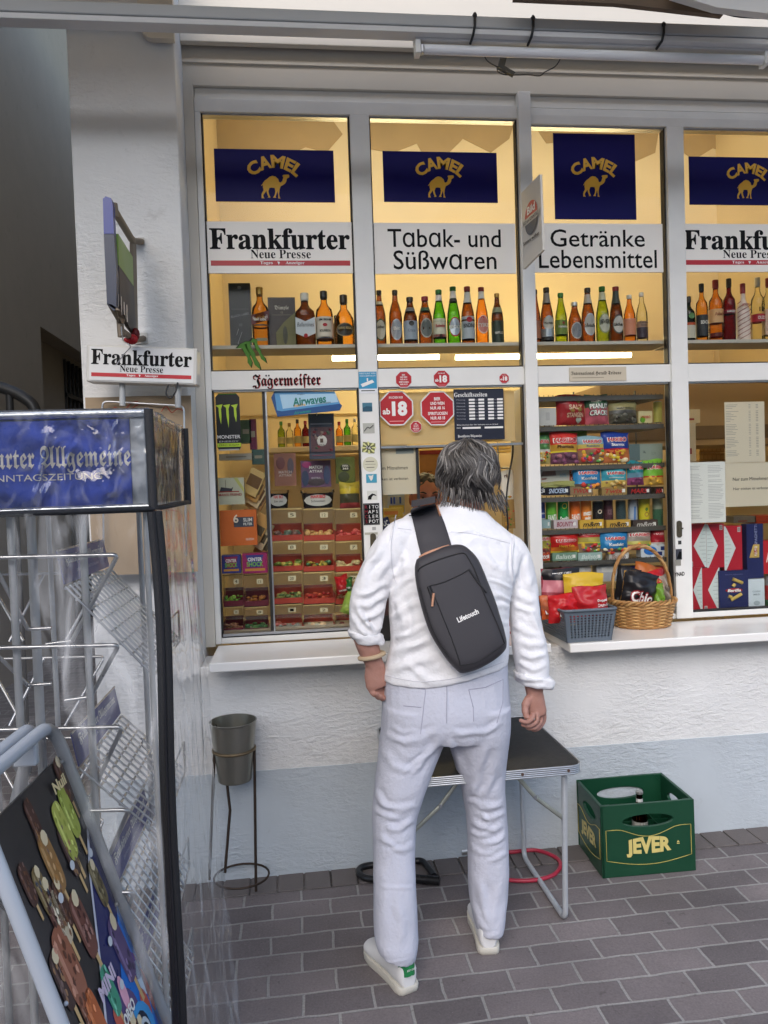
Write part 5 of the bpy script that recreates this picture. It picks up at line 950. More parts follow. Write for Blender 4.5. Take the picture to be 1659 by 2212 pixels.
for q, lb in (((556, 1004, 762, 1175), 'dull green round liquorice tub, left of the black one'), ((868, 1000, 1194, 1172), 'black round liquorice tub with white oval label')):
    cx, cz, w, h = RC(*q1(*q), Y1+.05); blk = 'black' in lb
    t = thing('sweets_tub', lb, 'tub', (cx, Y1+.05, cz), group='round tubs on the candy bins')
    MB().lathe([(0, 0), (w*.42, 0), (w*.47, h*.8)], C(*( (34, 32, 34) if blk else (110, 124, 104)), .25), n=24, cap=False, sy=.6).build('body', t)
    MB().lathe([(w*.48, h*.8), (w*.5, h*.84), (w*.5, h*.98), (0, h)], BINC, n=24, cap=False, sy=.6).build('lid', t)
    m = MB(); m.grid(lambda u, v: (w*.4*(2*u-1), -w*.282*math.sqrt(1-.72*(2*u-1)**2)-.001, h*(.42+(v-.5)*.62*math.sqrt(max(.001, 1-(2*u-1)**2)))), 14, 4, C(190, 188, 180) if blk else C(140, 150, 130))
    m.text('HARIBO', 0, h*.62, w*.42, h*.18, -w*.292, C(*HR) if blk else C(150, 90, 90), bold=.03); m.text('Schnecken', 0, h*.38, w*.4, h*.12, -w*.292, INK if blk else C(120, 120, 110)); m.build('label', t)
G2 = 'trading card boxes on the candy bins'
def cardbox(*cs): return lambda m, w, h: [m.dome((w*a, 0, h*b), w*c, .0012, h*d_, C(*col)) for a, b, c, d_, col in cs]
pk(q1(618, 655, 826, 965), Y1+.05, (140, 96, 80), [('MATCH', 0, .42, .6, .08, (196, 180, 170)), ('ATTAX', 0, .32, .6, .07, (196, 180, 170))], 'brown football card box behind the sliding pane', group=G2, name='card_box', cat='box', fn=cardbox((-.2, .7, .2, .2, (110, 70, 70)), (.25, .6, .15, .25, (90, 80, 90))))
pk(q1(872, 725, 1156, 978), Y1+.04, (96, 70, 96), [('MATCH', 0, .75, .44, .12, WT), ('ATTAX', 0, .6, .44, .1, WT), ('EXTRA', 0, .35, .3, .07, (170, 160, 170))], 'purple football card box in the middle of the left window', group=G2, name='card_box', cat='box', fn=cardbox((-.36, .35, .12, .3, (50, 60, 84)), (.36, .45, .11, .35, (60, 70, 100)), (.0, .2, .3, .15, (70, 60, 64)), (-.3, .85, .16, .12, (150, 60, 110))))
pk(q1(1204, 690, 1384, 942), Y1+.05, (96, 104, 44), [('FIFA', 0, .66, .3, .07, WT), ('365', 0, .56, .3, .07, WT)], 'olive green football card box beside the purple one', group=G2, name='card_box', cat='box', fn=cardbox((0, .6, .26, .15, (40, 46, 30)), (-.1, .25, .3, .2, (60, 66, 40))))
bag(q1(1236, 930, 1430, 1176), Y1+.03, [(.22, (150, 60, 60)), (.55, (70, 70, 50)), (.75, (190, 168, 50)), (1, (176, 160, 60))], [], 'yellow and dark striped snack bag at the right of the left window', group=G1)
cx, cz, w, h = RC(*q1(946, 280, 1190, 712), Y1-.02)
m = MB().box(-w/2, w/2, 0, .004, 0, h, M('card_navy', (66, 70, 84), .3)); m.box(-w*.42, w*.42, -.008, 0, h*.16, h*.7, M('card_pack', (92, 62, 66), .3)); m.text('FIFA', 0, h*.31, w*.2, h*.03, -.011, INK); m.dome((0, -.008, h*.4), w*.2, .002, h*.12, C(206, 202, 196)); m.box(-w*.07, w*.05, -.0115, -.01, h*.36, h*.45, C(90, 70, 60)); m.box(-w*.42, w*.42, -.001, 0, h*.76, h*.79, C(150, 150, 160)); m.box(-w*.4, w*.4, -.001, 0, h*.08, h*.09, C(150, 50, 60))
for k in range(20): r_ = random.Random(k); m.dome((w*r_.uniform(-.38, .38), -.008, h*r_.uniform(.2, .67)), w*.07, .0015, h*.03, C(*r_.choice([(120, 40, 50), (70, 60, 70), (140, 120, 110), (60, 80, 60)])), 6, 4)
tag(m.build('blister_card', loc=(cx, Y1-.02, cz)), 'navy trading card pack hanging on a hook in the left window', 'card pack')
cx = B(684, 893, Y1).x; tag(MB().tube(path([(cx, Y1-.022, cz+h-.008), (cx, Y1-.01, cz+h+.012), (cx, Y1+.25, cz+h+.014)], 4), .0022, STEEL, 6).build('hook', None), 'thin steel hook holding the hanging card pack', 'hook')
# fan of sweets packets standing askew in a wooden display
m_ = [(210, 180, 120), (190, 150, 90), (220, 200, 160), (170, 130, 80)]
for k in range(4):
    p = B(548+k*3, 1042+k*12, Y1+.03+k*.012)
    tag(MB().box(-.035, .035, 0, .008, -.055, .055, C(*m_[k], .35)).box(-.03, .03, -.0006, 0, -.02, .03, C(120, 90, 60)).build('card_sleeve', loc=p, rot=(0, RAD(28+2*k), RAD(-20))), ['uppermost', 'second', 'third', 'lowest'][k]+' of four tilted gold-edged sleeves beside the lozenge carton', 'card sleeve', 'tilted sleeves in the left window')
for k in range(3):
    p = B(560+k*6, 1140+k*16, Y1+.03+k*.012)
    tag(MB().box(-.03, .03, 0, .007, -.06, .06, C(*m_[(k+1) % 4], .35)).box(-.025, .025, -.0006, 0, -.03, .01, C(90, 80, 60)).build('card_sleeve', loc=p, rot=(0, RAD(30), RAD(-20))), ['upper', 'middle', 'lower'][k]+' of three tilted gold-edged sleeves beside the orange filter carton', 'card sleeve', 'tilted sleeves in the left window')
for q, c, lb in (((300, 340, 400, 560), (70, 90, 60), 'dark green pack behind the can decal'), ((385, 330, 450, 620), (110, 36, 66), 'magenta pack standing behind the can decal'), ((95, 660, 420, 720), (190, 184, 170), 'white shelf board left of the trading cards'), ((330, 1180, 470, 1200), (150, 120, 80), 'wooden ledge above the filter carton'), ((408, 620, 530, 760), (70, 96, 90), 'crumpled green pack on the display shelf')):
    pk(q1(*q), Y1+.06, c, [], lb, group=G1, name='packet' if 'pack' in lb else 'ledge', cat='packet' if 'pack' in lb else 'ledge', fn=lambda m, w, h: m.box(-w*.3, w*.3, -.0006, 0, h*.4, h*.6, C(150, 140, 120)))
bag(q1b(1215, 645, 1340, 820), 3.18, [(.5, (170, 40, 44)), (1, (176, 30, 36))], [('HARIBO', .5, .2, .7, .1, WT)], 'small red sweets bag behind the man’s left sleeve', group='bags leaning at the hatch', tilt=-.15)
bag(q1b(1290, 672, 1362, 800), 3.175, [(1, (40, 110, 50))], [('OGIRAH', .5, .3, .8, .12, WT)], 'small green sweets bag beside the red one at the hatch', group='bags leaning at the hatch')
bag(q1b(1235, 780, 1350, 1010), 3.17, [(1, (150, 176, 80))], [], 'pale green sachet hanging below the small red bag', group='bags leaning at the hatch', tilt=.35)
# back wall shelf with small bottles
cz = B(650, 966, 4.42).z
tag(MB().box(-.28, .55, -.06, .26, -.03, 0, M('back_shelf_white', (222, 206, 170), .5)).build('wall_shelf', loc=(.1, 4.42, cz), bevel=.003), 'white wall shelf with small spirits bottles seen through the left window', 'shelf')
for c_, tp, g_, cp, lb in ((690, 335, YLG, CAPGR, 'small olive spirits bottle on the back shelf'), (768, 352, CLR, CAPG, 'small clear spirits bottle on the back shelf'), (845, 320, AMB, CAPD, 'small dark amber bottle on the back shelf'), (920, 335, RDG, CAPR, 'small red spirits bottle on the back shelf'), (1240, 352, ORG, CAPR, 'small orange tequila bottle with red hat cap'), (1315, 330, GRN, CAPGR, 'small green spirits bottle on the back shelf'), (1390, 322, CLR, CAPW, 'small pale vodka bottle at the right of the back shelf')):
    bottle(451.3+.228*c_, 829.5+.228*tp, .228*72, 829.5+.228*584, 4.42, g_, 'spirit', cp, [(.15, .4, C(170, 160, 110))], lb, None, cz, 'spirits_bottle', group='small bottles on the back shelf', n=12)
# hatch interior
pk((576-0+262, 1068, 874, 1110), 3.75, (170, 180, 190), [], 'small glass-fronted cooler with blue cans behind the hatch', name='cooler', cat='cooler', d=.2, fn=lambda m, w, h: (m.box(-w*.46, w*.46, -.002, 0, h*.5, h*.94, C(190, 190, 170)), [m.tube([(w*x, -.006, h*.52), (w*x, -.006, h*.86)], w*.06, C(*c), 8) for x, c in ((-.3, (40, 70, 150)), (-.12, (60, 90, 170)), (.06, (190, 190, 190)), (.24, (70, 100, 160)))], m.box(-w*.46, w*.46, -.002, 0, h*.05, h*.45, C(206, 180, 70))))
pk((822, 1119, 846, 1142), 3.3, (34, 40, 80), [('TUC', 0, .5, .7, .5, WT)], 'dark blue cracker pack beside the man’s left shoulder', tilt=-.3)
pk((820, 1098, 870, 1118), 3.5, (196, 160, 60), [], 'yellow tray in front of the small cooler', name='tray', cat='tray', fn=lambda m, w, h: m.box(-w*.3, w*.3, -.001, 0, h*.3, h*.7, C(200, 120, 50)))
cx, cz, w, h = RC(908, 972, 1000, 1100, 4.3)
m = MB().box(-w/2, w/2, 0, .01, 0, h, M('tapestry', (150, 100, 40), .8, var=.2, vscale=20)).box(-w*.5, w*.5, -.003, 0, h*.93, h, C(130, 44, 30)).dome((w*.1, 0, h*.5), w*.2, .003, h*.3, C(96, 60, 30)).dome((w*.1, -.002, h*.74), w*.1, .003, h*.1, C(190, 140, 80)); m.text('IC  XC', -w*.1, h*.62, w*.6, h*.06, -.004, C(90, 40, 30))
tag(m.build('wall_hanging', loc=(cx, 4.3, cz)), 'golden brown wall hanging inside the shop behind the vendor', 'wall hanging')
for k in range(3):
    cx, cz, w, h = RC(822, 962+k*7, 1110, 966+k*7, 4.5); tag(MB().box(-w/2, w/2, 0, .12, 0, h, C(206, 170, 90)).build('slat_shelf', loc=(cx, 4.5, cz)), ['upper', 'middle', 'lower'][k]+' of three thin shelf slats above the vendor', 'shelf', 'shelf slats above the vendor')
bag((1083, 1016, 1112, 1142), 3.3, [(.5, (150, 120, 70)), (1, (206, 200, 184))], [('PR', .4, .9, .3, .05, (90, 60, 50))], 'tall white bag printed with vegetables right of the man’s head', blobs=((.04, .6), [(180, 60, 40), (90, 130, 50), (200, 150, 60)], 18), depth=.02, group='bags leaning at the hatch')
tag(MB().tube(path([B(*p, 3.22) for p in ((1108, 962), (1107, 985), (1099, 1030), (1094, 1080), (1097, 1130), (1096, 1150))], 6), .004, BLK, 6).build('cable'), 'black cable hanging at the right of the serving hatch', 'cable')
tag(MB().tube([B(1075, 955, 3.6), B(1078, 1060, 3.6)], .004, STEEL, 6).tube([B(1062, 1011, 3.6), B(1100, 1011, 3.6)], .004, STEEL, 6).build('shelf_stand'), 'thin steel rod stand inside the hatch right of the man', 'stand')
tag(MB().box(-.04, .04, 0, .12, 0, .22, M('charger_black', (30, 28, 28), .4)).box(-.03, .03, -.003, 0, .1, .2, C(60, 40, 40)).build('lighter_stand', loc=(B(834, 1370, 3.02).x, 2.98, .846), bevel=.004), 'dark lighter stand on the counter behind the man’s left elbow', 'stand')
tag(MB().box(-.035, .035, 0, .05, 0, .045, C(160, 30, 36)).box(-.03, .03, -.001, 0, .01, .03, C(220, 200, 190)).build('red_packet', loc=(B(1097, 1375, 3.0).x, 2.98, .846), bevel=.003), 'small red packet on the counter right of the man', 'packet')
# ================================================================== things outside the kiosk
# --- bucket ashtray in a rusty wire stand
RUST = M('rusty_iron', (70, 58, 50), .6, .6, var=.25, vscale=30); BUCK = M('tarnished_bucket', (150, 148, 138), .3, .85, var=.14, vscale=14, stretch=(1, 1, .4))
yb = 2.79
c0, c1 = B(503, 1556, yb), B(503, 1684, yb); w0, w1 = .5*(552-452)/FPX*yb, .5*(535-464)/FPX*yb
gb = BG(500, 1912); bx_, by_ = c0.x, yb
t = thing('ash_bucket', 'tarnished metal bucket with black ash, held in the rusty wire stand', 'bucket', (bx_, by_, c1.z))
hb = c0.z-c1.z
MB().lathe([(0, 0), (w1, 0), (w1*1.02, .004), (w0*.985, hb*.97), (w0, hb*.975), (w0*1.02, hb*.99), (w0*1.02, hb), (w0*.97, hb), (w1*1.12, hb*.5), (0, hb*.5)], BUCK, n=36, cap=False).build('pail', t)
ASH = M('ash', (36, 34, 33), .95, bump=1., bscale=120, var=.4, vscale=80)
m = MB().lathe([(0, hb*.7), (w0*.86, hb*.68)], ASH, n=24, cap=False)
for k in range(16):
    a, r = random.uniform(0, 6.28), random.uniform(0, w0*.7); m.tube([(r*math.cos(a), r*math.sin(a), hb*.7), (r*math.cos(a)+random.uniform(-.015, .015), r*math.sin(a)+.01, hb*.72)], .004, C(200, 190, 170) if k % 3 else C(180, 130, 80), 6)
tag(m.build('ash', t), None, None, kind='stuff')
t = thing('wire_stand', 'rusty bent wire stand holding the ash bucket by the wall', 'stand', (bx_, by_, gb.z))
zr = B(500, 1618, yb).z-gb.z; rr_ = .5*(545-458)/FPX*yb*1.02
MB().tube([(rr_*math.cos(a*.2618), rr_*math.sin(a*.2618), zr) for a in range(24)], .0055, M('ring_brass', (120, 104, 80), .5, .7, var=.2, vscale=40), 8, closed=True).build('ring', t)
l1 = [(rr_*.98, -.01, zr), B(553, 1925, yb-.02)-Vector((bx_, by_, gb.z))]
MB().tube(l1, .0052, RUST).build('leg', t)
o_ = Vector((bx_, by_, gb.z)); l2 = [B(490, 1690, yb+.03)-o_, B(497, 1750, yb+.02)-o_, B(486, 1885, yb+.0)-o_]
MB().tube([(-.02, rr_*.9, zr)]+l2, .0052, RUST).build('leg', t)
MB().tube([(-rr_*.9, -.02, zr), B(452, 1900, yb-.03)-o_], .0052, RUST).build('leg', t)
z_ = B(510, 1890, yb).z-gb.z
MB().tube([(.01+.098*math.cos(a*.2618), .09*math.sin(a*.2618)-.01, z_) for a in range(24)], .004, RUST, 8, closed=True).build('base_ring', t)
# --- folding camp table
zt_ = .552; T_TOP = M('table_black', (34, 36, 38), .55, var=.1, vscale=50, bump=.15, bscale=260); ALR = M('table_edge', (196, 198, 200), .35, .9, var=.04)
fr_, bk_ = BZ(1246, 1655, zt_), BZ(1170, 1545, zt_)      # front and back right corners
x1, yf, yk2 = (fr_.x+bk_.x)/2-.012, fr_.y, min(bk_.y, 2.868); x0 = BZ(925, 1678, zt_).x-.10
t = thing('camp_table', 'folding camp table with black top and ribbed aluminium edge behind the man', 'table', ((x0+x1)/2, (yf+yk2)/2, GS*.6), rot=(0, 0, RAD(1.0)))
W2, D2 = (x1-x0)/2, (yk2-yf)/2; zt_ -= GS*.6
MB().prism(rrect(2*W2-.012, 2*D2-.012, .035), zt_-.004, zt_+.001, T_TOP).build('top', t)
tp = [q for q in t.children if q.name.startswith('top')][0]; tp.data.transform(Matrix(((1, 0, 0, 0), (0, 0, 1, 0), (0, 1, 0, 0), (0, 0, 0, 1)))); tp.data.flip_normals()
m = MB(); loop = rrect(2*W2, 2*D2, .04, 6)
for dz, r in ((-.001, .0035), (-.007, .0032), (-.013, .0032), (-.019, .0032), (-.025, .0035)): m.tube([(x, y, zt_+dz) for x, y in loop], r, ALR, 6, closed=True)
m.build('edge_rim', t)
MB().prism(rrect(2*W2-.004, 2*D2-.004, .038), zt_-.0045, zt_-.026, M('table_under', (150, 150, 150), .5)).build('underside', t)
tp = [q for q in t.children if q.name.startswith('underside')][0]; tp.data.transform(Matrix(((1, 0, 0, 0), (0, 0, 1, 0), (0, 1, 0, 0), (0, 0, 0, 1))))
for sx in (-1, 1):
    xl = sx*(W2-.045)
    MB().tube(rpath([(xl, -D2+.05, zt_-.02), (xl, -D2+.075, .012), (xl, D2-.03, .012), (xl, D2-.02, zt_-.02)], .035), .0095, ZINC, 10).build('leg', t)
    for sy in (-1, 1):
        yy_ = D2-.03 if sy > 0 else -D2+.058
        a, b = (xl*.98, yy_, zt_-.19), (xl-sx*.17, yy_, zt_-.022)
        mid = tuple((p+q)/2 for p, q in zip(a, b)); mid = (mid[0]-sx*.008, mid[1], mid[2]-.008)
        m = MB()
        for p, q in ((a, mid), (mid, b)):
            m.tube([p, q], .007, M('strut_zinc', (176, 180, 170), .4, .8, var=.15, vscale=60), 6, flat=.35)
        for p in (a, mid, b): m.lathe([(0, -.006), (.006, -.006), (.006, .006), (0, .006)], ALU, c=p, n=8)
        m.build('brace', t)
m = MB()
for fx in (W2-.05, W2-.2, -W2+.22): m.tube([(fx, -D2-.004, zt_-.013), (fx, -D2+.01, zt_-.013)], .0048, C(90, 70, 60), 8)
m.build('screws', t)
# --- green beer crate
CG = M('crate_green', (18, 66, 44), .38, var=.1, vscale=12); CGD = M('crate_gold', (214, 196, 120), .4); CGR = M('crate_line', (176, 160, 80), .4)
fl, fr2 = BG(1302, 1899), BG(1504, 1881); wd = (fr2-fl).length; an = math.atan2(fr2.y-fl.y, fr2.x-fl.x)
hc = (B(1500, 1727, fr2.y).z-fr2.z)
bl_ = BG(1246, 1800); dp = .265
t = thing('beer_crate', 'dark green beer crate with gold lettering and oval handle holes beside the table', 'crate', (*(fl.xy), fl.z+.001), rot=(0, -math.atan(GS), an))
th = .011
def wallp(m, w, h, hole_z, mat):
    """an outer wall in x,z with an oval handle hole"""
    n_ = 32; cx, hw, hh = w/2, w*.27, h*.085
    ins = [(cx+hw*math.cos(2*math.pi*k/n_), hole_z+hh*math.sin(2*math.pi*k/n_)*(1-.0*abs(math.cos(2*math.pi*k/n_)))) for k in range(n_)]
    def outer(x, z):
        dx, dz = x-cx, z-hole_z; s_ = min((cx/abs(dx)) if dx else 99, ((h-hole_z)/dz if dz > 0 else hole_z/-dz) if dz else 99); return (cx+dx*s_, hole_z+dz*s_)
    out = [outer(*p) for p in ins]
    # make sure the corners are kept
    for c_ in ((0, 0), (w, 0), (w, h), (0, h)):
        k = min(range(n_), key=lambda i: (out[i][0]-c_[0])**2+(out[i][1]-c_[1])**2); out[k] = c_
    vs = [(x, 0, z) for x, z in ins]+[(x, 0, z) for x, z in out]+[(x, th, z) for x, z in ins]+[(x, th, z) for x, z in out]; N = n_
    fs = []
    for k in range(N):
        j = (k+1) % N
        fs += [(k, j, N+j, N+k), (2*N+j, 2*N+k, 3*N+k, 3*N+j), (k, 2*N+k, 2*N+j, j), (N+k, N+j, 3*N+j, 3*N+k)]
    m.add(vs, fs, mat)
hz = hc*.76
for nm, T, w_ in (('front_wall', Matrix.Identity(4), wd), ('back_wall', Matrix.Translation((0, dp-th, 0)), wd), ('side_wall', Matrix.Translation((0, dp-th, 0)) @ Matrix.Rotation(-math.pi/2, 4, 'Z') @ Matrix.Translation((th, 0, 0)), dp-2*th), ('side_wall', Matrix.Translation((wd, 0, 0)) @ Matrix.Rotation(math.pi/2, 4, 'Z') @ Matrix.Translation((th, 0, 0)), dp-2*th)):
    m = MB(); m.T = T
    wallp(m, w_, hc, hz, CG); m.build(nm, t, bevel=.002)
m = MB(); m.box(th, wd-th, th, dp-th, .004, .012, CG)
for i in range(1, 5): m.box(wd*i/5-.002, wd*i/5+.002, th, dp-th, .012, hc*.42, CG)
for i in range(1, 4): m.box(th, wd-th, dp*i/4-.002, dp*i/4+.002, .012, hc*.415, CG)
m.build('bottle_grid', t)
m = MB()
for cx_, cy_2 in ((0, 0), (wd, 0), (0, dp), (wd, dp)):
    sx, sy = (1 if cx_ == 0 else -1), (1 if cy_2 == 0 else -1)
    m.prism([(cx_+sx*th, hc), (cx_+sx*(th+.028), hc), (cx_+sx*th, hc-.03)][::sx], cy_2+sy*th, cy_2+sy*(th+.003), CG)
m.build('corner_gusset', t)
def bandp(m, x0, x1, z0, z1, k, y, r):
    top = [(x0+(x1-x0)*i/16, z1-k*math.sin(math.pi*min(1, max(0, (i/16-.15)/.7)))**1.3) for i in range(17)]; bot = [(x1-(x1-x0)*i/16, z0-k*.75*math.sin(math.pi*i/16)) for i in range(17)]
    m.tube([(x, y, z) for x, z in top+bot], r, CGR, 5, closed=True)
m = MB(); bandp(m, wd*.05, wd*.955, hc*.24, hc*.66, hc*.12, -.0006, .0014)
def bulge(s_, cx, cz, w, h, y):
    def f(x, q): u = 2*x/w; return (cx+x, y, cz+q*(1.18-.32*u*u))
    m.text(s_, 0, 0, w, h, 0, CGD, bold=.05, warp=f)
bulge('JEVER', wd*.5, hc*.385, wd*.48, hc*.26, -.0012); m.prism([(wd*.8, hc*.42), (wd*.83, hc*.42), (wd*.815, hc*.45)][::-1], -.0012, 0, CGD).box(wd*.8, wd*.83, -.0012, 0, hc*.4, hc*.408, CGD)
m.build('front_print', t)
m = MB(); m.T = Matrix.Translation((0, dp, 0)) @ Matrix.Rotation(-math.pi/2, 4, 'Z'); bandp(m, dp*.06, dp*.94, hc*.24, hc*.66, hc*.1, -.0006, .0014); bulge('JEVER', dp*.5, hc*.385, dp*.6, hc*.24, -.0012); m.build('side_print', t)
bc = fl+Vector((wd*.5, dp*.62, 0)); bot_top = B(1381, 1707, bc.y).z
o = thing('beer_bottle', 'single dark beer bottle with silver cap standing in the green crate', 'bottle', (B(1381, 1720, bc.y).x, bc.y, fl.z+.014))
hh_ = bot_top-fl.z-.014
MB().lathe([(0, 0), (.027, 0), (.029, .006), (.029, hh_*.55), (.024, hh_*.66), (.0125, hh_*.82), (.0118, hh_*.95)], BRD, n=16, cap=False).build('glass_body', o)
MB().lathe([(.0125, hh_*.94), (.0145, hh_*.95), (.014, hh_*.985), (.008, hh_), (0, hh_)], M('crown_cap', (190, 190, 186), .3, .8), n=14, cap=False).build('cap', o)
MB().lathe([(.0132, hh_*.79), (.0126, hh_*.87)], C(200, 200, 196), n=14, cap=False).build('neck_label', o)
MB().lathe([(.0296, hh_*.2), (.0296, hh_*.5)], C(190, 190, 180), n=14, cap=False).build('label', o)
# --- grey plastic basket with snacks, wicker basket
GP = M('grey_basket', (96, 106, 116), .45, var=.06)
zs = .839; fL = BZ(1225, 1389, zs); fR = BZ(1317, 1381, zs); wdb = (fR-fL).length; hb_ = B(1318, 1312, fR.y).z-zs
rL, rB_ = BZ(1216, 1314, zs+hb_), BZ(1157, 1292, zs+hb_); dpb = min((rB_-rL).length*.86, .26)
t = thing('grey_basket', 'grey perforated plastic basket full of crisp bags on the counter', 'basket', (fL.x, fL.y, zs), rot=(0, 0, max(-.1, min(.3, math.atan2(rL.x-rB_.x, rB_.y-rL.y)*.6))))
def perf(m, w, h, mat, nx, nz, T, fl_=.016):
    """a flared wall with rows of holes: built as strips round square holes"""
    m.T = T; a0 = .012; hx = (w-2*a0)/nx; z0_, z1_ = h*.1, h*.84; hz_ = (z1_-z0_)/nz
    def q(x0, x1, z0, z1): 
        def p(x, z): return (x+(x/w-.5)*2*fl_*z/h, -fl_*z/h, z)
        v = [p(x0, z0), p(x1, z0), p(x1, z1), p(x0, z1)]; vb = [(a, b+.003, c) for a, b, c in v]
        m.add(v+vb, [(0, 1, 2, 3), (7, 6, 5, 4), (0, 4, 5, 1), (1, 5, 6, 2), (2, 6, 7, 3), (3, 7, 4, 0)], mat)
    q(0, w, 0, z0_); q(0, w, z1_, h*.97); q(0, a0, z0_, z1_); q(w-a0, w, z0_, z1_)
    for i in range(nx):
        q(a0+i*hx, a0+i*hx+hx*.45, z0_, z1_)
        for j in range(nz): q(a0+i*hx+hx*.45, a0+(i+1)*hx, z0_+j*hz_, z0_+j*hz_+hz_*.45)
m = MB()
m1 = MB(); perf(m1, wdb, hb_, GP, 12, 9, Matrix.Identity(4)); m1.build('front_wall', t)
m1 = MB(); perf(m1, dpb, hb_, GP, 16, 9, Matrix.Translation((0, dpb, 0)) @ Matrix.Rotation(-math.pi/2, 4, 'Z')); m1.build('side_wall', t)
m1 = MB(); perf(m1, dpb, hb_, GP, 16, 9, Matrix.Translation((wdb, 0, 0)) @ Matrix.Rotation(math.pi/2, 4, 'Z')); m1.build('side_wall', t)
m1 = MB(); perf(m1, wdb, hb_, GP, 12, 9, Matrix.Translation((wdb, dpb, 0)) @ Matrix.Rotation(math.pi, 4, 'Z')); m1.build('back_wall', t)
MB().box(0, wdb, 0, dpb, .0, .003, GP).build('bottom', t)
lp = [(wdb/2+x, dpb/2+y) for x, y in rrect(wdb+.036, dpb+.036, .018)]
MB().tube([(x, y, hb_) for x, y in lp], .006, GP, 6, closed=True).build('rim', t)
SB = 'crisp bags in the grey basket'; yq = fL.y+.03
def cb(rect, Y, bands, texts, lb, group=SB, **k):
    k.setdefault('depth', .04); k.setdefault('crum', .010)
    return bag(rect, Y, bands, texts, lb, group=group, **k)
cb((1166, 1228, 1250, 1330), yq+.13, [(.5, (150, 60, 70)), (.75, (196, 120, 130)), (1, (26, 24, 26))], [('SWEET CHILI', .5, .9, .5, .04, WT)], 'black and pink crisp bag at the back of the grey basket', tilt=.05, depth=.03)
cb((1216, 1238, 1304, 1325), yq+.08, [(1, (206, 170, 44))], [], 'plain yellow crisp bag in the middle of the grey basket', depth=.03, tilt=.03)
cb((1170, 1285, 1225, 1335), yq+.07, [(.4, (200, 90, 40)), (1, (196, 110, 70))], [('Lays', .4, .3, .6, .2, WT, (180, 40, 40))], 'orange crisp bag at the left of the grey basket', tilt=-.1)
cb((1184, 1283, 1252, 1345), yq+.02, [(1, (190, 30, 36))], [('Lays', .5, .3, .42, .2, WT, (200, 160, 50))], 'red crisp bag with round yellow logo at the front of the grey basket', depth=.03)
cb((1243, 1265, 1318, 1345), yq+.012, [(.2, (60, 20, 20)), (1, (178, 34, 40))], [('Doppel', .78, .58, .3, .09, WT), ('Crunch', .78, .46, .34, .09, WT)], 'red crisp bag leaning at the right front of the grey basket', tilt=-.08, depth=.03)
# wicker
WK = M('wicker', (164, 118, 66), .5, var=.2, vscale=40); WK2 = M('wicker_pale', (190, 148, 92), .5, var=.2, vscale=40)
wc = BZ(1388, 1361, zs); wc.y += .09; wc.x = B(1388, 1330, wc.y).x
Rt, Rb = (1462-1318)/2/FPX*wc.y, (1448-1322)/2/FPX*wc.y*.93; hw_ = B(1390, 1293, wc.y-.0).z-zs
t = thing('wicker_basket', 'brown wicker basket with arched handle full of crisp bags on the counter', 'basket', (wc.x, wc.y, zs))
def wr(z): u = z/hw_; return Rb+(Rt-Rb)*min(1, u*1.05)-.016*(u > .82)*(u-.82)*4
NR, NS = 15, 26; m = MB()
for r in range(NR):
    z = .006+(hw_*.86)*r/NR; R = wr(z)
    m.tube([((R+.0045*math.cos(NS*a*math.pi/104+math.pi*r))*math.cos(a*2*math.pi/104), (R+.0045*math.cos(NS*a*math.pi/104+math.pi*r))*math.sin(a*2*math.pi/104)*.82, z) for a in range(104)], .0044, (WK, WK2)[r % 2], 6, closed=True)
m.build('weave', t)
m = MB()
for k in range(NS//2*2):
    a = 2*math.pi*(k+.5)/(NS); m.tube([(wr(z)*math.cos(a), wr(z)*math.sin(a)*.82, z) for z in (0, hw_*.3, hw_*.6, hw_*.9)], .0032, WK, 5)
m.build('stakes', t)
m = MB()
for ph in range(3):
    m.tube([((Rt+.008*math.cos(a*.55+ph*2.1))*math.cos(a*2*math.pi/120), (Rt+.008*math.cos(a*.55+ph*2.1))*math.sin(a*2*math.pi/120)*.82, hw_*.95+.007*math.sin(a*.55+ph*2.1)) for a in range(120)], .0052, (WK, WK2, WK)[ph], 6, closed=True)
m.build('rim', t)
apx = B(1366, 1180, wc.y).z-zs
m = MB()
for ph in range(3):
    pts = []
    for i in range(61):
        a = math.pi*i/60; tw = i*.45+ph*2.1
        pts.append((-Rt*.97*math.cos(a)*(1 if math.sin(a) < .5 else 1)-.012*math.sin(a), .005*math.sin(tw), hw_*.85+(apx-hw_*.85)*math.sin(a)**.75+.004*math.cos(tw)))
    m.tube(pts, .0055, (WK, WK2, WK)[ph], 6)
m.build('handle', t)
MB().lathe([(0, 0), (Rb, 0), (Rb, .006), (0, .006)], WK, n=30, sy=.82).build('bottom', t)
WB = 'crisp bags in the wicker basket'; yw = wc.y-.04
cb((1320, 1225, 1372, 1320), yw+.07, [(1, (32, 30, 32))], [('●', .5, .5, .4, .3, (190, 170, 130))], 'black crisp bag with pale emblem at the left of the wicker basket', WB, tilt=.2)
cb((1356, 1218, 1415, 1300), yw+.1, [(1, (176, 96, 40))], [], 'shiny orange crisp bag at the back of the wicker basket', WB, tilt=.25)
cb((1392, 1232, 1442, 1310), yw+.08, [(.3, (150, 26, 30)), (1, (180, 34, 38))], [('●', .5, .6, .5, .3, (196, 150, 60))], 'red crisp bag with yellow badge in the wicker basket', WB, tilt=-.1)
cb((1336, 1236, 1412, 1312), yw-.0, [(.12, (200, 150, 70)), (1, (28, 26, 28))], [('Chio', .52, .3, .62, .3, WT, (150, 30, 40))], 'black crisp bag with large white and red lettering in the wicker basket', WB, tilt=.2, depth=.035)
cb((1408, 1262, 1434, 1318), yw+.01, [(1, (110, 150, 50))], [], 'small green crisp bag at the right of the wicker basket', WB)
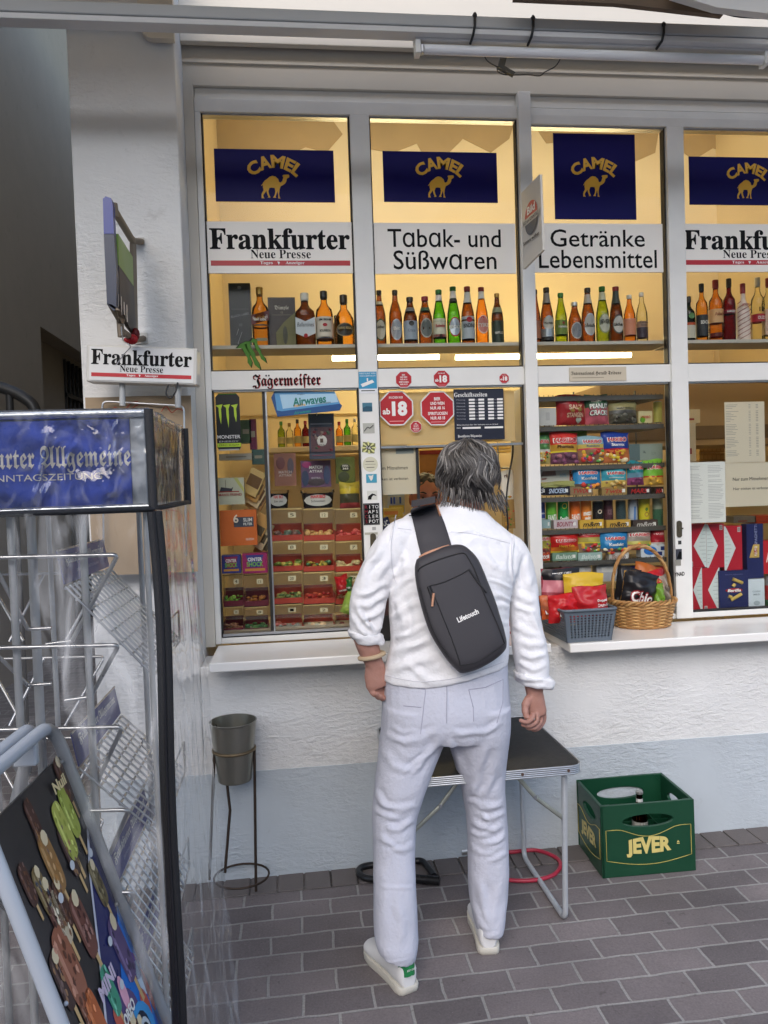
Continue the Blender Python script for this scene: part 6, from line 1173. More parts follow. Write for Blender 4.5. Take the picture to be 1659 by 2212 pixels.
cb((1428, 1240, 1456, 1310), yw+.07, [(1, (150, 140, 126))], [('●', .5, .6, .4, .2, (90, 80, 70))], 'grey-white crisp bag at the right edge of the wicker basket', WB, tilt=-.2)
# --- hoses on the ground
def ground_loop(pts, r, lift=0):
    q = [BG(*p)+Vector((0, 0, r+lift+.004)) for p in pts]
    for v in q: v.y = min(v.y, 2.872-r)
    return path(q, 8)
t = thing('black_hose', 'thick black hose loop lying between the man’s feet and the wall', 'hose', BG(860, 1900))
o = BG(860, 1900); q = ground_loop(((905, 1906), (850, 1910), (800, 1908), (780, 1900), (776, 1888), (790, 1872), (830, 1862), (880, 1862), (912, 1870), (930, 1890), (938, 1902)), .012)
MB().tube([v-o for v in q], .0125, M('hose_black', (24, 24, 26), .3, var=.05), 10).build('hose', t)
MB().tube([BG(898, 1909)+Vector((0, 0, .018))-o, BG(950, 1914)+Vector((0, 0, .018))-o], .016, M('hose_end', (20, 20, 22), .25), 12).build('end_piece', t)
MB().tube([BG(888, 1908)+Vector((0, 0, .014))-o, BG(899, 1909)+Vector((0, 0, .016))-o], .0135, M('copper_band', (150, 110, 90), .4, .7), 12).build('collar', t)
o = BG(1130, 1880); t = thing('red_cable', 'red cable loop with silver plug lying under the camp table', 'cable', o)
q = ground_loop(((1012, 1846), (1060, 1842), (1110, 1839), (1160, 1843), (1200, 1858), (1211, 1876), (1196, 1896), (1160, 1907), (1120, 1909), (1080, 1905), (1050, 1898)), .007)
MB().tube([v-o for v in q], .0075, M('cable_red', (170, 44, 66), .35, var=.08), 10).build('cable', t)
a, b = BG(996, 1850)+Vector((0, 0, .02))-o, BG(1010, 1848)+Vector((0, 0, .02))-o
MB().tube([a, b], .0165, M('plug_silver', (180, 180, 180), .3, .8), 14).tube([b, b+(b-a)*.5], .018, MATS['cable_red'], 14).build('plug', t)
# ================================================================== newspaper stand under a clear cover
YF, YK = 1.5, 1.95
XR = -.272
XL = -1.35
hdr_t, hdr_b = B(323, 884, YF).z, B(323, 1100, YF).z
FAZB = M('paper_blue', (44, 74, 186), .35, var=.03); CHR = M('bright_strip', (214, 220, 226), .22, .7)
t = thing('newspaper_stand', 'wire newspaper stand with blue title header, empty racks in the left foreground', 'newspaper stand', (-.8, 1.75, 0))
ox = Vector((.8, -1.75, 0))
def bs(mb, nm, **k):
    o = mb.build(nm, t, **k); o.location = ox; return o
bs(MB().box(XL, XR-.006, YF+.012, YK-.012, hdr_b+.002, hdr_t-.004, M('header_core', (190, 196, 206), .5)), 'header_box', bevel=.004)
m = MB().box(XL, XR-.035, YF+.008, YF+.012, hdr_b+.012, hdr_t-.016, FAZB).box(XR-.033, XR-.008, YF+.008, YF+.012, hdr_b+.012, hdr_t-.016, M('pale_edge', (196, 204, 214), .4))
xc = B(60, 1000, YF).x; m.text(frak('Frankfurter Allgemeine'), B(280, 990, YF).x-.172, B(190, 990, YF).z, .345, .052, YF+.0065, WHT, bold=.006)
m.text('SONNTAGSZEITUNG', B(220, 1030, YF).x-.112, B(100, 1031, YF).z, .222, .0125, YF+.0065, WHT)
bs(m, 'title_panel')
m = MB().box(XR-.010, XR-.006, YF+.03, YK-.03, hdr_b+.012, hdr_t-.016, FAZB)
m.T = Matrix.Translation((XR-.0055, YF+.2, (hdr_t+hdr_b)/2+.005)) @ Matrix.Rotation(math.pi/2, 4, 'Z'); m.text(frak('Frankfurter Allgemeine'), 0, 0, .34, .05, 0, WHT); m.text('ZEITUNG FÜR DEUTSCHLAND', 0, -.045, .2, .012, 0, WHT)
bs(m, 'side_title_panel')
bs(MB().tube([(XL, YF+.004, hdr_t-.006), (XR-.004, YF+.004, hdr_t-.006)], .008, CHR, 8).tube([(XL, YF+.004, hdr_b+.006), (XR-.004, YF+.004, hdr_b+.006)], .006, CHR, 8).tube([(XR-.004, YF, hdr_t-.006), (XR-.004, YK, hdr_t-.006)], .006, CHR, 8), 'header_edging')
for px, r, Y in ((26, .010, YF+.05), (-30, .009, YF+.05), (70, .0125, YF+.14), (181, .0095, YF+.06), (304, .008, YK-.06), (318, .007, YF+.03), (108, .008, YK-.05)):
    x = B(px, 1200, Y).x; bs(MB().tube([(x, Y, .05), (x, Y, hdr_b)], r*.78, ZINC, 10), 'upright')
for Y in (YF+.03, YK-.03): bs(MB().tube([(XL+.02, Y, .05), (XL+.02, Y, hdr_b)], .009, ZINC, 10), 'upright')
bs(MB().box(XL, XR-.01, YF+.02, YF+.045, .06, .085, ZINC).box(XL, XR-.01, YK-.045, YK-.02, .06, .085, ZINC).box(XR-.035, XR-.01, YF+.045, YK-.045, .06, .085, ZINC), 'base_frame', bevel=.002)
for py, xr, dg in ((1198, 255, (156, 1384)), (1393, 257, (196, 1505)), (1570, 265, (195, 1722)), (1749, 278, (230, 1862)), (1927, 290, (250, 2030))):
    Yw = YF+.022; a = B(-160, py+10, Yw); b = B(xr, py, Yw); c = B(dg[0], dg[1], YF+.085)
    l_ = B(-120, py+11, Yw); e_ = B(60, dg[1]-25, YF+.085)
    bs(MB().tube(rpath([a, b, c], .012), .0042, STEEL, 8).tube([B(-20, py+8, Yw), e_], .0042, STEEL, 8).tube([B(40-90, py-70, YF+.05), B(-4, py+150, YF+.085)], .0042, STEEL, 8).tube([e_, e_+Vector((.045, 0, 0))], .004, STEEL, 8).tube([c, c+Vector((-.05, 0, -.004))], .004, STEEL, 8), 'pocket_wire')
for py in (1236, 1418, 1592, 1770):
    Yw = YK-.035; a, b = B(-140, py+8, Yw), B(226, py, Yw)
    bs(MB().tube(rpath([a, b, B(140, py+150, YK-.1)], .012), .0034, STEEL, 8).tube([B(-30, py+5, Yw), B(50, py+148, YK-.1)], .0034, STEEL, 8).tube([B(96, py+2, Yw), B(20, py+150, YK-.1)], .0034, STEEL, 8), 'pocket_wire')
for (n0, n1, f0, card) in (((141, 1267), (352, 1480), (252, 1225), ((132, 1171), (247, 1147), (255, 1222), (147, 1258))), ((172, 1660), (352, 1812), (268, 1545), ((150, 1541), (265, 1473), (272, 1545), (172, 1650))), ((250, 1925), (368, 2075), (292, 1852), ((205, 1872), (287, 1780), (293, 1851), (250, 1922))), ((280, 2180), (390, 2330), (310, 2130), ((240, 2100), (300, 2060), (306, 2120), (280, 2175)))):
    Yn, Yr = YF+.05, YK-.04
    A_, Bn = B(*n0, Yn), B(*n1, Yn)
    if Bn.x > XR-.02: Bn = A_+(Bn-A_)*((XR-.02-A_.x)/(Bn.x-A_.x))
    dv = Vector((0, Yr-Yn, 0)); m = MB()
    for k in range(13): f = dv*(k/12); m.tube([A_+f, Bn+f], .0024, STEEL, 6)
    for k in range(9): p_ = A_.lerp(Bn, k/8)-Vector((0, 0, .004)); m.tube([p_, p_+dv], .0028, STEEL, 6)
    m.tube([Bn, Bn+Vector((.0, 0, .07)), Bn+dv+Vector((0, 0, .07)), Bn+dv], .0025, STEEL, 6)
    bs(m, 'side_rack')
    h_ = .07; up = Vector((-.012, 0, h_)); m = MB(); m.add([A_+Vector((0, 0, .004)), A_+dv+Vector((0, 0, .004)), A_+dv+up, A_+up, A_+Vector((-.003, 0, .004)), A_+dv+Vector((-.003, 0, .004)), A_+dv+up+Vector((-.003, 0, 0)), A_+up+Vector((-.003, 0, 0))], [(0, 1, 2, 3), (7, 6, 5, 4), (0, 4, 5, 1), (1, 5, 6, 2), (2, 6, 7, 3), (3, 7, 4, 0)], M('card_blue', (44, 54, 128), .4))
    def cw(a, b): return tuple(A_+dv*(.5+a)+up*(.5+b)+Vector((.001, 0, .004)))
    m.text(frak('Frankfurter Allgemeine'), 0, 0, .84, .34, 0, WHT, warp=lambda a, b: cw(a, b+.12)); m.text('ZEITUNG FÜR DEUTSCHLAND', 0, 0, .5, .1, 0, C(180, 186, 210), warp=lambda a, b: cw(a, b-.22))
    m.tube([A_+up, A_+dv+up], .0022, STEEL, 6)
    bs(m, 'title_card')
# transparent cover
FILM = clear_mat('clear_film', (.97, .97, .97), 1.5, .06, haze=.035, bump=1.0, bscale=9, stretch=(1, 1, .2))
FILMH = clear_mat('clear_film_taut', (.985, .985, .985), 1.6, .06, haze=.014, bump=1.0, bscale=13, stretch=(1, 1, .55))
def crease(x, z, s): return noise.noise(Vector((x*9+s, z*1.8, s)))*.016+noise.noise(Vector((x*26+z*9, z*5, s+3)))*.007
cv = thing('clear_cover', 'creased clear plastic cover with black zip over the newspaper stand', 'plastic cover', (-.8, 1.72, 0))
ox = Vector((.8, -1.72, 0))
def cvb(mb, nm, **k):
    o = mb.build(nm, cv, **k); o.location = ox; return o
zf = .03
cvb(MB().grid(lambda u, v: (XL+(XR+.004-XL)*u, YF-.006+crease(u*1.2, v*1.4, 1)*(.4+.6*(1-v))-.006, zf+(hdr_b-zf)*v), 60, 60, FILM), 'front_sheet')
def sx_(u, v): f = 1-v; return (XR+.006+.07*f*u+crease(u*.5, v*1.4, 5)*(.3+f), YF-.01+(YK+.03-YF+.06*f)*u, zf+(hdr_b-zf)*v)
cvb(MB().grid(sx_, 40, 60, FILM), 'side_sheet')
cvb(MB().grid(lambda u, v: (XL+(XR+.004-XL)*u, YF-.004+noise.noise(Vector((u*10+v*3, v*4-u*6, 2)))*.004, hdr_b+(hdr_t-hdr_b)*v), 70, 24, FILMH), 'header_front')
cvb(MB().grid(lambda u, v: (XR+.004+noise.noise(Vector((u*9, v*2, 8)))*.004, YF-.004+(YK+.01-YF)*u, hdr_b+(hdr_t-hdr_b)*v), 30, 24, FILMH), 'header_side')
cvb(MB().grid(lambda u, v: (XL+(XR+.004-XL)*u, YF-.004+(YK+.01-YF)*v, hdr_t+.003+noise.noise(Vector((u*14, v*5, 4)))*.003), 60, 16, FILMH), 'top_sheet')
ZIP = M('zip_black', (20, 20, 24), .6, bump=.3, bscale=400)
m = MB(); pz = []
for k in range(40):
    v = k/39; z = hdr_b-.004-(hdr_b-zf)*v; pz.append(Vector((XR+.008+.004*math.sin(v*11)+.006*math.sin(v*4), YF-.012+.003*math.sin(v*17), z)))
m.tube(pz, .0145, ZIP, 8, flat=.5); m.tube([p+Vector((.0, -.009, 0)) for p in pz], .003, M('zip_teeth', (40, 40, 44), .35, .4), 6); cvb(m, 'zip')
m = MB().tube([(XL, YF-.008, hdr_b), (XR+.004, YF-.008, hdr_b), (XR+.008, YK+.02, hdr_b+.006)], .0055, ZIP, 6).tube([(XR+.005, YF-.005, hdr_b), (XR+.004, YF-.006, hdr_t)], .0085, ZIP, 8, flat=.6).tube([(XR+.006, YK+.012, hdr_b-.0), (XR+.006, YK+.012, hdr_t)], .0085, ZIP, 8)
cvb(m, 'piping')
# ================================================================== ice cream pavement sign
ZA = 1.02
def ab(px, py): return BZ(px, py, ZA)
pn, pf = BZ(-16, 1668, ZA), BZ(112, 1560, ZA)      # near and far top corners
yv = Vector((pf.x-pn.x, pf.y-pn.y, 0)); yv.normalize(); wA = .34; pn = pf-yv*wA
lean = .315; dn = Vector((lean*1.0, -.01, -1.0))
t = thing('pavement_sign', 'leaning ice cream pavement sign with grey tube frame and dark poster at the lower left', 'sign', (pf.x+.35, pf.y-.17, 0))
o = Vector((pf.x+.35, pf.y-.17, 0))
FT = M('grey_frame_tube', (176, 182, 190), .35, .15, var=.04)
L_ = ZA-.02; outw = yv.cross(dn).normalized(); outw = outw if outw.x > 0 else -outw
fr_pts = [pn+dn*L_, pn+dn*.0, pf+dn*.0, pf+dn*L_]
MB().tube([p-o for p in rpath(fr_pts, .06, 8)], .012, FT, 12).build('front_frame', t)
dn2 = Vector((-lean*.9, 0, -1)); off = Vector((-.03, 0, .0))
MB().tube([p-o for p in rpath([pn+off+dn2*L_, pn+off, pf+off, pf+off+dn2*L_], .06, 8)], .012, FT, 12).build('rear_frame', t)
MB().box(0, .04, -.01, .01, -.02, .02, ZINC).build('hinge', t, loc=pf-yv*.09+Vector((-.035, 0, -.03))-o, bevel=.004)
# poster panel coordinates: a along the top from near to far (0..1), b down (0..1)
q0 = pn+yv*.022+dn*.06; qa = yv*(wA-.044); qb = dn*(L_-.12)
def pq(a, b, k): return q0-o+qa*a+qb*b+outw*k
PD = M('poster_dark', (26, 24, 26), .3, var=.1); nb = [pq(0, 0, -.006), pq(1, 0, -.006), pq(1, 1, -.006), pq(0, 1, -.006)]
m = MB(); m.add(nb+[p+outw*.006 for p in nb], [(0, 1, 2, 3), (7, 6, 5, 4), (0, 4, 5, 1), (1, 5, 6, 2), (2, 6, 7, 3), (3, 7, 4, 0)], PD); m.build('panel', t)
m = MB()
def ppoly(pts, c, k): m.add([pq(a, b, k) for a, b in pts], [tuple(range(len(pts)))], C(*c, .3))
def pell(a, b, ra, rb, c, k, rot=0., n_=14, jag=0):
    rb *= .42 if rb > ra*.5 else .6
    r_ = random.Random(int(a*997+b*991)); ppoly([(a+(ra*math.cos(q)*math.cos(rot)-rb*math.sin(q)*math.sin(rot)*.4)*(1+jag*r_.uniform(-1, 1)), b+(ra*math.cos(q)*math.sin(rot)*.4+rb*math.sin(q)*math.cos(rot))*(1+jag*r_.uniform(-1, 1))) for q in (2*math.pi*i/n_ for i in range(n_))], c, k)
PB2 = (24, 110, 196)
ppoly([(.0, .52), (.3, .47), (.55, .36), (.8, .24), (1, .17), (1, 1), (0, 1)], (36, 40, 92), .0005); ppoly([(0, .505), (.3, .455), (.55, .345), (.8, .225), (1, .155), (1, .17), (.8, .24), (.55, .36), (.3, .47), (0, .52)], (200, 200, 210), .0008)
ppoly([(.2, .64), (.5, .5), (.8, .4), (1, .33), (1, 1), (.0, 1)], PB2, .001)
def icecream(a, b, s_, c1, c2, k=.0015, rot=.3):
    r_ = random.Random(int(a*900+b*700)); ra, rb = .062*s_, .05*s_; sh = lambda u, v: (a+u*ra+v*rb*rot, b+v*rb-u*ra*rot*.2)
    ppoly([sh(-.22, .9), sh(.22, .9), sh(.2, 1.75), sh(-.2, 1.75)], (206, 172, 118), k)
    def se(q, f=1): c_, s2 = math.cos(q), math.sin(q); return sh(f*math.copysign(abs(c_)**.6, c_), f*math.copysign(abs(s2)**.6, s2))
    ppoly([se(2*math.pi*i/20) for i in range(20)], c1, k+.0003); ppoly([sh(-.7, -.7), sh(-.35, -.85), sh(-.4, .6), sh(-.72, .5)], tuple(min(255, v+38) for v in c1), k+.0006)
    for i in range(13):
        u, v = r_.uniform(-.8, .8), r_.uniform(-.85, .85); q = sh(u, v); pell(q[0], q[1], ra*.16, rb*.3, c2 if i % 3 else tuple(min(255, w+60) for w in c1), k+.0008, 0, 6, .3)
    if r_.random() < .5: pell(*sh(.35, -.75), ra*.5, rb*.62, (222, 204, 166), k+.0009, 0, 9, .12)
for a, b, s_, c1, c2 in ((.2, .3, 1.5, (150, 92, 66), (96, 52, 30)), (.5, .28, 1.3, (110, 66, 54), (70, 36, 30)), (.7, .12, 1.2, (176, 180, 80), (150, 156, 60)), (.84, .1, 1.1, (160, 170, 70), (140, 150, 56)), (.26, .42, 1.2, (180, 92, 40), (200, 110, 50)), (.52, .42, 1., (70, 150, 120), (50, 110, 90)), (.42, .14, 1.2, (150, 110, 60), (170, 120, 60)), (.22, .16, .9, (120, 100, 60), (60, 70, 90)), (.86, .26, 1., (110, 96, 60), (70, 60, 40)),
    (.24, .63, 1.4, (170, 190, 80), (150, 170, 70)), (.42, .6, 1.2, (140, 180, 60), (120, 160, 60)), (.62, .56, 1.3, (110, 60, 44), (80, 40, 30)), (.7, .58, 1.2, (130, 76, 54), (90, 50, 40)), (.84, .4, 1.4, (90, 70, 110), (50, 40, 70))): icecream(a, b, s_, c1, c2)
rj = random.Random(5)
for k in range(20):
    a, b = rj.uniform(.06, .95), rj.uniform(.04, .6)
    if b < .46-.33*a: icecream(a, b, rj.uniform(.6, 1.1), *rj.choice([((120, 74, 52), (76, 42, 26)), ((70, 40, 30), (110, 70, 44)), ((150, 96, 46), (110, 60, 30)), ((96, 56, 44), (60, 32, 26)), ((196, 180, 150), (140, 100, 70)), ((60, 36, 30), (160, 120, 80))]), k=.0012)
for k in range(26): a, b = rj.uniform(.2, .98), rj.uniform(.44, .95); pell(a, b, rj.uniform(.03, .09), rj.uniform(.05, .12), rj.choice([(60, 150, 220), (200, 214, 226), (90, 60, 130), (40, 90, 180), (196, 90, 70), (230, 170, 190)]), .0014, .3)
pell(.74, .56, .17, .14, (60, 150, 210), .0018, .1); pell(.74, .56, .1, .1, (30, 40, 60), .0022, .1); pell(.75, .57, .08, .085, (196, 204, 210), .0026); pell(.75, .57, .055, .06, (34, 34, 40), .003); pell(.62, .5, .17, .13, (92, 74, 120), .0012, .1)
pell(.9, .68, .1, .09, (178, 44, 40), .0018); pell(.9, .66, .05, .05, (110, 60, 40), .0024); pell(.6, .95, .14, .06, (190, 130, 190), .002); pell(.8, .96, .08, .05, (220, 180, 200), .0024); pell(.35, .86, .12, .08, (50, 70, 90), .0018)
for a, b in ((.36, .2), (.62, .18), (.9, .2), (.36, .48), (.3, .55), (.72, .36), (.78, .62), (.55, .7), (.88, .66), (.58, .78), (.45, .92), (.92, .92), (.66, .44), (.5, .66)): pell(a, b, .032, .022, (206, 210, 214), .0032, 0, 12)
def pt(s_, a, b, wa, hb2, c, rot=0): 
    m.text(s_, 0, 0, wa, hb2, 0, C(*c), bold=.04, warp=lambda x, y: tuple(pq(a+x, b-y+x*rot, .0036)))
pt('MINI', .5, .4, .26, .03, (206, 190, 210)); pt('OREO', .62, .49, .2, .024, WT); pt('OREO', .42, .66, .2, .02, WT); pt('Nuii', .84, .04, .2, .024, (220, 200, 150)); pt('Nuii', .34, .56, .16, .02, (220, 210, 120)); pt('MILKA', .88, .7, .12, .014, WT)
m.build('poster_print', t)
m = MB()
for a, b in ((.02, .01), (.98, .01), (.98, .33), (.02, .33)): m.dome(pq(a, b, .003), .004, .004, .004, FT, 8, 6)
m.build('screws', t)
# ================================================================== people
def PX(v):                                    # place -> picture px, for many points
    d = np.asarray(v)-np.array([0, 0, EYE]); z = d@np.array(FW); return 829.5+FPX*(d@np.array(RT))/z, 1106-FPX*(d@np.array(UP))/z
def ring(L, R, Y, th): a, b = B(*L, Y), B(*R, Y); return ((a+b)/2, (b-a)/2, Vector((0, th/2, 0)))
def loft(rings, sub=4, n=28, p=.88):
    """closed tube through elliptical sections, smooth between them"""
    m = MB(); cs = [path([r[i] for r in rings], sub) for i in range(3)]; K = len(cs[0]); vs = []
    for c, a, b in zip(*cs):
        for j in range(n):
            t = 2*math.pi*j/n; x, y = math.cos(t), math.sin(t)
            vs.append(c+a*(math.copysign(abs(x)**p, x))+b*(math.copysign(abs(y)**p, y)))
    fs = [(i*n+j, i*n+(j+1) % n, (i+1)*n+(j+1) % n, (i+1)*n+j) for i in range(K-1) for j in range(n)]+[tuple(range(n-1, -1, -1)), tuple(range((K-1)*n, K*n))]
    return vs, fs
def limb(pts, sub=4):                         # (px, py, Y, radius x, radius depth) sections
    out = []; P = [B(x, y, Y) for x, y, Y, *_ in pts]
    for i, (x, y, Y, r, rd) in enumerate(pts):
        t = (P[min(i+1, len(P)-1)]-P[max(i-1, 0)]).normalized(); dep = Vector((0, 1, 0)); s = t.cross(dep).normalized(); dep = s.cross(t).normalized()
        if s.x < 0: s = -s
        out.append((P[i], s*r, dep*rd))
    return loft(out, sub)
SK = M('skin', (168, 124, 110), .5, var=.07, vscale=30, bump=.12, bscale=220, sss=.12)
def fuse(parts, name, voxel, mat, smooth=4, fn=None, parent=None, fac=.5):
    """one continuous surface grown from overlapping closed shapes"""
    m = MB()
    for vs, fs in parts: m.add(vs, fs, mat)
    o = m.build('tmp'); bm_ = bmesh.new(); bm_.from_mesh(o.data); bmesh.ops.recalc_face_normals(bm_, faces=bm_.faces); bm_.to_mesh(o.data); bm_.free()
    r = o.modifiers.new('r', 'REMESH'); r.mode = 'VOXEL'; r.voxel_size = voxel
    if smooth: q = o.modifiers.new('s', 'SMOOTH'); q.iterations = smooth; q.factor = fac
    bpy.context.view_layer.update(); me = bpy.data.meshes.new_from_object(o.evaluated_get(bpy.context.evaluated_depsgraph_get())); bpy.data.objects.remove(o)
    if fn:
        co = np.empty(len(me.vertices)*3); me.vertices.foreach_get('co', co); co = co.reshape(-1, 3); no = np.empty(len(me.vertices)*3); me.vertices.foreach_get('normal', no); no = no.reshape(-1, 3)
        me.vertices.foreach_set('co', fn(co, no).ravel())
    me.polygons.foreach_set('use_smooth', [True]*len(me.polygons)); me.materials.clear(); me.materials.append(mat); me.update(); me.name = name
    o = bpy.data.objects.new(name, me); COL.objects.link(o); o.parent = parent; return o
def sph(c, r, rx=1, ry=1, rz=1, n=14):
    m = MB().grid(lambda u, v: (c[0]+r*rx*math.cos(RAD(-90+180*v))*math.cos(2*math.pi*u), c[1]+r*ry*math.cos(RAD(-90+180*v))*math.sin(2*math.pi*u), c[2]+r*rz*math.sin(RAD(-90+180*v))), n, n//2+1, SK); return m.v, m.f
def tb(pts, rr): m = MB().tube(pts, rr, SK, 10); return m.v, m.f
def creases(co, no, lst):
    x, y = PX(co); wx = np.array([noise.noise(Vector((a*.02, b*.02, 3.3))) for a, b in zip(x, y)]); wy = np.array([noise.noise(Vector((a*.022, b*.022, 9.1))) for a, b in zip(x, y)])
    am = .55+.9*np.clip(np.array([noise.noise(Vector((a*.03, b*.03, 6.7))) for a, b in zip(x, y)])+.35, 0, 1); x = x+wx*7; y = y+wy*9; out = np.zeros(len(co)); fac = np.clip(-(no@np.array(FW))*2.2, 0, 1)
    for pts, A, w in lst:
        best = np.full(len(co), 1e9); sg = np.zeros(len(co)); tt = np.zeros(len(co)); n_ = len(pts)-1
        for i in range(n_):
            (ax, ay), (bx2, by2) = pts[i], pts[i+1]; dx, dy = bx2-ax, by2-ay; L2_ = dx*dx+dy*dy; t = np.clip(((x-ax)*dx+(y-ay)*dy)/L2_, 0, 1)
            d = np.hypot(x-ax-t*dx, y-ay-t*dy); s = np.sign((x-ax)*dy-(y-ay)*dx)*d; k = d < best; best[k] = d[k]; sg[k] = s[k]; tt[k] = (i+t[k])/n_
        tp = np.clip(np.minimum(tt, 1-tt)*4, 0, 1)**.7
        out += A*tp*(np.exp(-(sg/w)**2)-.75*np.exp(-((sg-1.5*w)/w)**2)-.35*np.exp(-((sg+1.7*w)/w)**2))*(best < 5*w)
    return out*fac*am
def cloth_noise(co, no, a, s, st=(1, 1, 1)):
    return np.array([noise.noise(Vector((p[0]*s*st[0], p[1]*s*st[1], p[2]*s*st[2]))) for p in co])*a
def a3(l): return [(730+.3*x, 915.8+.3*y) for x, y in l]
def a4(l): return [(730+.3398*x, 1460+.34*y) for x, y in l]
MAN = thing('person', 'grey-haired man seen from behind in white shirt and pale trousers at the hatch', 'person', (.4, 2.25, 0))
# --- shirt
SHIRT = M('shirt_cotton', (230, 230, 233), .85, var=.02, bump=.3, bscale=75, spec=.2)
torso = [ring((827, 1462), (1092, 1430), 2.335, .25), ring((830, 1440), (1094, 1412), 2.335, .25), ring((843, 1385), (1098, 1368), 2.34, .25), ring((841, 1330), (1098, 1325), 2.35, .25), ring((842, 1270), (1103, 1275), 2.37, .25), ring((845, 1215), (1115, 1228), 2.39, .245),
         ring((850, 1165), (1124, 1192), 2.41, .225), ring((862, 1128), (1112, 1163), 2.425, .19), ring((893, 1104), (1084, 1138), 2.435, .15), ring((948, 1090), (1060, 1116), 2.45, .12), ring((958, 1082), (1050, 1106), 2.455, .11)]
lsl = limb([(905, 1142, 2.42, .045, .06), (868, 1160, 2.41, .058, .068), (832, 1205, 2.385, .056, .062), (801, 1276, 2.36, .054, .056), (792, 1326, 2.345, .0535, .054), (788, 1372, 2.335, .046, .047)])
rsl = limb([(1068, 1168, 2.425, .045, .06), (1102, 1194, 2.42, .053, .066), (1126, 1255, 2.40, .047, .056), (1134, 1330, 2.375, .05, .053), (1143, 1395, 2.36, .054, .053), (1150, 1440, 2.35, .05, .049), (1152, 1466, 2.35, .047, .047)])
SC = [(a3(p), A, w) for p, A, w in (
 ([(430, 748), (530, 762), (700, 772), (830, 778), (920, 782), (1080, 815), (1235, 858)], .0022, 2.6), ([(415, 650), (392, 780), (380, 900), (392, 1060)], .002, 3), ([(1252, 815), (1246, 1000), (1262, 1190)], .003, 3.2),
 ([(380, 1085), (520, 1010)], .006, 6), ([(370, 1250), (480, 1130), (560, 1090)], .007, 8), ([(370, 1420), (500, 1330), (620, 1290)], .006, 8), ([(390, 1560), (560, 1480), (660, 1450)], .005, 7), ([(390, 1650), (560, 1600), (700, 1545)], .006, 7), ([(360, 1745), (560, 1690), (740, 1640)], .006, 8), ([(430, 1250), (470, 1420), (430, 1560)], .006, 10), ([(480, 1700), (640, 1790), (800, 1800)], .004, 8),
 ([(1060, 1120), (1140, 1140), (1245, 1180)], .004, 5), ([(1090, 1220), (1170, 1240), (1250, 1290)], .005, 6), ([(1100, 1300), (1200, 1310), (1240, 1330)], .004, 6), ([(1150, 1400), (1240, 1430)], .004, 6), ([(820, 820), (960, 1000), (1060, 1180)], .004, 9), ([(1020, 880), (1120, 1010), (1240, 1080)], .004, 8), ([(900, 860), (1000, 830), (1150, 860)], .003, 7), ([(430, 850), (480, 1000), (470, 1120)], .004, 8),
 ([(330, 850), (240, 1000), (160, 1190)], .006, 9), ([(370, 960), (300, 1080), (250, 1180)], .006, 8), ([(350, 1140), (250, 1200), (130, 1230)], .008, 7), ([(345, 1230), (230, 1290), (110, 1310)], .008, 7), ([(345, 1320), (260, 1370), (150, 1400)], .006, 7), ([(120, 1290), (170, 1400), (260, 1500)], .007, 7), ([(100, 1380), (150, 1470), (230, 1540)], .005, 6), ([(290, 1340), (310, 1430), (290, 1500)], .005, 7),
 ([(1300, 900), (1290, 1040), (1270, 1220)], .0036, 8), ([(1350, 950), (1370, 1100), (1360, 1200)], .0030, 9), ([(1270, 1210), (1340, 1250), (1420, 1280)], .0042, 7), ([(1260, 1300), (1340, 1330), (1430, 1380)], .0036, 7), ([(1270, 1430), (1350, 1500), (1440, 1560)], .0042, 8), ([(1290, 1560), (1380, 1600), (1490, 1580)], .0036, 7), ([(1300, 1640), (1390, 1680), (1500, 1660)], .0036, 6), ([(1400, 1350), (1430, 1480), (1480, 1600)], .0036, 8), ([(1290, 1700), (1400, 1760), (1500, 1740)], .0030, 6))]
def shirt_fn(co, no):
    d = creases(co, no, [(p, A*1.25, w*.95) for p, A, w in SC])+cloth_noise(co, no, .0035, 9, (1, 1, .7))+cloth_noise(co, no, .0012, 26)
    co = co+no*(d*1.25)[:, None]; x, y = PX(co); k = (co[:, 2] < 1.0) & (x > 822) & (x < 1100)      # shirt tail dips in the middle
    co[k, 2] -= np.clip(1-np.abs(x[k]-930)/150, 0, 1)*.024*np.clip((y[k]-1400)/50, 0, 1); return co
shirt = fuse([loft(torso), lsl, rsl], 'shirt', .0045, SHIRT, 5, shirt_fn, MAN)
col = [ring((952, 1112), (1064, 1140), 2.45, .135), ring((950, 1098), (1062, 1128), 2.455, .135), ring((953, 1086), (1056, 1116), 2.46, .13), ring((956, 1082), (1052, 1110), 2.46, .125)]
shell = lambda vs, fs: (vs, fs)
fuse([loft(col)], 'collar', .004, SHIRT, 2, lambda co, no: co+no*(creases(co, no, [([(950, 1102), (1005, 1108), (1062, 1132)], .002, 2.5)])[:, None]), shirt)
for pts, nm in ((((752, 1364), (821, 1368), 2.335, (775, 1397), (822, 1378)), 'l'), (((1112, 1452), (1189, 1462), 2.35, (1128, 1482), (1188, 1478)), 'r')):
    a, b = B(*pts[0], pts[2]), B(*pts[1], pts[2]); c, d = B(*pts[3], pts[2]), B(*pts[4], pts[2]); w2 = (b-a).length/2
    dn_ = ((c+d)/2-(a+b)/2)
    rg = [((a+b)/2-dn_*.1, (b-a)/2*.98, Vector((0, w2*.98, 0))), ((a+b)/2+dn_*.1, (b-a)/2*1.05, Vector((0, w2*1.05, 0))), ((a+b)/2+dn_*.6, (b-a)/2*1.02, Vector((0, w2*1.02, 0))), ((a+b)/2+dn_*1.0, (b-a)/2*.9, Vector((0, w2*.92, 0)))]
    fuse([loft(rg)], 'rolled_cuff', .0035, SHIRT, 2, lambda co, no: co+no*(cloth_noise(co, no, .006, 30, (1, 1, 2.2))+cloth_noise(co, no, .004, 14))[:, None], shirt)
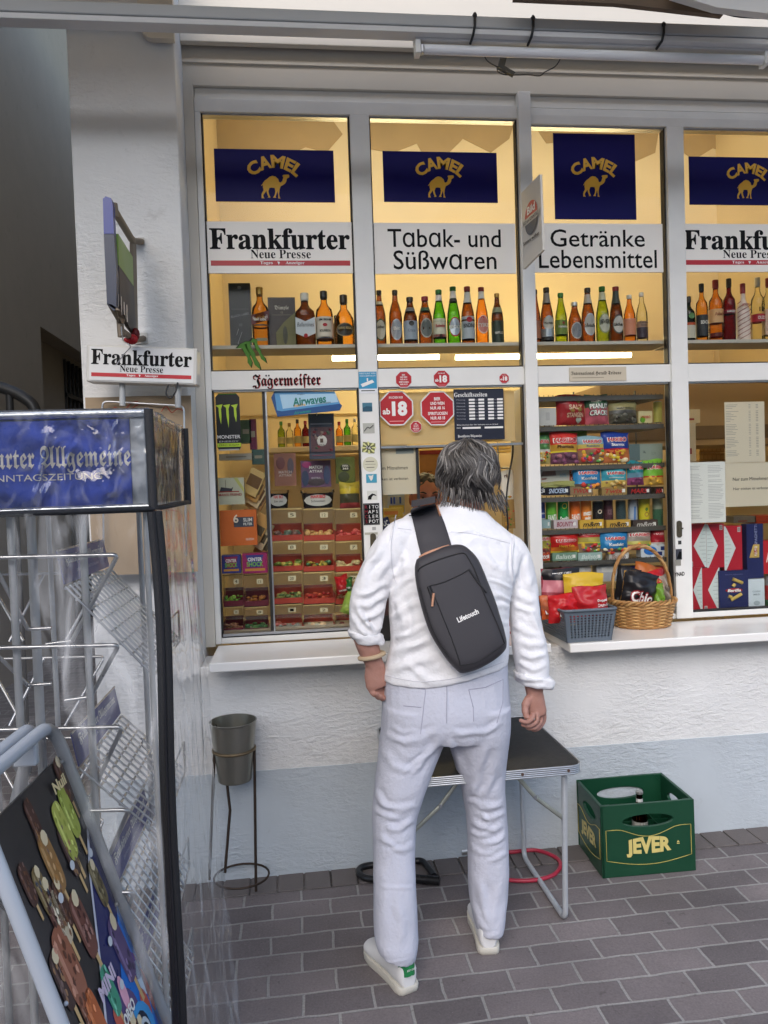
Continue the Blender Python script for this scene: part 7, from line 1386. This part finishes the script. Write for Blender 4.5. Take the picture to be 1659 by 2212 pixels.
# --- trousers
TRO = M('trouser_cotton', (194, 196, 208), .85, var=.04, vscale=10, bump=.3, bscale=85, spec=.2)
hips = [ring((836, 1420), (1092, 1405), 2.34, .23), ring((830, 1470), (1096, 1462), 2.335, .24), ring((827, 1520), (1099, 1515), 2.33, .26), ring((825, 1560), (1099, 1558), 2.33, .26), ring((826, 1590), (1096, 1588), 2.33, .23)]
ll = [ring((826, 1520), (975, 1520), 2.33, .24), ring((824, 1572), (968, 1572), 2.325, .235), ring((819, 1620), (950, 1620), 2.32, .215), ring((812, 1680), (927, 1680), 2.30, .19), ring((804, 1755), (902, 1752), 2.28, .165), ring((805, 1800), (897, 1800), 2.265, .155), ring((807, 1850), (896, 1850), 2.25, .15), ring((807, 1930), (899, 1930), 2.215, .148), ring((807, 2004), (902, 2004), 2.19, .145), ring((810, 2030), (901, 2040), 2.175, .14), ring((815, 2050), (895, 2068), 2.17, .13)]
rl = [ring((955, 1520), (1099, 1518), 2.33, .24), ring((962, 1572), (1098, 1572), 2.335, .235), ring((974, 1620), (1093, 1620), 2.345, .21), ring((990, 1680), (1088, 1676), 2.355, .18), ring((1006, 1755), (1092, 1755), 2.36, .155), ring((1011, 1820), (1095, 1820), 2.355, .145), ring((1012, 1880), (1097, 1880), 2.345, .14), ring((1015, 1930), (1094, 1930), 2.335, .135), ring((1020, 1962), (1090, 1962), 2.32, .128), ring((1026, 1992), (1087, 1994), 2.31, .12), ring((1031, 2008), (1083, 2010), 2.305, .11)]
TC = [(a4(p), A, w) for p, A, w in (
 ([(692, 30), (694, 180), (688, 320)], .004, 3.5), ([(300, 350), (420, 430), (560, 385), (640, 345)], .007, 8), ([(330, 300), (430, 370), (560, 360)], .004, 6), ([(720, 345), (800, 370), (940, 350), (1050, 300)], .006, 8), ([(700, 400), (760, 540), (790, 640)], .006, 9), ([(660, 360), (600, 470), (520, 580), (450, 640)], .006, 9), ([(400, 620), (490, 550), (600, 480)], .004, 6), ([(270, 450), (350, 560), (480, 620)], .005, 9), ([(960, 440), (880, 620), (850, 780)], .007, 10), ([(1050, 500), (980, 660), (900, 790)], .006, 9),
 ([(240, 720), (300, 810), (400, 850), (500, 820)], .008, 8), ([(225, 850), (300, 890), (370, 890)], .006, 7), ([(300, 960), (380, 975), (495, 915)], .008, 7), ([(235, 1000), (290, 1055), (370, 1080)], .007, 7), ([(330, 1115), (420, 1110), (490, 1070)], .005, 7), ([(260, 960), (300, 1060), (370, 1110)], .005, 6), ([(250, 1330), (370, 1355), (490, 1345)], .004, 6), ([(380, 1380), (400, 1560), (390, 1750)], .004, 12), ([(270, 1200), (300, 1400), (270, 1600)], .004, 12),
 ([(800, 800), (900, 830), (1060, 800)], .006, 7), ([(900, 900), (980, 895), (1070, 850)], .007, 6.5), ([(840, 915), (900, 960), (990, 975), (1050, 950)], .007, 6.5), ([(830, 985), (900, 1020), (960, 1000)], .006, 6), ([(930, 1060), (1010, 1050), (1078, 1000)], .007, 6), ([(835, 1080), (920, 1130), (1000, 1140)], .005, 6), ([(950, 1190), (1020, 1170), (1075, 1130)], .004, 6), ([(900, 860), (960, 930), (900, 1000)], .004, 5), ([(900, 1280), (930, 1450), (960, 1620)], .006, 10), ([(1040, 1300), (1010, 1450), (980, 1600)], .005, 9), ([(860, 1440), (900, 1560), (960, 1640)], .005, 7), ([(880, 1640), (960, 1665), (1050, 1640)], .004, 4),
 ([(245, 1785), (330, 1820), (480, 1800)], .002, 3), ([(870, 1610), (960, 1650), (1050, 1625)], .002, 3))]
def tro_fn(co, no):
    return co+no*(creases(co, no, [(p, A*.8, w*.95) for p, A, w in TC])+cloth_noise(co, no, .003, 9, (1, 1, .6))+cloth_noise(co, no, .001, 28))[:, None]
tro = fuse([loft(hips), loft(ll), loft(rl)], 'trousers', .0045, TRO, 5, tro_fn, MAN)
def bvh(o): return BVHTree.FromPolygons([v.co.copy() for v in o.data.vertices], [tuple(p.vertices) for p in o.data.polygons])
for o in (shirt, tro): o.location = -MAN.location
for o in shirt.children: o.location = (0, 0, 0)
BT, BS = bvh(tro), bvh(shirt); EY = Vector((0, 0, EYE))
def onto(tree, px, py, off=.001, dflt=2.25):
    h = tree.ray_cast(EY, ray(px, py).normalized())
    return h[0]-ray(px, py).normalized()*off if h[0] is not None else B(px, py, dflt)
STI = M('trouser_seam', (158, 158, 176), .8)
for l in (([(410, 60), (560, 88)], [(558, 88), (545, 200), (525, 370)], [(415, 190), (530, 200)]), ([(830, 88), (940, 72), (1050, 22)], [(832, 90), (860, 200), (862, 290)], [(1050, 22), (1048, 170), (1010, 300)])):
    m = MB()
    for q in l:
        q = a4(q); pp_ = [(q[i][0]+(q[i+1][0]-q[i][0])*t/8, q[i][1]+(q[i+1][1]-q[i][1])*t/8) for i in range(len(q)-1) for t in range(9)]
        m.tube([onto(BT, *p, .0004) for p in pp_], .0012, STI, 5)
    m.build('back_pocket', tro)
q = [(p, a) for p, a in zip(a4([(692, 30+30*k) for k in range(10)]), range(10))]
MB().tube([onto(BT, *p, .0003) for p, _ in q], .0013, STI, 5).build('seat_seam', tro)
SSE = M('shirt_seam', (204, 203, 210), .85)
for nm, l in (('yoke_seam', [(430, 750), (530, 764)]), ('yoke_seam', [(812, 778), (920, 784), (1080, 817), (1238, 860)]), ('sleeve_seam', [(418, 655), (394, 780), (382, 900), (394, 1060), (420, 1150)]), ('sleeve_seam', [(1254, 820), (1248, 1000), (1262, 1130), (1250, 1210)])):
    q = path([Vector((x, y, 0)) for x, y in a3(l)], 8); MB().tube([onto(BS, v.x, v.y, .0003) for v in q], .0013, SSE, 5).build(nm, shirt)
q = path([Vector((x, y-2.5, 0)) for x, y in ((830, 1461), (870, 1470), (915, 1475), (980, 1468), (1040, 1450), (1088, 1432))], 8); MB().tube([onto(BS, v.x, v.y, .0003) for v in q], .0011, SSE, 5).build('hem_seam', shirt)
# --- body: one skin surface from head to hands (mostly under the clothes)
def pw(px, py, Y): return B(px, py, Y)
HC = pw(1016, 1026, 2.50); hr_ = .092
parts = [loft([(c, a*.86, b*.86) for c, a, b in torso[:-1]]), loft([(c, a*.9, b*.86) for c, a, b in hips[1:]]), loft([(c, a*.78, b*.78) for c, a, b in ll]), loft([(c, a*.78, b*.78) for c, a, b in rl])]
parts += [limb([(1006, 1150, 2.44, .055, .055), (1004, 1110, 2.455, .05, .05), (1010, 1070, 2.475, .052, .055), (1014, 1030, 2.495, .05, .06)]), sph(HC, hr_, .82, 1.02, 1.12, 20), sph(HC+Vector((0, .05, -.05)), .06, .9, .9, 1.05), sph(HC+Vector((0, .105, -.03)), .014, .8, 1.2, 1.2)]
parts += [sph(HC+Vector((s*.078, .005, -.015)), .026, .35, .7, 1.1) for s in (-1, 1)]
parts += [limb([(880, 1146, 2.42, .05, .05), (826, 1212, 2.385, .042, .045), (792, 1326, 2.345, .038, .038), (788, 1372, 2.335, .037, .036), (798, 1405, 2.33, .033, .032), (808, 1432, 2.328, .028, .024), (812, 1444, 2.327, .030, .022)])]
parts += [limb([(1098, 1178, 2.425, .05, .05), (1127, 1260, 2.40, .04, .045), (1143, 1395, 2.36, .038, .038), (1152, 1466, 2.35, .033, .03), (1155, 1495, 2.345, .027, .023), (1156, 1508, 2.342, .029, .021)])]
# left hand: palm towards us, fingers curling under
parts += [limb([(810, 1436, 2.328, .029, .021), (811, 1456, 2.325, .034, .019), (814, 1478, 2.322, .034, .018), (817, 1486, 2.322, .03, .016)])]
for a in (((799, 1478, 2.325), (801, 1492, 2.32), (810, 1501, 2.308), (816, 1497, 2.298)), ((808, 1483, 2.327), (811, 1499, 2.322), (819, 1507, 2.31), (824, 1502, 2.299)), ((817, 1485, 2.33), (821, 1502, 2.326), (827, 1511, 2.314), (830, 1506, 2.303)), ((826, 1484, 2.335), (829, 1499, 2.334), (834, 1508, 2.322), (836, 1502, 2.312))):
    parts.append(tb(path([pw(*p) for p in a], 4), [.0078]*9+[.0074, .007, .0064, .005]))
parts.append(tb(path([pw(826, 1452, 2.335), pw(836, 1464, 2.335), pw(840, 1480, 2.328), pw(836, 1492, 2.32)], 4), [.0125]*6+[.0105]*4+[.009, .0085, .007]))
# right hand: back of the hand outwards, fingers curled to the thumb
parts += [limb([(1156, 1500, 2.343, .027, .022), (1157, 1520, 2.34, .031, .02), (1161, 1538, 2.338, .030, .019), (1163, 1546, 2.338, .025, .017)])]
for a in (((1175, 1534, 2.355), (1175, 1556, 2.352), (1164, 1573, 2.342), (1148, 1577, 2.334)), ((1168, 1540, 2.338), (1168, 1559, 2.333), (1154, 1573, 2.322), (1136, 1572, 2.314)), ((1160, 1542, 2.322), (1159, 1558, 2.314), (1144, 1568, 2.303), (1126, 1565, 2.297)), ((1152, 1540, 2.308), (1149, 1553, 2.297), (1136, 1560, 2.287), (1121, 1555, 2.283))):
    parts.append(tb(path([pw(*p) for p in a], 4), [.0076]*9+[.0072, .0068, .0062, .005]))
parts.append(tb(path([pw(1143, 1508, 2.335), pw(1135, 1524, 2.325), pw(1135, 1540, 2.315), pw(1139, 1553, 2.308)], 4), [.0135]*5+[.0112]*4+[.0098, .0092, .0085, .007]))
# feet inside the shoes
hl, hrt = BG(886, 2148), BG(1057, 2064)
dl, dr = Vector((-.36, .93, 0)).normalized(), Vector((.1, .99, 0)).normalized()
for h, d, z0 in ((hl, dl, 0), (hrt, dr, 0)): parts.append(tb([h+d*.06+Vector((0, 0, .16)), h+d*.06+Vector((0, 0, .07)), h+d*.11+Vector((0, 0, .045)), h+d*.17+Vector((0, 0, .036))], [.03, .026, .02, .014]))
body = fuse(parts, 'body', .0032, SK, 2, lambda co, no: co+no*cloth_noise(co, no, .0012, 60)[:, None], MAN); body.location = -MAN.location
cl = B(800, 1413, 2.33); MB().tube([pw(803, 1416, 2.329)+Vector((.0345*math.cos(a*.2618), .033*math.sin(a*.2618), .006*math.cos(a*.2618))) for a in range(24)], .007, M('wristband', (186, 164, 134), .6), 6, closed=True, flat=1.5).build('wristband', MAN, loc=-MAN.location)
pe = MB()
for s in (-1, 1): MB().dome(HC+Vector((s*.03, .082, .0)), .011, .006, .006, C(230, 226, 220), 10, 6).dome(HC+Vector((s*.03, .087, .0)), .0045, .003, .0045, C(60, 70, 70), 8, 5).build('eye', MAN, loc=-MAN.location)
# --- hair
HAIR = M('grey_hair', (84, 80, 77), .42, var=.35, vscale=60, stretch=(1, 1, .25)); HAIR2 = M('light_grey_hair', (140, 136, 131), .4, var=.3, vscale=70, stretch=(1, 1, .25)); HAIR3 = M('dark_hair', (46, 43, 42), .4, var=.3, vscale=60)
hc0 = pw(1011, 1022, 2.49); rx, ry, rz = .102, .112, .108
def hs(th, ph, k=1.): return hc0+Vector((rx*k*math.sin(th)*math.cos(ph), ry*k*math.sin(th)*math.sin(ph), rz*k*math.cos(th)))
hair = fuse([sph(hc0, 1, rx*.93, ry*.93, rz*.93, 22), sph(pw(1014, 1050, 2.48), 1, .082, .085, .07, 18)], 'hair', .006, HAIR3, 6, lambda co, no: co+no*cloth_noise(co, no, .008, 22, (1, 1, .4))[:, None], MAN); hair.location = -MAN.location
rr = random.Random(11); locks = {0: MB(), 1: MB()}
crown = (.25, -1.75)                           # polar position of the whorl, slightly behind the top
cu = hs(*crown)-hc0; cu = Vector((cu.x/rx, cu.y/ry, cu.z/rz)).normalized()
e1 = cu.orthogonal().normalized(); e2 = cu.cross(e1)
dnv = Vector((.12, -.25, -1))
for k in range(1500):
    az = rr.uniform(0, 2*math.pi); L0 = rr.uniform(.02, .9); L1 = L0+rr.uniform(.7, 1.25); ph0 = 3.5*noise.noise(Vector((math.cos(az)*1.3, math.sin(az)*1.3, .5)))+rr.uniform(-.35, .35); wv = rr.uniform(.12, .2); fr_ = rr.uniform(5.2, 6.2); pts = []
    lift = rr.uniform(.96, 1.05)
    for i in range(15):
        t = L0+(L1-L0)*i/14; a = az+wv*math.sin(fr_*t+ph0)*min(1, t*1.5)+.18*t
        d = cu*math.cos(t)+(e1*math.cos(a)+e2*math.sin(a))*math.sin(t)
        flick = max(0, t-1.55); up_ = 1+flick*.10+.03*math.sin(6*t+ph0*1.7)
        p = hc0+Vector((d.x*rx, d.y*ry, d.z*rz))*lift*up_
        if p.z < hc0.z-.04: p.x += (.004 if p.x > hc0.x-.02 else -.008)*min(1, (hc0.z-.04-p.z)/.05)
        pts.append(p)
    if pts[-1].y > hc0.y+.075 and pts[-1].z < hc0.z+.03: continue
    if pts[-1].z < pw(1000, 1112, 2.45).z: continue
    r0 = rr.uniform(.0016, .0038); R = [r0*(.5+.5*min(1, i/3))*(1 if i < 9 else (1-(i-9)/6.2)) for i in range(15)]
    locks[1 if rr.random() < .2 else 0].tube(pts, R, HAIR2 if 0 else (HAIR2 if rr.random() < .17 else HAIR if rr.random() < .75 else HAIR3), 5, flat=.55)
# nape tufts turning outwards
for k in range(120):
    a = rr.uniform(0, 1); a *= 1.02; p0 = pw(948+135*a, 1052+18*a+rr.uniform(-12, 16), 2.405+.04*abs(a-.5)); dx = (a-.5)*.028
    pts = path([p0, p0+Vector((dx*.4, -.014, -.018)), p0+Vector((dx*.9, -.014, -.034)), p0+Vector((dx*1.5, -.008+rr.uniform(-.01, .01), -.042+rr.uniform(-.012, .012)))], 4)
    locks[0].tube(pts, [.0042*(1-.8*i/(len(pts)-1)) for i in range(len(pts))], HAIR if rr.random() < .7 else HAIR2 if rr.random() < .4 else HAIR3, 5, flat=.55)
locks[0].v and locks[0].build('locks', hair); locks[1].v and locks[1].build('light_locks', hair)
# --- shoes
LEA = M('white_leather', (224, 224, 224), .45, var=.03, bump=.05, bscale=200); SOLE = M('shoe_sole', (206, 202, 190), .6, var=.06, vscale=20); GTB = M('heel_green', (36, 128, 74), .45)
for h, d, nm in ((hl, dl, 'l'), (hrt, dr, 'r')):
    sd = Vector((d.y, -d.x, 0)); up = Vector((0, 0, 1)); Ls = .25
    fp_ = [(0, .0), (.0, .022), (.03, .031), (.1, .035), (.3, .034), (.5, .037), (.7, .044), (.85, .041), (.95, .028), (1, .008)]
    prof = fp_+[(s, -w) for s, w in fp_[::-1] if w > 0]
    so = thing('shoe', None, None); del_ = so; so.parent = MAN; so.location = -MAN.location
    m = MB(); lay = [(0, .97), (.004, 1.0), (.02, 1.02), (.024, 1.0)]; n_ = len(prof); vs = []
    for z, k in lay: vs += [h+d*(Ls*(.5+(s-.5)*k))+sd*w*k+up*z for s, w in prof]
    m.add(vs, [(i*n_+j, i*n_+(j+1) % n_, (i+1)*n_+(j+1) % n_, (i+1)*n_+j) for i in range(3) for j in range(n_)], SOLE, True); m.add(vs[:n_], [tuple(range(n_-1, -1, -1))], SOLE); m.add(vs[-n_:], [tuple(range(n_))], SOLE); m.build('sole', so)
    rgs = [(.0, .020, .034, .085), (.05, .029, .03, .092), (.2, .033, .028, .094), (.38, .034, .026, .088), (.55, .037, .024, .07), (.75, .042, .022, .055), (.9, .037, .022, .045), (.985, .016, .022, .036)]
    lf = [(h+d*(Ls*s)+up*((zt+.018)/2), sd*w, up*((zt-.012)/2)) for s, w, _, zt in rgs]
    fuse([loft(lf, 4, 24, .8)], 'upper', .004, LEA, 3, None, so)
    if nm == 'r': continue
    m = MB(); m.grid(lambda u, v: h+d*(-.0125+.03*(abs(u-.5)*2)**2)+sd*(.027*(u-.5)*2)+up*(.062+.03*v-.012*(abs(u-.5)*2)*(1-v)), 10, 4, GTB); m.text('stan smith', 0, 0, .03, .008, 0, WHT, warp=lambda a, b: tuple(h-d*.0145+sd*a+up*(.081+b)))
    m.build('heel_tab', so)
# ------------------------------------------------------------------ sling bag
BAGM = M('bag_nylon', (54, 52, 56), .62, var=.05, vscale=14, bump=.12, bscale=600); BAGD = M('bag_nylon_dark', (30, 29, 32), .65, bump=.1, bscale=600); TAN = M('tan_leather', (190, 140, 112), .5, var=.06)
ol = path([Vector((x, y, 0)) for x, y in a3([(580, 965), (700, 905), (820, 870), (900, 872), (960, 915), (1010, 975), (1050, 1060), (1090, 1160), (1130, 1260), (1165, 1370), (1200, 1490), (1216, 1585), (1195, 1640), (1120, 1705), (1000, 1770), (900, 1794), (860, 1778), (790, 1705), (730, 1620), (670, 1520), (630, 1420), (590, 1280), (560, 1140), (553, 1040), (562, 990)])], 4, True)
ocx, ocy = 993, 1318
def bY(py): return 2.283-(py-1180)/260*.062
bo = Vector((B(ocx, ocy, 2.2).x, 2.2, B(ocx, 1450, 2.2).z))
BAG = thing('sling_bag', 'dark grey sling bag with tan leather tabs worn across the man’s back', 'bag', bo)
def bp(px, py, dep): return B(px, py, bY(py)-dep)-bo
m = MB(); n_ = len(ol); lay = [(.0, .93), (.012, .985), (.03, 1.0), (.055, 1.0), (.07, .965), (.078, .91), (.083, .8), (.086, .55), (.087, .25)]; vs = []
for dep, k in lay: vs += [bp(ocx+(p.x-ocx)*k, ocy+(p.y-ocy)*k, dep) for p in ol]
m.add(vs, [(i*n_+j, (i+1)*n_+j, (i+1)*n_+(j+1) % n_, i*n_+(j+1) % n_) for i in range(len(lay)-1) for j in range(n_)], BAGM, True); m.add(vs[:n_], [tuple(range(n_))], BAGM); m.add(vs[-n_:], [tuple(range(n_-1, -1, -1))], BAGM)
bagb = m.build('bag_body', BAG); s_ = bagb.modifiers.new('s', 'SUBSURF'); s_.levels = s_.render_levels = 1
BB = BVHTree.FromPolygons([Vector(v)+bo for v in m.v], m.f)
def on(px, py, off=.001): return onto(BB, px, py, off, 2.16)-bo
def seam(pts, r, mat, nm, off=.0005, flat=None):
    q = path([Vector((x, y, 0)) for x, y in a3(pts)], 6); MB().tube([on(v.x, v.y, off) for v in q], r, mat, 6, flat=flat).build(nm, BAG)
seam([(575, 1060), (600, 1030), (700, 985), (840, 940), (905, 930), (935, 960), (985, 1050), (1040, 1190), (1100, 1330), (1160, 1470), (1200, 1580)], .0022, BAGD, 'main_zip')
seam([(665, 1168), (700, 1250), (760, 1400), (820, 1550), (870, 1690), (880, 1740)], .0017, BAGD, 'pocket_seam'); seam([(662, 1165), (760, 1140), (880, 1085), (950, 1045)], .0018, BAGD, 'pocket_seam'); seam([(590, 1180), (640, 1360), (700, 1520), (800, 1680)], .0016, BAGD, 'side_seam')
seam([(945, 1050), (1000, 1130), (1070, 1215)], .0035, BAGD, 'pocket_gap', .0, None); seam([(650, 1170), (672, 1230), (690, 1300)], .0045, BAGD, 'pocket_gap', .0, None); seam([(880, 1740), (1000, 1715), (1120, 1640), (1195, 1585)], .0016, BAGD, 'bottom_seam')
seam([(690, 1218), (684, 1265), (679, 1314)], .0036, TAN, 'zip_pull', .004)
hp = path([bp(*p, d) for p, d in zip(a3([(592, 962), (640, 935), (720, 905), (795, 882)]), (.035, .05, .05, .03))], 6); MB().tube(hp, .0055, TAN, 8, flat=1.3).build('carry_handle', BAG)
q = a3([(935, 1380)])[0]; m = MB(); an_ = RAD(24.5)
def wpL(a, b):
    x, y = a*FPX/2.16, b*FPX/2.16; return tuple(on(q[0]+x*math.cos(an_)-y*math.sin(an_), q[1]-x*math.sin(an_)-y*math.cos(an_), .0016))
m.text('Lifetouch', 0, 0, .064, .0155, 0, WHT, bold=.03, warp=wpL); m.build('lettering', BAG)
def strap(u, v, k=0.):
    L = a3([(585, 968), (560, 860), (535, 740), (512, 650), (508, 628), (530, 612)]); R = a3([(835, 905), (808, 800), (775, 700), (738, 622), (722, 600), (704, 578)])
    t = v*5; i = min(4, int(t)); f = t-i; lp_ = [L[i][j]+(L[i+1][j]-L[i][j])*f for j in (0, 1)]; rp_ = [R[i][j]+(R[i+1][j]-R[i][j])*f for j in (0, 1)]
    x, y = lp_[0]+(rp_[0]-lp_[0])*u, lp_[1]+(rp_[1]-lp_[1])*u; base = onto(BS, x, y, 0, 2.33); return base-bo
def strap2(u, v, off):
    p = strap(.02+.96*u, v); e = (1-abs(2*u-1)**6); return p+Vector((0, -.004-off*e-.006*(v < .15), .003*(v > .85)))
m = MB(); m.grid(lambda u, v: strap2(u, v, .007), 12, 26, BAGM); m.grid(lambda u, v: strap2(u, v, -.006), 12, 26, BAGM); st = m.build('strap', BAG)
sm = st.modifiers.new('s', 'SMOOTH'); sm.iterations = 6
m = MB(); fr = [strap(u, 1.)+Vector((0, 0, .004)) for u in (0, .25, .5, .75, 1)]
m.grid(lambda u, v: strap(.02+.96*u, .97)+Vector((.02*v, .005+.10*v, .006+.02*math.sin(math.pi*min(1, v*1.1)))), 8, 10, BAGM); m.build('strap_front', BAG)
def sg_(pts, off): return [onto(BS, *p, off, 2.33)-bo for p in a3(pts)]
MB().tube(sg_([(512, 660), (600, 655), (700, 618)], .013), .0018, BAGD, 5).build('strap_seam', BAG)
MB().tube(sg_([(712, 592), (722, 620), (736, 655)], .014), .0055, TAN, 8, flat=.6).build('strap_tab', BAG)
# ------------------------------------------------------------------ vendor behind the hatch
VC = pw(921, 1076, 3.66)
V = thing('person', 'vendor with short dark hair behind the hatch glass, face half hidden by the customer', 'person', (VC.x, VC.y, .2))
SKV = M('vendor_skin', (158, 98, 72), .5, var=.06, vscale=30, sss=.1)
vo = VC
vp = [sph(vo, .088, .84, 1.02, 1.18, 20), sph(vo+Vector((0, -.03, -.055)), .062, .92, .9, 1.0, 16), sph(vo+Vector((0, -.092, -.02)), .015, .75, 1.0, 1.7), sph(vo+Vector((0, -.1, -.034)), .012, 1.1, 1, .8), sph(vo+Vector((0, -.078, -.06)), .02, 1.3, .7, .5), sph(vo+Vector((0, -.07, -.1)), .024, 1.1, .9, .8)]
vp += [sph(vo+Vector((s*.03, -.078, .021)), .02, 1.3, .6, .5) for s in (-1, 1)]+[sph(vo+Vector((s*.038, -.062, -.03)), .025, .9, .7, .9) for s in (-1, 1)]+[sph(vo+Vector((s*.077, .0, -.005)), .026, .35, .7, 1.15) for s in (-1, 1)]
vp += [tb([vo+Vector((0, .01, -.05)), vo+Vector((0, .015, -.17))], [.052, .055]), loft([(vo+Vector((0, .02, -.16)), Vector((.07, 0, 0)), Vector((0, .06, 0))), (vo+Vector((0, .02, -.22)), Vector((.17, 0, 0)), Vector((0, .09, 0))), (vo+Vector((0, .02, -.4)), Vector((.18, 0, 0)), Vector((0, .11, 0))), (vo+Vector((0, .02, -.75)), Vector((.16, 0, 0)), Vector((0, .11, 0)))])]
def vfn(co, no):
    d = np.zeros(len(co))
    for s in (-1, 1): d -= .009*np.exp(-(((co-np.array(vo+Vector((s*.031, -.085, .004))))/np.array([.018, .03, .01]))**2).sum(1))
    return co+no*d[:, None]
b = fuse(vp, 'body', .0045, SKV, 5, vfn, V); b.location = -V.location
for s in (-1, 1): MB().dome(vo+Vector((s*.031, -.0725, .003)), .0125, .009, .0075, C(220, 210, 200), 12, 8); m.dome(vo+Vector((s*.031+.001, -.0795, .003)), .0055, .004, .0055, C(40, 26, 20), 10, 6).build('eye', V, loc=-V.location)
m = MB()
for s in (-1, 1): m.tube(path([vo+Vector((s*.014, -.089, .022)), vo+Vector((s*.032, -.087, .029)), vo+Vector((s*.052, -.074, .022))], 4), [.003, .0036, .004, .0042, .004, .0036, .003, .0025, .0015], C(34, 24, 20), 6)
m.tube(path([vo+Vector((-.024, -.084, -.062)), vo+Vector((0, -.092, -.06)), vo+Vector((.024, -.084, -.062))], 4), .0035, C(130, 70, 60), 6); m.build('face_marks', V, loc=-V.location)
hv = fuse([sph(vo+Vector((0, .018, .035)), .088, .88, 1.0, 1.0, 20)], 'hair', .006, M('vendor_hair', (24, 19, 17), .5, var=.3, vscale=60), 3, lambda co, no: co+no*cloth_noise(co, no, .008, 60)[:, None], V); hv.location = -V.location
fuse([loft([(vo+Vector((0, .02, -.165)), Vector((.075, 0, 0)), Vector((0, .068, 0))), (vo+Vector((0, .02, -.21)), Vector((.185, 0, 0)), Vector((0, .1, 0))), (vo+Vector((0, .02, -.4)), Vector((.2, 0, 0)), Vector((0, .125, 0))), (vo+Vector((0, .02, -.78)), Vector((.18, 0, 0)), Vector((0, .13, 0)))])], 'shirt', .008, M('vendor_shirt', (196, 160, 70), .8), 4, None, V).location = -V.location
